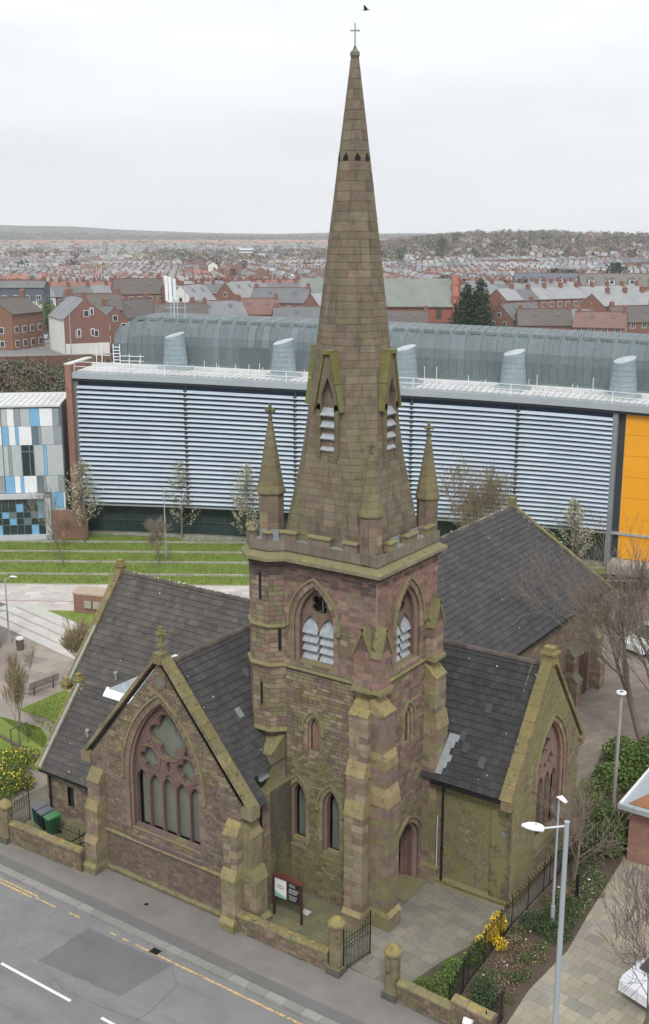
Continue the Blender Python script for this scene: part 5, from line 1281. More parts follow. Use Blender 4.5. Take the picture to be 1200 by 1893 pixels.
# ---------------------------------------------------------------- chequered block on the left
chk = thing('chequered_block', 'two storey block with blue, grey and white chequered panels and a framed glazed bay', 'building', (-64, 35, 0))
BP = Vector((-60.55, 37.63, 0)); BU = Vector((-.76, -.65, 0)).normalized(); BN = Vector((BU.y, -BU.x, 0)); BN = BN if BN.y < 0 else -BN
ZT = 13.7
m = MB(); m.obox(BP-BN*.1, BU*22, -BN*9, (0, 0, ZT-.1), (.3, .3, .3)); body = m.build('block_body', M_ATTR, chk)
def pan(u0, u1, z0, z1, col, par=chk, d=.06, name='panel', mat=None): m = MB(); m.obox(BP+BU*(u0+.015)+BN*(-.1)+Vector((0, 0, z0+.015)), BU*(u1-u0-.03), BN*(d+.1), (0, 0, z1-z0-.03), col); m.build(name, mat or M_ATT, par)
BLU, WHT, LGR, MGR, DGR = (.19, .42, .66), (.78, .8, .82), (.45, .49, .5), (.27, .31, .34), (.13, .17, .2)
rowz = [13.55, 11.75, 9.85, 6.7, 4.95, 3.1]
K = 4.9/128*1.0      # metres along the front per photo pixel column
def pu(px): return (128-px)*.0455
rowsd = [[(0, 12, LGR), (12, 27, WHT), (27, 41, MGR), (41, 61, LGR), (61, 82, BLU), (82, 110, WHT), (110, 124, MGR), (124, 128, DGR)],
         [(0, 14, BLU), (14, 28, WHT), (28, 35, BLU), (35, 63, WHT), (63, 77, DGR), (77, 84, MGR), (84, 111, LGR), (111, 128, MGR)],
         [(0, 10, LGR), (10, 17, MGR), (17, 38, LGR), (38, 66, None), (66, 86, LGR), (86, 93, BLU), (93, 128, LGR)],
         [(0, 20, BLU), (20, 33, WHT), (33, 40, BLU), (40, 68, WHT), (68, 82, DGR), (82, 88, MGR), (88, 115, LGR), (115, 128, MGR)]]
for rI, rw in enumerate(rowsd):
    for a, b, c in rw:
        if c is None:
            m = MB(); m.obox(BP+BU*pu(b)+BN*.02+Vector((0, 0, rowz[rI+1])), BU*(pu(a)-pu(b)), BN*.02, (0, 0, rowz[rI]-rowz[rI+1]), (.04, .06, .06)); wn_ = m.build('window', M_GLASS, chk)
            for t in (0, .33, .95): m = MB(); m.obox(BP+BU*(pu(b)+t*(pu(a)-pu(b)))+BN*.04+Vector((0, 0, rowz[rI+1])), BU*.07, BN*.04, (0, 0, rowz[rI]-rowz[rI+1]), (.2, .24, .26)); m.build('frame', M_ATT, wn_)
            m = MB(); m.obox(BP+BU*pu(b)+BN*.04+Vector((0, 0, rowz[rI]-.7)), BU*(pu(a)-pu(b)), BN*.04, (0, 0, .08), (.2, .24, .26)); m.build('frame', M_ATT, wn_)
        else: pan(pu(b), pu(a), rowz[rI+1], rowz[rI], c)
for k in range(40):      # the same chequer goes on out of view to the left
    u = 5.9+(k % 10)*1.5; z = rowz[k//10]; pan(u, u+1.5, rowz[k//10+1], z, random.choice((BLU, WHT, LGR, MGR, LGR)))
for a, b, z0, z1, c in ((97, 124, 3.3, 4.95, BLU), (124, 128, 3.3, 4.95, WHT), (97, 128, 3.05, 3.3, LGR)): pan(pu(b), pu(a), z0+.0, z1, c)
m = MB(); m.obox(BP-BU*2.1+BN*-.3, BU*3.5, BN*.37, (0, 0, 3.0), (.3, .13, .09)); m.build('brick_base', M_BRICK, chk)
# glazed bay with grey frame
fr_ = MB(); z0, z1, ua, ub = .1, 4.9, pu(96), 14
for (a, b, c, d_) in ((ua, ua+.6, z0, z1), (ua, ub, z1-.5, z1), (ua, ub, z0, z0+.5)): fr_.obox(BP+BU*a+BN*.0+Vector((0, 0, c)), BU*(b-a), BN*.5, (0, 0, d_-c), (.5, .53, .56))
bay = fr_.build('bay_frame', M_DECK, chk)
m = MB(); m.obox(BP+BU*(ua+.6)+BN*.05+Vector((0, 0, z0+.5)), BU*(ub-ua-.6), BN*.02, (0, 0, z1-z0-1.), (.04, .06, .06)); gl_ = m.build('bay_glazing', M_GLZ, chk)
for k in range(14):
    m = MB(); m.obox(BP+BU*(ua+.6+k*.72)+BN*.08+Vector((0, 0, z0+.5)), BU*.05, BN*.06, (0, 0, z1-z0-1.), (.15, .2, .22)); m.build('mullion', M_ATT, gl_)
for h in (1.6, 2.3, 2.95): m = MB(); m.obox(BP+BU*(ua+.6)+BN*.08+Vector((0, 0, h)), BU*(ub-ua-.6), BN*.055, (0, 0, .05), (.15, .2, .22)); m.build('transom', M_ATT, gl_)
for c, h0, h1, col in ((0, 2.35, 2.95, BLU), (1, 2.35, 2.95, DGR), (0, 3.0, 4.4, (.1, .35, .5)), (1, .6, 1.6, BLU), (4, 1.65, 2.3, BLU), (3, 3.0, 3.8, BLU), (4, 2.35, 2.95, DGR), (2, 1.65, 2.3, DGR), (5, 2.35, 2.95, BLU), (7, 1.65, 2.3, BLU), (6, .6, 1.6, BLU), (8, 3.0, 4.4, BLU)):
    m = MB(); m.obox(BP+BU*(ua+.66+c*.72)+BN*.09+Vector((0, 0, h0)), BU*.66, BN*.02, (0, 0, h1-h0), col); m.build('panel', M_ATT, gl_)
m = MB(); m.obox(BP+BN*.25+Vector((0, 0, ZT)), BU*22, -BN*10, (0, 0, .15), (.55, .56, .56)); rd_ = m.build('roof', M_DECK, chk)
for k in range(34): m = MB(); m.obox(BP+BU*(k*.62)+BN*.1+Vector((0, 0, ZT+.152)), BU*.46, -BN*8, (0, 0, .06), vary((.62, .62, .61), .05)); m.build('roof_tray', M_DECK, rd_)
# ================================================================ TOWN
M_TWALL = simple('house_wall', None, .9, var=.12, scale=.5); M_TROOF = simple('slate_roof', None, .75, var=.16, scale=.3, fine=(3, .08)); M_TWIN = simple('house_window', None, .4, var=.05)
BR_, BR2, WHR, CRM = (.235, .125, .10), (.275, .145, .11), (.72, .70, .66), (.55, .47, .36)
SL1, SL2, SL3, SLR, SLB = (.15, .155, .16), (.22, .225, .235), (.29, .295, .30), (.27, .13, .10), (.12, .105, .095)
def house_parts(root, w_, d_, eave, ridge, wall, roofc, chim=True, axis='x', windows='full', gable_white=False, chimcol=BR_, bay=False):
    """ridge along x; fronts face -y and +y"""
    hx, hy = w_/2, d_/2
    m = MB(); m.box((-hx, -hy, -2.5), (hx, hy, eave), wall)
    gc = WHR if gable_white else wall
    for s in (-1, 1): m.add([(s*hx, -hy, eave), (s*hx, hy, eave), (s*hx, 0, ridge)], [(0, 1, 2)], gc)
    if gable_white:
        for s in (-1, 1): m.box((s*hx-.03, -hy+.02, 0), (s*hx+.03, hy-.02, eave), gc)
    m.build('wall', M_TWALL, root)
    m = MB(); o = .25; k = (ridge-eave)/hy
    for s in (-1, 1):
        q = [(-hx-o*.3, s*(hy+o), eave-o*k), (hx+o*.3, s*(hy+o), eave-o*k), (hx+o*.3, 0, ridge), (-hx-o*.3, 0, ridge)]
        m.add([(a, b, c+.14) for a, b, c in q]+[(a, b, c-.02) for a, b, c in q], [(0, 1, 2, 3), (4, 5, 6, 7), (0, 1, 5, 4), (1, 2, 6, 5), (3, 0, 4, 7)], roofc)
    rf = m.build('roof', M_TROOF, root)
    if chim:
        m = MB(); m.box((hx-.9, -.45, ridge-.9), (hx-.1, .45, ridge+1.1), chimcol); m.box((hx-.95, -.5, ridge+1.1), (hx-.05, .5, ridge+1.2), chimcol)
        for t in (-.25, .05, .3): m.cyl((hx-.5, t, ridge+1.2), (hx-.5, t, ridge+1.6), .11, .09, 6, (.4, .2, .13))
        m.build('chimney', M_TWALL, root)
    n = max(1, round(w_/2.8))
    for s in (-1, 1):
        for i in range(n):
            u = -hx+(i+.5)*w_/n
            for z0, h in ((.7, 1.4), (3.4, 1.25)):
                if z0+h > eave: continue
                m = MB(); m.box((u-.6, s*hy-.05, z0), (u+.6, s*hy+.05, z0+h), (.75, .75, .74)); m.box((u-.5, s*hy-.07, z0+.12), (u-.04, s*hy+.07, z0+h-.1), (.05, .055, .06)); m.box((u+.04, s*hy-.07, z0+.12), (u+.5, s*hy+.07, z0+h-.1), (.05, .055, .06))
                if windows == 'full': m.build('window', M_TWIN, root)
                else: m.build('window', M_TWIN, root) if s < 0 and z0 > 2 else None
    return root
GRPT = 'houses of the town beyond the college'
kinds = []
for i, (w_, d_, e, r_, wl_, rc, gw_) in enumerate(((5.2, 8.5, 5.4, 8.0, BR_, SL2, False), (5.2, 8.5, 5.4, 8.0, BR2, SL3, False), (5.2, 8.5, 5.4, 7.9, WHR, SL2, False), (5.2, 8.5, 5.3, 7.8, BR_, SL1, False), (5.6, 8.8, 5.4, 8.2, BR2, SLR, False), (5.2, 8.5, 5.4, 8.0, CRM, SL3, False))):
    names = ('red brick terraced house with a mid grey slate roof', 'orange brick terraced house with a pale grey roof', 'white rendered terraced house with a grey roof', 'red brick terraced house with a dark slate roof', 'orange brick terraced house with a reddish tiled roof', 'cream terraced house with a pale grey roof')
    t = proto('terraced_house', names[i]+' in the rows beyond the college', 'house', names[i].replace('house', 'houses')+' in the town rows')
    house_parts(t, w_, d_, e, r_, wl_, rc, windows='few'); kinds.append(t)
used = [False]*len(kinds)
snames = ('mid grey roofed red brick terraced house', 'pale roofed orange brick terraced house', 'white rendered terraced house', 'dark roofed red brick terraced house', 'red tiled orange brick terraced house', 'cream rendered terraced house')
def put(k, x, y, rz):
    z = terrain(x, y)-.2
    D, px = px_of(x, y); reg = 'behind the corner house' if px < 200 else 'beyond the phone mast' if px < 360 else 'left of the spire' if px < 600 else 'beyond the church hall' if px < 840 else 'right of the conifer' if px < 1000 else 'near the right edge'
    dep = ', nearest rows' if D < 340 else ', middle rows' if D < 430 else ', farther rows'
    lb = snames[k]+', '+reg+dep
    if not used[k]: used[k] = True; o = place(kinds[k], (x, y, z), rz)
    else: o = dup(kinds[k], (x, y, z), rz)
    o['label'] = lb; o['group'] = lb; return o
# specific buildings near the college, each its own thing
def solo(D, px, name, label, w_, d_, e, r_, wl_, rc, rot, zoff=0, group=None, **k):
    az = math.degrees(math.atan((px-600)/2103)); x, y = place_xy(D, az)
    t = thing(name, label, 'house', (0, 0, 0), 0, group); house_parts(t, w_, d_, e, r_, wl_, rc, **k)
    for s_ in (-1, 1):
        for v, z in ((0, e+.3), (-1.6, 3.3), (1.6, 3.3), (-1.6, .8), (1.6, .8)):
            if z+1.2 > r_-1.2: continue
            m = MB(); m.box((s_*w_/2-.05, v-.5, z), (s_*w_/2+.05, v+.5, z+1.2), (.75, .75, .74)); m.box((s_*w_/2-.07, v-.4, z+.1), (s_*w_/2+.07, v+.4, z+1.1), (.05, .055, .06)); m.build('window', M_TWIN, t)
    m = MB(); m.box((-w_/2-.1, -.12, r_+.05), (w_/2+.1, .12, r_+.24), (.2, .1, .08)); m.build('ridge_tiles', M_TWALL, t)
    if w_ > 10:
        m = MB(); m.box((-w_/2+.3, -.4, r_-.8), (-w_/2+1.2, .4, r_+1.0), BR_); m.cyl((-w_/2+.75, 0, r_+1), (-w_/2+.75, 0, r_+1.5), .13, .1, 6, (.4, .2, .13)); m.build('chimney', M_TWALL, t)
        for u in (-.2, .22): q = .45; m = MB(); y_ = -(d_/2)*q; z_ = e+(r_-e)*(1-q)+.2; m.obox((w_*u, y_, z_), (.8, 0, 0), (0, .8, .8*(r_-e)/(d_/2)), (0, -.03, .05), (.1, .12, .14)); m.build('rooflight', M_TWIN, t)
    place(t, (x, y, terrain(x, y)-.2+zoff), R(34.5)+R(rot)); return t
reserved = []
S_ = [(212, 137, 'corner_house', 'large brick and white end house with a tall gable left of the green roof', 12, 8.2, 6.6, 10.2, BR_, SL2, 116, 0),
      (226, 196, 'rear_wing', 'lower brick house wing adjoining the large white fronted house', 8, 6.5, 4.6, 7.6, BR_, SL1, 116, 0),
      (262, 165, 'semi_detached_house', 'long brown roofed brick house behind the large white fronted house', 13, 8, 5.4, 8.8, BR_, SLB, 14, -.5),
      (222, 8, 'brick_house', 'tall brown brick house at the left edge beyond the road', 10, 8, 7.0, 9.6, (.24, .13, .09), SLB, 70, 0),
      (300, 18, 'flat_dormer_house', 'dark house with white framed dormers at the far left', 17, 9, 6.5, 8.0, (.12, .14, .17), SL1, 4, 2),
      (268, 235, 'gabled_house', 'white gabled house with a grey roof behind the phone mast', 15, 8, 5, 8.6, WHR, SLB, 66, -2),
      (258, 330, 'brick_house', 'brick house with a broad dark brown roof right of the phone mast', 12, 9, 5.2, 8.6, BR_, SLB, 12, -2.4),
      (262, 395, 'gabled_house', 'brick house with white barge boards and a grey roof over the green roof', 13, 8, 5.2, 8.8, BR_, SL2, 30, -2.3),
      (276, 352, 'gabled_house', 'pale grey roofed house with a white gable end by the phone mast', 12, 8, 5, 9.2, WHR, SL3, 70, .5),
      (270, 470, 'brick_house', 'brick house with a reddish brown roof behind the middle of the green roof', 11, 8, 5.4, 8.8, BR2, (.21, .115, .10), 5, -2.2),
      (290, 520, 'brick_house', 'brick house with a hipped grey roof just left of the spire', 15, 9, 5.4, 8.8, BR_, SL1, -12, -.6),
      (250, 570, 'brick_house', 'brick house with a wide slate roof touching the left edge of the spire', 16, 8, 5.2, 8.4, BR_, SL1, 8, -2.6),
      (300, 440, 'gabled_house', 'brick house with black barge boards and pale roof left of the spire', 12, 8, 5.4, 9.6, BR_, SL3, 58, 0),
      (330, 250, 'gabled_house', 'red gabled house with a steep dark roof beyond the phone mast', 14, 9, 5.4, 9.4, BR2, SLB, 20, 0),
      (258, 745, 'brick_house', 'low dark roofed house beside the hall right of the spire', 12, 8, 4.5, 7.6, BR_, SLB, -4, -3.2),
      (262, 960, 'gabled_house', 'brick house with white edged gable right of the dark conifer', 12, 8, 5, 8.4, BR_, SL1, 42, -2.2),
      (256, 1012, 'brick_house', 'house with a broad dark hipped roof right of the dark conifer', 12, 9, 4.6, 7.8, BR_, SLB, -4, -2.6),
      (258, 1058, 'green_roofed_house', 'house with a pale green slate roof above the college roof', 11, 9, 4.8, 8, (.4, .36, .3), (.2, .24, .24), -10, -2.8),
      (252, 1120, 'brick_house', 'red tiled house at the right over the college roof end', 11, 8, 4.8, 7.8, BR2, (.2, .12, .1), -20, -2.8),
      (262, 1175, 'brick_house', 'darker brown roofed house at the right edge over the college roof', 11, 8, 4.8, 8.0, BR_, SLB, 14, -2.2)]
for (D, px, nm, lb, w_, d_, e, r_, wl_, rc, rot, zo) in S_:
    t = solo(D, px, nm, lb, w_, d_, e, r_, wl_, rc, rot, zo, gable_white=(wl_ == WHR)); reserved.append((D, px, w_*2040/D/2*.8))
# white street front of the corner house
ch = [o for o in COL.objects if o.name.startswith('corner_house')][0]
m = MB(); m.box((-6.05, 4.12, -.5), (6.05, 4.2, 6.45), WHR)
m.box((-6.12, -4.0, -.5), (-6.02, 4.0, 2.2), WHR); m.build('rendered_front', M_TWALL, ch)
for u, z in ((1.0, 7.2), (1.0, 3.5), (-1.5, 3.5)):
    for s in (-1, 1): m = MB(); m.box((s*6.03-.06, -u-.35, z), (s*6.03+.06, -u+.35, z+1.3), (.8, .8, .8)); m.box((s*6.03-.09, -u-.22, z+.1), (s*6.03+.09, -u+.22, z+1.15), (.05, .05, .06)); m.build('window', M_TWIN, ch)
# rail estate with dormers on the right
for k, (D, px, rot, rc) in enumerate(((392, 1020, -4, (.13, .145, .17)), (400, 1100, -6, (.2, .17, .14)), (410, 1180, 2, (.2, .13, .11)), (352, 1150, -3, (.17, .16, .14)))):
    lb = ('long brick block with blue grey dormered roof among the houses on the right', 'long brick block with brown dormered roof on the right', 'reddish roofed brick block with dormers at the right edge', 'nearest brick estate block with a dormered brown roof at the right')[k]
    t = solo(D, px, 'estate_block', lb, 24, 9, 5.6, 9.2, BR2, rc, rot, 1.5, windows='full')
    for i in range(4):
        m = MB(); u = -9+i*6; m.box((u-.8, -4.2, 6.1), (u+.8, -2.2, 7.7), (.75, .75, .73)); m.box((u-.5, -4.25, 6.4), (u+.5, -4.18, 7.4), (.06, .06, .07)); m.prism([(u-1, -4.4, 7.7), (u+1, -4.4, 7.7), (u, -4.4, 8.5)], (0, 2.6, 0), rc); m.build('dormer', M_TWIN, t)
    reserved.append((D, px, 70))
# hall with long green-grey roof and red brick end
x, y = place_xy(292, math.degrees(math.atan((700-600)/2103))); hall = thing('church_hall', 'red brick hall with a long mossy grey-green roof just right of the spire', 'hall', (0, 0, 0))
m = MB(); m.box((-20, -7, -3), (19, 7, 4.6), (.30, .11, .08)); m.build('wall', M_TWALL, hall)
for s in (-1, 1):
    m = MB(); m.add([(-20.2, s*7.5, 4.3), (19, s*7.5, 4.3), (19, 0, 11.0), (-20.2, 0, 11.0), (-20.2, s*7.5, 4.1), (19, s*7.5, 4.1)], [(0, 1, 2, 3), (0, 1, 5, 4)], (.20, .225, .20)); m.build('roof', M_TROOF, hall)
m = MB(); m.box((19, -7.6, -3), (20.5, 7.6, 5.2), (.31, .115, .085)); m.prism([(19, -7.6, 5.2), (19, 7.6, 5.2), (19, 1, 11.6), (19, -1, 11.6)], (1.5, 0, 0), (.31, .115, .085))
for u in (-6.5, -3, 0, 3, 6.5): m.box((20.5, u-.45, -3), (21.3, u+.45, 9.8-abs(u)*.7), (.31, .115, .085)); m.box((18.6, u-.3, 5), (20.6, u+.3, 11.8-abs(u)*.75), (.31, .115, .085))
m.build('buttressed_end', M_TWALL, hall)
for i in range(9):
    m = MB(); m.box((-18+i*4.1, -7.08, 1.2), (-16.6+i*4.1, -6.95, 3.8), (.08, .07, .07)); m.build('window', M_TWIN, hall)
place(hall, (x, y, terrain(x, y)-.6), R(34.5)+R(-3)); reserved.append((292, 715, 120))
# rows of houses over the whole plain
rr = random.Random(21); near = []; far = []
def cell_angle(i, j): return (((i*73856093) ^ (j*19349663)) & 1023)/1023.
CS = 115.
def px_of(x, y):
    D, az = polar(x, y); return D, 600+2103*math.tan(R(az))
for i in range(-45, 46):
    for j in range(-8, 46):
        cx_, cy_ = i*CS, j*CS; D, az = polar(cx_, cy_)
        if D < 180 or D > 4300 or abs(az) > 22: continue
        a = cell_angle(i, j); ang = R(34.5)+R((12, 20, 98, 28, 15, -10)[int(a*5.99)])
        big = D > 1300; sp = 5.35 if not big else 13; rs = (23., 30.)[a > .5] if not big else 36.
        U = Vector((math.cos(ang), math.sin(ang))); W = Vector((-U.y, U.x)); nR = int(CS/rs)
        for r_ in range(nR):
            off = (r_+.5)*rs-CS/2; L = CS-9; n = int(L/sp); kk = rr.choice((0, 0, 1, 1, 2, 3, 3, 4, 5))
            for q in range(n):
                u = -L/2+(q+.5)*sp; p = Vector((cx_, cy_))+U*u+W*(off+rr.uniform(-.1, .1))
                if rr.random() < (.03 if not big else .3): continue
                D2, px = px_of(p.x, p.y)
                if px < -60 or px > 1260 or D2 < 248: continue
                if px < 60 and D2 < 330: continue
                if 600 < px < 855 and D2 < 312: continue
                if 825 < px < 935 and D2 < 300: continue
                if px > 620 and D2 > 1050: 
                    if rr.random() < .5: continue
                if any(abs(D2-d0) < 12 and abs(px-p0) < hw+14 for d0, p0, hw in reserved): continue
                (near if D2 < 1300 else far).append((D2, p.x, p.y, ang, kk if rr.random() < .6 else rr.choice((0, 1, 2, 3, 5))))
near.sort(key=lambda t: t[0])
vis = [t for t in near]
for t in vis[:290]: put(t[4], t[1], t[2], t[3])
WALLC = (BR_, BR2, WHR, BR_, BR2, CRM); ROOFC = (SL2, SL3, SL2, SL1, SLR, SL3)
wm, rm = MB(), MB()
for D2, x, y, ang, k in vis[290:]+far:
    big = D2 >= 1300; w_ = 5.35 if not big else rr.uniform(8, 12); d_ = rr.uniform(7.5, 9.5); z = terrain(x, y)-.2; e, r_ = rr.uniform(5, 5.8), rr.uniform(7.6, 8.8)
    if big and rr.random() < .5: ang += rr.choice((.4, -.4, 1.57))
    U = Vector((math.cos(ang), math.sin(ang), 0)); W = Vector((-U.y, U.x, 0)); P = Vector((x, y, z)); hx, hy = w_/2, d_/2
    wc = vary(WALLC[k], .2); rc = vary(ROOFC[k], .22)
    if D2 > 3000: rc = vary((.42, .17, .12), .2) if rr.random() < .6 else rc
    c = [P-U*hx-W*hy, P+U*hx-W*hy, P+U*hx+W*hy, P-U*hx+W*hy]; E = Vector((0, 0, e)); G = Vector((0, 0, r_))
    wm.add([q-Vector((0, 0, 2)) for q in c]+[q+E for q in c]+[P-U*hx+G, P+U*hx+G], [(0, 1, 5, 4), (1, 2, 6, 9, 5), (2, 3, 7, 6), (3, 0, 4, 8, 7)], wc)
    o = W*.3
    rm.add([c[0]+E-o, c[1]+E-o, P+U*hx+G, P-U*hx+G, c[3]+E+o, c[2]+E+o], [(0, 1, 2, 3), (3, 2, 5, 4)], rc)
    if not big:
        q = P+U*(hx-.5)+G; wm.obox(q-U*.4-W*.45-Vector((0, 0, .6)), U*.8, W*.9, (0, 0, 1.7), BR_, skip=(0,))
        if D2 < 900: wm.obox(c[0]+U*1.2-W*.03+Vector((0, 0, 3.2)), U*1.1, W*.02, (0, 0, 1.2), (.6, .6, .6), skip=(0,)); wm.obox(c[0]+U*1.2-W*.03+Vector((0, 0, .6)), U*1.3, W*.02, (0, 0, 1.3), (.25, .25, .26), skip=(0,))
tag(wm.build('distant_houses', M_TWALL), 'far brick and rendered house walls filling the plain to the hills', 'houses', kind='stuff')
tag(rm.build('distant_roofs', M_TROOF), 'far grey and red roofs filling the plain to the hills', 'roofs', kind='stuff')
# pale office block far off, left of the spire
x, y = place_xy(1500, math.degrees(math.atan((455-600)/2103))); ob = thing('office_block', 'far white office block with flat roof left of the spire', 'building', (0, 0, 0)); m = MB(); m.box((-9, -7, -2), (9, 7, 17), (.75, .76, .78)); m.box((9, -6, -2), (26, 6, 10), (.7, .7, .72)); m.build('wall', M_TWALL, ob)
for k in range(4): m = MB(); m.box((-9.1, -7.2, 2+k*3.6), (9.1, -6.9, 3.8+k*3.6), (.1, .12, .15)); m.build('window_band', M_TWIN, ob)
place(ob, (x, y, terrain(x, y)), R(40))
# road, retaining wall, embankment behind the chequered block
def psheet(name, corners, dz, mat, col):
    m = MB(); n = 10; g = []
    for i in range(n+1):
        for j in range(5):
            D = corners[0]+(corners[1]-corners[0])*j/4; a = corners[2]+(corners[3]-corners[2])*i/n; x, y = place_xy(D, a); g.append((x, y, terrain(x, y)+dz))
    m.add(g, [(i*5+j, (i+1)*5+j, (i+1)*5+j+1, i*5+j+1) for i in range(n) for j in range(4)], col); return structure(name, m, mat)
psheet('town_road', (201, 240, -19, -13.2), .1, M_ROAD, (.2, .2, .2))
rw_ = thing('retaining_wall', 'long dark red brick retaining wall between the car park and the road at left', 'wall', (0, 0, 0)); 
for k in range(14):
    a0, a1 = -19+k*1.0, -18.02+k*1.0; p, q = Vector((*place_xy(196, a0), 3)), Vector((*place_xy(196, a1), 3)); n_ = Vector((FW2.x, FW2.y, 0)); m = MB(); m.obox(p, q-p, n_*.4, (0, 0, 7.4), vary((.17, .095, .075), .15)); m.build('wall_bay', M_BRICKR, rw_)
    m = MB(); m.obox(p-n_*.05+Vector((0, 0, 7.4)), q-p, n_*.5, (0, 0, .15), (.3, .26, .22)); m.build('coping', M_PLAIN, rw_)
fen = thing('road_fence', 'grey boarded fence on a brick wall across the road at far left', 'fence', (0, 0, 0))
for k in range(9):
    a0, a1 = -18.5+k*.5, -18.05+k*.5; p, q = Vector((*place_xy(243, a0), 9.3)), Vector((*place_xy(243, a1), 9.3)); n_ = Vector((FW2.x, FW2.y, 0)); m = MB(); m.obox(p, q-p, n_*.3, (0, 0, 3.0), (.2, .11, .09)); m.build('wall_bay', M_BRICKR, fen); m = MB(); m.obox(p+Vector((0, 0, 3)), q-p, n_*.1, (0, 0, 1.6), (.12, .14, .16)); m.build('fence_panel', M_ATT, fen)
# phone mast on the curved roof
q = bar_pt(8.3, -DK-2.6, 4.9); mast = thing('phone_mast', 'phone mast with white aerial panels on the curved green roof', 'mast', q)
x, y, z = q
for dx in (-.35, .35): m = MB(); m.cyl((x+dx*.8, y+dx*.6, z-.3), (x+dx*.8, y+dx*.6, z+2.0), .05, .05, 6, (.45, .5, .53)); m.build('pole', M_ATT, mast)
m = MB(); m.cyl((x, y, z-.3), (x, y, z+4.3), .09, .07, 8, (.45, .5, .53)); m.build('pole', M_ATT, mast)
for dx, h0, h1, c in ((-.75, 1.9, 4.5, (.8, .8, .8)), (-.35, 1.8, 4.4, (.8, .8, .8)), (.1, 2.1, 4.2, (.7, .72, .73))):
    m = MB(); m.obox((x+dx*.82, y+dx*.57-.2, z+h0), (.26, .18, 0), (-.08, .12, 0), (-.05, -.02, h1-h0), c); m.build('aerial_panel', M_ATT, mast)
for h in (1.2, 2.4, 3.4): m = MB(); m.cyl((x-.75, y-.5, z+h), (x+1.0, y+.7, z+h), .035, .035, 5, (.45, .5, .53)); m.build('cross_bar', M_ATT, mast)
m = MB(); m.cyl((x+.95, y+.65, z-.2), (x+.95, y+.65, z+3.4), .04, .04, 6, (.4, .5, .55)); m.build('pole', M_ATT, mast)
# tall lamp columns far left
def lampc(x, y, z, h, label, ax=(1, 0), arm=1.2, col=(.5, .54, .57), r=.07):
    t = thing('street_lamp', label, 'street lamp', (x, y, z)); a = Vector((ax[0], ax[1], 0)).normalized()
    m = MB(); m.cyl((x, y, z), (x, y, z+h), r*1.3, r*.8, 8, col); m.cyl((x, y, z), (x, y, z+h*.16), r*1.9, r*1.8, 8, col); m.build('pole', M_STEEL if col[0] > .3 else M_ATT, t)
    if arm > .2: m = MB(); m.cyl((x, y, z+h-.1), Vector((x, y, z+h+.12))+a*arm*.5, r*.55, r*.5, 6, col); m.build('arm', M_STEEL, t)
    e = Vector((x, y, z+h+.1))+a*arm*.5; m = MB(); n = Vector((-a.y, a.x, 0)); L = max(.5, arm*.5)
    m.hexa([e-n*.08, e+a*L-n*.04, e+a*L+n*.04, e+n*.08, e-n*.17+Vector((0, 0, .1)), e+a*L-n*.1+Vector((0, 0, .07)), e+a*L+n*.1+Vector((0, 0, .07)), e+n*.17+Vector((0, 0, .1))], (.8, .81, .82)); m.build('lamp_head', M_ATT, t); return t
for D, px, h, lb in ((203, 120, 9.5, 'tall street lamp in front of the large white fronted house'), (225, 52, 8, 'street lamp on the pavement corner at far left'), (172, 28, 4, 'short street lamp in the car park at far left'), (160, 92, 7, 'lamp column in the car park behind the chequered block'), (230, 27, 8, 'grey street lamp left of the white fronted house')):
    x, y = place_xy(D, math.degrees(math.atan((px-600)/2103))); lampc(x, y, terrain(x, y), h, lb, (-.8, -.5), 1.0)
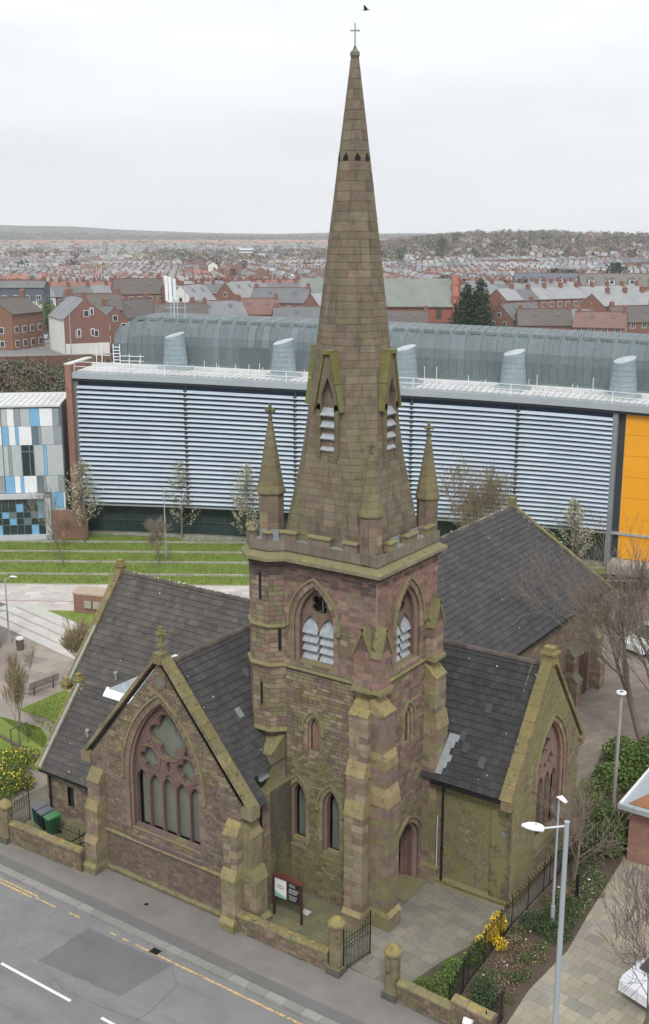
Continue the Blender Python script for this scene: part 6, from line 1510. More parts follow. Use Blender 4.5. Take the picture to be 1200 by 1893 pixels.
# ================================================================ TREES AND PLANTS
M_BARK = simple('bark', None, .95, var=.25, scale=3); M_LEAF = simple('leaf', None, .8, var=.15, scale=2); M_PETAL = simple('petal', None, .7, var=.05)
def bare_tree(root, H, spread, seed, base_r=.16, trunkh=.28, levels=5, nb=4, up=.6, twigc=(.22, .17, .12), trunkc=(.19, .155, .12), multi=1, budc=None, buds=0, twr=.008, lean=0.):
    rr = random.Random(seed); tr = MB(); cr_ = MB(); tips = []
    def grow(p, d, L, r, lvl, mb):
        n = 3 if lvl < 2 else 2; pts = [p]; rs = [r]
        q = p.copy(); dd = d.copy()
        for k in range(n):
            dd = (dd+Vector((rr.uniform(-1, 1), rr.uniform(-1, 1), rr.uniform(-.4, .6)*1))*.13+Vector((0, 0, .05*up))).normalized(); q = q+dd*L/n; pts.append(q.copy()); rs.append(max(twr, r*(1-.5*(k+1)/n)))
        mb.tube(pts, rs, 6 if lvl == 0 else (4 if lvl < 3 else 3), trunkc if lvl < 2 else twigc)
        tips.append(q)
        if lvl >= levels: return
        cnt = nb+(1 if lvl == 0 else 0)
        for c in range(cnt):
            t = 1.0 if c == 0 else rr.uniform(.35, 1); i = min(n-1, int(t*n)); f = t*n-i; s = pts[i].lerp(pts[min(n, i+1)], min(1, f)); 
            az = rr.uniform(0, 6.283); tilt = rr.uniform(.3, .85)*spread if c else rr.uniform(.05, .3)
            o = dd.orthogonal().normalized(); o2 = dd.cross(o); nd = (dd*math.cos(tilt)+(o*math.cos(az)+o2*math.sin(az))*math.sin(tilt)); nd.z += up*.25; nd.normalize()
            grow(s, nd, L*rr.uniform(.6, .8), max(twr, rs[-1]*rr.uniform(.6, .85)), lvl+1, cr_ if lvl >= 0 else mb)
    for k in range(multi):
        d0 = Vector((rr.uniform(-.12, .12)+lean+(k-(multi-1)/2)*.25, rr.uniform(-.12, .12), 1)).normalized(); grow(Vector((0, 0, 0)), d0, H*trunkh, base_r, 0, tr)
    tr.build('trunk', M_BARK, root); 
    if buds:
        for _ in range(buds):
            t = rr.choice(tips[len(tips)//3:]); s = rr.uniform(.02, .05); p = t+Vector((rr.uniform(-.15, .15), rr.uniform(-.15, .15), rr.uniform(-.15, .15))); c = tuple(x*rr.uniform(.75, 1.25) for x in budc)
            cr_.add([p, p+Vector((s, rr.uniform(-s, s), s)), p+Vector((rr.uniform(-s, s), s, -s))], [(0, 1, 2)], c)
    cr_.build('crown', M_BARK, root); return root
def leafcloud(mb, c, rad, n, size, cols, rr, flat=.0, inner=.35):
    for _ in range(n):
        while True:
            v = Vector((rr.uniform(-1, 1), rr.uniform(-1, 1), rr.uniform(-1, 1)))
            if inner < v.length < 1: break
        p = Vector(c)+Vector((v.x*rad[0], v.y*rad[1], v.z*rad[2])); s = size*rr.uniform(.6, 1.4)
        a = Vector((rr.uniform(-1, 1), rr.uniform(-1, 1), rr.uniform(-.6, .6))).normalized()*s; b = a.cross(Vector((rr.uniform(-1, 1), rr.uniform(-1, 1), rr.uniform(-1, 1)))).normalized()*s*.7
        mb.add([p-a*.5, p+b*.5, p+a*.5, p-b*.5], [(0, 1, 2, 3)], (lambda kk, cc: (cc[0]*kk*rr.uniform(.92, 1.08), cc[1]*kk, cc[2]*kk*rr.uniform(.85, 1.15)))(rr.uniform(.65, 1.4), rr.choice(cols)))
def T(name, label, x, y, z=0, cat='tree', group=None): t = proto(name, label, cat, group); t['_p'] = (x, y, z); return t
def fin_(t, x, y, z=0, rz=0, s=None): place(t, (x, y, z), rz, s); return t
def mk_tree(name, label, x, y, z=0, rz=0, cat='tree', **k):
    t = proto(name, label, cat); bare_tree(t, **k); return fin_(t, x, y, z, rz)
def magnolia(label, x, y, z, H, W, seed):
    rr = random.Random(seed); t = proto('magnolia_tree', label, 'tree'); tr = MB(); cr_ = MB(); lf = MB()
    tr.tube([Vector((0, 0, 0)), Vector((.08, 0, H*.35)), Vector((0, .08, H*.7)), Vector((.05, 0, H))], [.12, .09, .05, .015], 6, (.2, .16, .13))
    for k in range(95):
        u = rr.random()**.8; h = H*(.13+.8*u); a = rr.uniform(0, 6.283); L = W*.5*(1-u**1.5)*rr.uniform(.55, 1.15)+.25; p = Vector((0, 0, h)); d = Vector((math.cos(a), math.sin(a), 0)); e1 = p+d*L*.55+Vector((0, 0, L*.35)); e = p+d*L+Vector((rr.uniform(-.2, .2), rr.uniform(-.2, .2), L*.95))
        cr_.tube([p, e1, e], [.03, .018, .008], 3, (.2, .16, .12))
        for s in range(int(5+L*8)):
            q = e1.lerp(e, rr.uniform(-.3, 1.05)); leafcloud(lf, q, (.22, .22, .2), 2, .13, ((.54, .53, .42), (.42, .43, .3), (.56, .55, .46), (.28, .3, .15), (.22, .24, .12)), rr, inner=0)
    tr.build('trunk', M_BARK, t); cr_.build('branches', M_BARK, t); lf.build('blossom', M_PETAL, t, kind='stuff'); return fin_(t, x, y, z)
magnolia('pale blossoming magnolia tree beside the brick fin of the college', -58.0, 37.6, 0, 9.0, 4.6, 1)
magnolia('second pale magnolia tree, against the left louvres by the lamp', -50.9, 44.3, 0, 8.6, 4.0, 2)
magnolia('pale magnolia tree partly behind the left pinnacle of the tower', -43.4, 45.6, 0, 8.8, 3.8, 3)
magnolia('pale magnolia tree by the roof verge near the orange panels', -13.6, 56.3, 0, 7.2, 4.2, 4)
mk_tree('bare_tree', 'large spreading bare tree against the louvres right of the tower', -21.0, 51.5, 0, 0, H=14.5, spread=1.0, seed=12, base_r=.16, trunkh=.24, nb=3, multi=4, twigc=(.24, .2, .13), budc=(.25, .27, .12), buds=1200, twr=.012, levels=6)
mk_tree('bare_tree', 'small bare tree on the lawn in front of the lamp post', -45.6, 35.2, 0, 1, H=6.2, spread=.9, seed=13, base_r=.08, twigc=(.24, .2, .15), twr=.009)
mk_tree('bare_tree', 'thin bare tree before the brick base of the chequered block', -53.5, 30.6, 0, 2, H=9.5, spread=.6, seed=14, base_r=.09, trunkh=.35, twigc=(.26, .22, .17), twr=.008, levels=4)
mk_tree('bare_tree', 'thin bare tree at the left edge of the terraced lawn', -56.0, 22.3, 0, 3, H=8.0, spread=.7, seed=15, base_r=.1, twigc=(.26, .22, .17), twr=.008, levels=4)
mk_tree('bare_tree', 'shrubby bare tree at the foot of the chequered block', -58.5, 35.3, 0, 4, H=4.5, spread=1.1, seed=16, base_r=.07, twigc=(.2, .15, .11), levels=4, multi=2)
# young street tree with guard, left
t = mk_tree('young_tree', 'young budding tree with a timber guard on the left lawn', -27.2, 2.85, 0, 0, H=7.0, spread=.55, seed=21, base_r=.07, trunkh=.3, up=1.3, nb=4, twigc=(.30, .24, .15), budc=(.42, .40, .18), buds=1600, twr=.008)
g_ = thing('tree_guard', 'square timber frame guard round the young tree on the left lawn', 'tree guard', (-27.2, 2.8, 0))
for dy in (-.62, .62):
    m = MB(); m.cyl((-27.1, 2.8+dy, 0), (-27.1, 2.8+dy, 1.35), .04, .04, 6, (.13, .11, .09)); m.build('post', M_BARK, g_)
m = MB(); m.box((-27.13, 2.15, 1.28), (-27.07, 3.45, 1.34), (.13, .11, .09)); m.build('rail', M_BARK, g_)
mk_tree('young_tree', 'bushy yellow budding tree beside the left roof verge', -31.3, 12.2, 0, 1, H=6.8, spread=.8, seed=22, base_r=.1, trunkh=.22, up=1.0, nb=5, twigc=(.31, .25, .15), budc=(.40, .38, .16), buds=2400, multi=2, twr=.009)
mk_tree('bare_tree', 'tall bare tree beside the footpath at the right edge', 4.8, 22.9, 0, 0, H=19.5, spread=1.0, seed=32, base_r=.26, trunkh=.27, nb=4, multi=3, twigc=(.22, .18, .14), twr=.010, levels=5)
mk_tree('bare_tree', 'second bare tree behind the footpath with yellow buds', 2.4, 36.5, 0, 1, H=13, spread=.9, seed=33, base_r=.16, nb=4, twigc=(.27, .22, .14), budc=(.36, .33, .12), buds=700, twr=.01)
mk_tree('bare_tree', 'bare tree in front of the orange panels', 5.5, 44, 0, 2, H=15, spread=.8, seed=34, base_r=.14, nb=4, twigc=(.27, .21, .13), twr=.011)
mk_tree('bare_tree', 'small bare shrub tree at the corner of the railings', 6.3, 8.0, 0, 0, H=5.6, spread=1.2, seed=35, base_r=.1, trunkh=.36, nb=4, twigc=(.25, .2, .16), multi=2, levels=4, twr=.009)
mk_tree('bare_tree', 'dark bare tree at the lower right corner of the plaza', 12.9, -2.2, 0, 0, H=11.5, spread=1.05, seed=36, base_r=.13, trunkh=.27, nb=4, twigc=(.14, .10, .095), trunkc=(.14, .11, .1), levels=5, twr=.008)
# evergreen conifer beyond the college
rr = random.Random(50); x, y = place_xy(255, math.degrees(math.atan((879-600)/2103))); t = proto('conifer_tree', 'broad dark green conifer standing beyond the green roof right of the spire', 'tree'); m = MB(); m.cyl((0, 0, -2), (0, 0, 9), .4, .1, 8, (.1, .08, .06)); m.build('trunk', M_BARK, t); m = MB()
for (cx_, H_) in ((-1.6, 10.2), (1.4, 11.2)):
    for k in range(30):
        h = H_*(k+1)/31; rad_ = 4.0*(1-h/H_)**.75+.3; leafcloud(m, (cx_+rr.uniform(-.5, .5), rr.uniform(-.5, .5), h), (rad_, rad_, .9), int(20+46*rad_), .42, ((.018, .045, .022), (.03, .065, .03), (.012, .03, .016), (.045, .085, .04)), rr, inner=.4)
m.build('foliage', M_LEAF, t, kind='stuff'); fin_(t, x, y, terrain(x, y)-.6, 0, 1.08)
x, y = place_xy(268, math.degrees(math.atan((77-600)/2103))); t = proto('round_tree', 'round bright green tree left of the white fronted house', 'tree'); m = MB(); m.cyl((0, 0, 0), (0, 0, 3), .25, .15, 8, (.12, .1, .07)); m.build('trunk', M_BARK, t); m = MB(); leafcloud(m, (0, 0, 3.6), (3, 3, 2.6), 1500, .4, ((.10, .17, .03), (.14, .22, .04), (.06, .11, .02)), rr, inner=.5); m.build('foliage', M_LEAF, t, kind='stuff'); fin_(t, x, y, terrain(x, y))
x, y = place_xy(240, math.degrees(math.atan((52-600)/2103))); t = proto('blossom_tree', 'white blossoming tree behind the road at far left', 'tree'); m = MB(); m.cyl((0, 0, 0), (0, 0, 5), .2, .1, 8, (.12, .1, .07)); m.build('trunk', M_BARK, t); m = MB(); leafcloud(m, (0, 0, 6.4), (2.4, 2.4, 1.5), 500, .4, ((.6, .56, .54), (.5, .45, .42)), rr, inner=.2); m.build('blossom', M_PETAL, t, kind='stuff'); fin_(t, x, y, terrain(x, y))
# trees among the houses and the wooded ridge
def puff(mb, P, r, h, cols, n, rr, size):
    k = int(n)
    for _ in range(k):
        v = Vector((rr.gauss(0, .42), rr.gauss(0, .42), rr.uniform(.12, 1))); sh = math.sqrt(max(.05, 1-((v.z-.55)/.5)**2)); p = P+Vector((v.x*r*sh, v.y*r*sh, v.z*h)); s = size*rr.uniform(.6, 1.4)
        a = Vector((rr.uniform(-1, 1), rr.uniform(-1, 1), rr.uniform(-1, 1))).normalized()*s; b = a.orthogonal().normalized()*s
        mb.add([p, p+a, p+b], [(0, 1, 2)], tuple(x*rr.uniform(.75, 1.3) for x in cols))
BARE = ((.16, .13, .11), (.19, .155, .125), (.15, .13, .12), (.2, .17, .11)); EVER = ((.03, .05, .03), (.045, .07, .035)); LIME = ((.28, .28, .08),)
M_FAR = simple('far_foliage', None, .95, var=.1, scale=.1)
wood = MB(); rr = random.Random(77)
for _ in range(1150):
    az = rr.uniform(1.0, 17.5); D = 1000+1100*rr.random()**.6; x, y = place_xy(D, az)
    h = rr.uniform(8, 18); c = vary(rr.choice(BARE), .35) if rr.random() < .84 else rr.choice(EVER); puff(wood, Vector((x, y, terrain(x, y)-1)), rr.uniform(5, 11), h, c, 90, rr, 1.9)
for _ in range(420):
    az = rr.uniform(-17.5, 1); D = rr.uniform(900, 4500) if rr.random() < .85 else rr.uniform(1500, 2200); x, y = place_xy(D, az); h = rr.uniform(8, 13); c = rr.choice(BARE) if rr.random() < .75 else (rr.choice(EVER) if rr.random() < .7 else LIME[0]); puff(wood, Vector((x, y, terrain(x, y)-1)), rr.uniform(6, 11), h, c, 45, rr, 2.4)
for _ in range(160):
    az = rr.uniform(-9, 1.0); D = rr.uniform(1200, 2000); x, y = place_xy(D, az); puff(wood, Vector((x, y, terrain(x, y)-1)), rr.uniform(7, 10), rr.uniform(10, 15), rr.choice(BARE), 60, rr, 2.4)
for _ in range(700):
    az = rr.uniform(-18, 18); D = rr.uniform(4300, 5500); x, y = place_xy(D, az); puff(wood, Vector((x, y, terrain(x, y)-4)), rr.uniform(35, 80), rr.uniform(6, 16), rr.choice(((.06, .07, .055), (.08, .085, .06), (.1, .09, .07), (.055, .07, .05))), 26, rr, 11)
tag(wood.build('woodland', M_FAR), 'bare and evergreen woodland along the far ridge and among distant houses', 'woodland', kind='stuff')
tp_ = []
for i, (c, lb) in enumerate(((BARE[0], 'bare brown garden tree among the nearer town houses'), (BARE[3], 'budding olive brown garden tree among the nearer town houses'), (EVER[1], 'dark evergreen garden tree among the town houses'))):
    t = proto('garden_tree', lb, 'tree', lb.replace('tree', 'trees')); m = MB(); m.cyl((0, 0, -1), (0, 0, 5), .25, .1, 6, (.12, .1, .08)); m.build('trunk', M_BARK, t); m = MB(); puff(m, Vector((0, 0, 1.0)), 3.6, 8, c, 420, rr, .75); m.build('crown', M_FAR, t, kind='stuff'); tp_.append([t, False])
for _ in range(85):
    az = rr.uniform(-17, 17); D = rr.uniform(300, 850); x, y = place_xy(D, az); k = rr.choice((0, 0, 1, 2)); s = rr.uniform(.5, 1.05)
    if not tp_[k][1]: o = place(tp_[k][0], (x, y, terrain(x, y)), 0, s); tp_[k][1] = True
    else: o = dup(tp_[k][0], (x, y, terrain(x, y)), rr.uniform(0, 6), None, s)
    px = px_of(x, y)[1]; lb = ('bare brown garden tree', 'budding olive garden tree', 'dark evergreen garden tree')[k]+' among the houses '+('behind the corner house' if px < 200 else 'beyond the phone mast' if px < 360 else 'left of the spire' if px < 600 else 'beyond the church hall' if px < 840 else 'right of the conifer' if px < 1000 else 'near the right edge')+(', near' if D < 480 else ', farther')
    o['label'] = lb; o['group'] = lb
for px, D, h, w_ in ((1143, 620, 17, 8), (1030, 640, 13, 9), (1060, 660, 12, 8), (1105, 560, 11, 3), (818, 1150, 22, 9)):
    x, y = place_xy(D, math.degrees(math.atan((px-600)/2103))); t = proto('evergreen_tree', 'large dark evergreen tree on the slope at the right beyond the houses', 'tree', 'large dark evergreens on the right slope'); m = MB(); m.cyl((0, 0, -1), (0, 0, h*.6), .4, .2, 6, (.1, .08, .06)); m.build('trunk', M_BARK, t); m = MB(); puff(m, Vector((0, 0, 0)), w_, h, (.03, .055, .032), 900, rr, 1.1); m.build('crown', M_FAR, t, kind='stuff'); fin_(t, x, y, terrain(x, y))
# embankment scrub behind the car park
m = MB()
for _ in range(110): az = rr.uniform(-18.5, -11); D = rr.uniform(183, 193); x, y = place_xy(D, az); puff(m, Vector((x, y, terrain(x, y)-.4)), 2.6, 2.4, rr.choice(((.15, .13, .09), (.12, .13, .07), (.17, .12, .08), (.15, .14, .11))), 110, rr, .32)
tag(m.build('embankment_scrub', M_FAR), 'brown and olive scrub on the bank below the brick retaining wall', 'scrub', kind='stuff')
# shrubs
def shrub(name, label, spots, cols, size, seed, cat='shrub', n=1, stems=True, mat=None, part_='foliage'):
    rr = random.Random(seed); x0, y0 = spots[0][0], spots[0][1]; t = thing(name, label, cat, (x0, y0, 0)); st_ = MB(); m = MB()
    for (x, y, z, rx, rz_, cnt) in spots:
        leafcloud(m, (x, y, z+rz_*.9), (rx, rx, rz_), cnt, size, cols, rr, inner=.3)
        for _ in range(6): a = rr.uniform(0, 6.28); st_.cyl((x, y, z-.05), (x+math.cos(a)*rx*.6, y+math.sin(a)*rx*.6, z+rz_*1.5), .02, .008, 3, (.16, .12, .08))
    st_.build('stems', M_BARK, t, kind='stuff'); m.build(part_, mat or M_LEAF, t, kind='stuff'); return t
GL_ = ((.075, .13, .025), (.11, .18, .03), (.05, .09, .02), (.14, .2, .04)); DGL = ((.03, .06, .022), (.05, .09, .03), (.02, .045, .018), (.07, .12, .035)); BRL = ((.2, .14, .08), (.16, .11, .07), (.24, .2, .12))
shrub('laurel_bush', 'large glossy green bush beside the footpath under the right tree', [(3.9, 21.5, 0, 1.3, .8, 1500), (5.2, 20.2, 0, 1.4, .9, 1500), (4.6, 18.3, 0, 1.3, .7, 1400), (5.8, 22.5, 0, 1.3, 1.0, 1300)], GL_, .17, 1)
shrub('green_bush', 'leafy green shrubs in the bed between footpath and tall lamp', [(4.4, 16.2, 0, 1.2, .7, 1400), (4.8, 14.3, 0, 1.1, .7, 1300), (5.6, 13.2, 0, .9, .6, 900)], ((.09, .13, .03), (.13, .17, .04), (.06, .09, .025), (.17, .17, .06)), .12, 2)
shrub('ivy_hedge', 'dark ivy hedge against the brick hut behind the railings', [(6.9, 11.2, 0, .8, 1.1, 1500), (6.2, 12.3, 0, .9, 1.2, 1500), (7.2, 12.0, 0, .7, 1.2, 1300), (6.0, 11.0, 0, .7, .8, 900)], ((.06, .11, .02), (.09, .15, .025), (.035, .07, .015)), .13, 3, cat='hedge')
shrub('low_shrubs', 'low dark green shrubs outside the railings near the small lamp', [(7.0, 4.6, 0, .9, .3, 900), (6.3, 3.6, 0, .8, .35, 900), (7.3, 3.4, 0, .8, .3, 800), (6.9, 5.8, 0, .7, .25, 600)], DGL, .09, 4)
shrub('low_shrubs', 'ragged low shrubs with litter at the foot of the small bare tree', [(6.9, 8.6, 0, .8, .25, 700), (7.2, 7.4, 0, .6, .2, 500), (6.4, 9.6, 0, .7, .3, 600), (7.4, 6.4, 0, .5, .2, 400)], ((.06, .1, .03), (.1, .12, .04), (.3, .28, .2), (.05, .08, .025)), .08, 5)
shrub('brown_undergrowth', 'brown dead undergrowth along the outside of the railings', [(6.3, 1.6, 0, .7, .3, 700), (6.6, .2, 0, .8, .25, 700), (6.9, -1.2, 0, .8, .25, 600), (6.4, 6.6, 0, .6, .2, 400), (7.4, 1.6, 0, .4, .15, 200)], BRL, .07, 6, cat='undergrowth')
shrub('green_bush', 'dark bush at the road end of the railings', [(6.5, -1.9, 0, .6, .45, 800), (6.9, -2.6, 0, .5, .4, 500), (7.1, -.4, 0, .35, .2, 200)], DGL, .09, 7)
shrub('green_hedge', 'fresh green hedge inside the low wall at the gate yard', [(4.3, -2.9, 0, .5, .25, 600), (4.9, -2.2, 0, .55, .3, 800), (4.7, -1.2, 0, .5, .3, 700), (5.1, -.3, 0, .45, .3, 600), (5.0, .6, 0, .4, .3, 500), (5.2, -3.0, 0, .5, .25, 500)], ((.1, .17, .03), (.14, .22, .045), (.07, .12, .02)), .08, 8, cat='hedge')
fs_ = shrub('forsythia_bush', 'bright yellow forsythia bush against the black railings', [(5.1, 2.3, .1, .42, .5, 900), (5.15, 1.5, .1, .38, .42, 700), (4.9, 1.0, .1, .3, .25, 300), (5.75, 1.2, .1, .35, .3, 250)], ((.75, .52, .01), (.8, .6, .03), (.6, .42, .02), (.8, .55, .0)), .07, 9, mat=M_PETAL, part_='blossom')
shrub('flowering_bush', 'yellow flowered green bush at the left edge by the gate', [(-23.9, -.9, 0, 1.1, .8, 1500), (-24.7, .2, 0, 1.0, .8, 1200), (-22.8, -1.9, 0, .9, .8, 1300), (-22.6, -.7, 0, .6, .6, 700), (-24.2, .9, .5, .8, .5, 400)], GL_+((.6, .5, .03),), .12, 10)
rr_ = random.Random(91)
shrub('ground_cover', 'mixed low green ground cover filling the planting bed beside the plaza', [(5.8+rr_.uniform(0, 1.9), rr_.uniform(-2.8, 9.5), 0, rr_.uniform(.25, .55), rr_.uniform(.08, .22), 230) for _ in range(42)], ((.08, .14, .03), (.05, .09, .025), (.13, .16, .05), (.16, .13, .07)), .08, 92, cat='ground cover')
# grass blades on the lawns
def grass(label, polyf, n, seed, h=.05, cols=((.16, .23, .04), (.19, .27, .05), (.12, .18, .03), (.25, .27, .08))):
    rr = random.Random(seed); m = MB()
    for _ in range(n):
        x, y = polyf(rr); s = rr.uniform(.5, 1.4)*h; a = rr.uniform(0, 6.28); dx, dy = math.cos(a)*s*.8, math.sin(a)*s*.8
        m.add([(x-dx*.5, y-dy*.5, .02), (x+dx*.5, y+dy*.5, .02), (x+rr.uniform(-s, s)*.4, y+rr.uniform(-s, s)*.4, .02+s*1.6)], [(0, 1, 2)], tuple(q*rr.uniform(.8, 1.2) for q in rr.choice(cols)))
    tag(m.build('grass', M_LEAF), label, 'grass', kind='stuff')
def lawnband(rr):
    while True:
        a, b = rr.uniform(-14, 22), rr.uniform(0.3, 17)
        if not any(abs(b-(k+.14)-.35*math.sin(a*.05)) < .25 for k in (0, 2.9, 6.9, 10.4, 14)): q = q2(a, b); return q[0], q[1]
grass('mown green grass on the terraced lawn before the college', lawnband, 26000, 1, .09)
def nearlawn(rr):
    P = rr.choice((((-31.3, 6.4), (-31.2, 10.2), (-21.4, 3.2)), ((-31.2, 10.2), (-21.3, 7.9), (-21.4, 3.2)), ((-39.9, 2.9), (-23.6, 2.9), (-39, -.4)), ((-31.4, 4.8), (-28, 5.2), (-23.6, 2.8)), ((-39, -.4), (-23.4, 2.7), (-25.7, 1.0))))
    a, b = rr.random(), rr.random()
    if a+b > 1: a, b = 1-a, 1-b
    p = Vector(P[0])+(Vector(P[1])-Vector(P[0]))*a+(Vector(P[2])-Vector(P[0]))*b; return p.x, p.y
grass('bright grass of the small lawns left of the church', nearlawn, 16000, 2, .06)
# ================================================================ STREET FURNITURE AND SMALL THINGS
PW = ((.17, .12, .085), (.19, .145, .105), BRN, (.16, .135, .08))
def low_wall(label, p, q, h, th=.38, copc=(.24, .19, .12), seed=1, capmat=None, coph=.18):
    p, q = Vector((*p, 0)), Vector((*q, 0)); U = (q-p).normalized(); N = Vector((U.y, -U.x, 0)); L = (q-p).length
    t = thing('low_wall', label, 'wall', tuple(p)); m = MB(); m.obox(p-N*(th/2-.02), U*L, N*(th-.04), (0, 0, h), MORTD); core = m.build('wall_core', M_WALL, t)
    st = []
    for s in (1, -1):
        fr = Fr(p+N*s*(th/2-.02), U, N*s); st += courses_fill(fr, 0, h, lambda zm, a, b: [(0, L)], (.1, .2), (.2, .48), colf=lambda u, z: vary(random.choice(PW), .25), proud=.02, wob=.03)
    emit_pieces(st, 'stone', M_WALL, core, 120)
    u = 0
    while u < L-.05:
        l = min(ru(.5, .85), L-u); m = MB(); a = p+U*(u+.008)-N*(th/2+.05); w2 = th+.1; hh = coph+ru(0, .02)
        m.prism([a+Vector((0, 0, h)), a+N*w2+Vector((0, 0, h)), a+N*w2+Vector((0, 0, h+hh*.45)), a+N*w2*.72+Vector((0, 0, h+hh*.9)), a+N*w2*.28+Vector((0, 0, h+hh)), a+Vector((0, 0, h+hh*.45))], U*(l-.016), vary(copc, .25)); m.build('coping_stone', capmat or M_COPE, t); u += l
    return t
low_wall('low stone wall with rounded coping between church buttress and gate', (-4.6, -4.0), (.35, -4.0), .78)
low_wall('low stone wall with mossy coping right of the gateway', (3.75, -4.0), (6.3, -4.15), .8, capmat=M_GREEN)
low_wall('taller stone wall end pier carrying a small white floodlight', (6.3, -4.15), (8.1, -4.3), 1.25, capmat=M_YEL)
low_wall('low stone wall left of the church by the wheelie bins', (-18.75, -4.75), (-13.75, -4.6), 1.0)
def pier(label, x, y, h, w_=.55):
    t = thing('gate_pier', label, 'gate pier', (x, y, 0)); z = 0
    m = MB(); m.box((x-w_/2-.06, y-w_/2-.06, 0), (x+w_/2+.06, y+w_/2+.06, .35), (.1, .1, .085)); m.build('base_stone', M_WALL, t); z = .35
    while z < h-.5:
        hh = ru(.3, .42); o = ru(0, .015); c = w_/2; k = .13
        m = MB(); pts = [(x-c, y-c+k), (x-c+k, y-c), (x+c-k, y-c), (x+c, y-c+k), (x+c, y+c-k), (x+c-k, y+c), (x-c+k, y+c), (x-c, y+c-k)]
        m.prism([(a, b, z+.006) for a, b in pts], (0, 0, hh-.012), vary((.2, .165, .1), .2)); m.build('stone', M_COPE, t); z += hh
    m = MB(); r8 = lambda r, zz_: [(x+r*math.cos(math.pi/8+k*math.pi/4), y+r*math.sin(math.pi/8+k*math.pi/4), zz_) for k in range(8)]
    m.ring([r8(.3, z), r8(.40, z+.08), r8(.40, z+.2), r8(.24, z+.38), r8(.08, z+.48)], (.27, .21, .1)); m.build('pier_cap', M_YEL, t)
    return t
pier('lichened stone gate pier left of the open iron gate', .68, -4.0, 2.35); pier('lichened stone gate pier right of the gateway', 3.42, -4.0, 2.35); pier('weathered stone gate pier at the far left edge of the wall', -19.1, -4.85, 2.2, .6)
def gate(label, p, q, h, n):
    p, q = Vector((*p, .08)), Vector((*q, .08)); U = q-p; L = U.length; t = thing('iron_gate', label, 'gate', tuple(p))
    for k in (0, n): m = MB(); a = p+U*(k/n); m.cyl(a, a+Vector((0, 0, h if k == 0 else h+.12)), .03, .03, 5, (0, 0, 0)); m.build('stile', M_IRON, t)
    for k in range(1, n):
        a = p+U*(k/n); tt_ = k/n; top = h*(.74+.26*(2*abs(tt_-.5))**1.6) if True else h
        m = MB(); m.cyl(a, a+Vector((0, 0, top)), .013, .013, 4, (0, 0, 0)); m.cyl(a+Vector((0, 0, top)), a+Vector((0, 0, top+.1)), .03, .003, 4, (0, 0, 0)); m.build('bar', M_IRON, t)
        if k % 1 == 0: b = a+U*(.5/n); m = MB(); m.cyl(b, b+Vector((0, 0, h*.48)), .01, .01, 4, (0, 0, 0)); m.build('dog_bar', M_IRON, t)
    for zz_ in (.12, h*.5, h*.56, h*.74): m = MB(); m.obox(p+Vector((0, 0, zz_)), U, (0, .025, 0), (0, 0, .035), (0, 0, 0)); m.build('rail', M_IRON, t)
    for k in range(n-1):       # scrolls
        c = p+U*((k+.5+.5)/n)+Vector((0, 0, h*.66)); r_ = L/n*.35; m = MB(); pts = [c+U.normalized()*r_*math.cos(a_*.7)*(1-a_*.06)+Vector((0, 0, r_*1.2*math.sin(a_*.7)*(1-a_*.06))) for a_ in range(10)]; m.tube(pts, .01, 4, (0, 0, 0)); m.build('scroll', M_IRON, t)
    return t
gate('black wrought iron gate standing open behind the left pier', (.98, -3.9), (1.25, -2.25), 2.0, 10); gate('black iron gate beside the bins at the left wall', (-19.3, -4.4), (-19.6, -2.9), 2.0, 8)
# iron railings along the bed
def railings(label, pts, h, gap=.14):
    t = thing('iron_railings', label, 'railings', (*pts[0], 0)); n0 = 0
    for a, b in zip(pts, pts[1:]):
        a, b = Vector((*a, .05)), Vector((*b, .05)); L = (b-a).length; U = (b-a).normalized(); n = int(L/gap)
        for k in range(n):
            p = a+U*(k*gap); m = MB(); tall = (k % 12 == 0); hh = h+.05 if tall else h-(.12 if k % 2 else 0); m.cyl(p, p+Vector((0, 0, hh)), .028 if tall else .012, .028 if tall else .012, 4, (0, 0, 0)); m.cyl(p+Vector((0, 0, hh)), p+Vector((0, 0, hh+.12)), .03, .002, 4, (0, 0, 0)); m.build('post' if tall else 'bar', M_IRON, t)
        for zz_ in (.12, h-.25): m = MB(); m.obox(a+Vector((0, 0, zz_)), b-a, (.02, 0, 0), (0, 0, .04), (0, 0, 0)); m.build('rail', M_IRON, t)
railings('long black iron railings between the church yard and the planting bed', [(5.95, -3.9), (5.62, -1.6), (5.42, 3.0), (5.5, 7.0), (5.56, 11.6)], 1.5)
railings('black iron railings behind the hut at the right', [(6.9, 19.0), (7.9, 15.2)], 1.4, .16)
railings('short black railings at the road end of the plaza', [(7.8, -4.4), (7.75, -2.6)], 1.4, .12)
railings('low railings round the boiler steps by the green bin', [(-17.0, -3.4), (-14.0, -3.35)], 1.0, .14)
m = MB(); m.box((6.98, 6.55, 0), (7.1, 6.67, 1.35), (.02, .02, .02)); tag(m.build('black_post', M_IRON, None, org=(7.04, 6.6, 0)), 'single thick black post near the small bare tree', 'post')
# low wall floodlight
fl_ = thing('floodlight', 'small white floodlight fixed to the end pier by the road', 'floodlight', (7.2, -4.42, 1.1)); m = MB(); m.obox((7.05, -4.75, .9), (.34, 0, 0), (0, .12, .2), (0, -.16, .1), (.85, .85, .85)); m.build('lamp_head', M_ATT, fl_); m = MB(); m.cyl((7.22, -4.4, .8), (7.22, -4.62, .98), .03, .03, 6, (.1, .1, .1)); m.build('bracket', M_ATT, fl_)
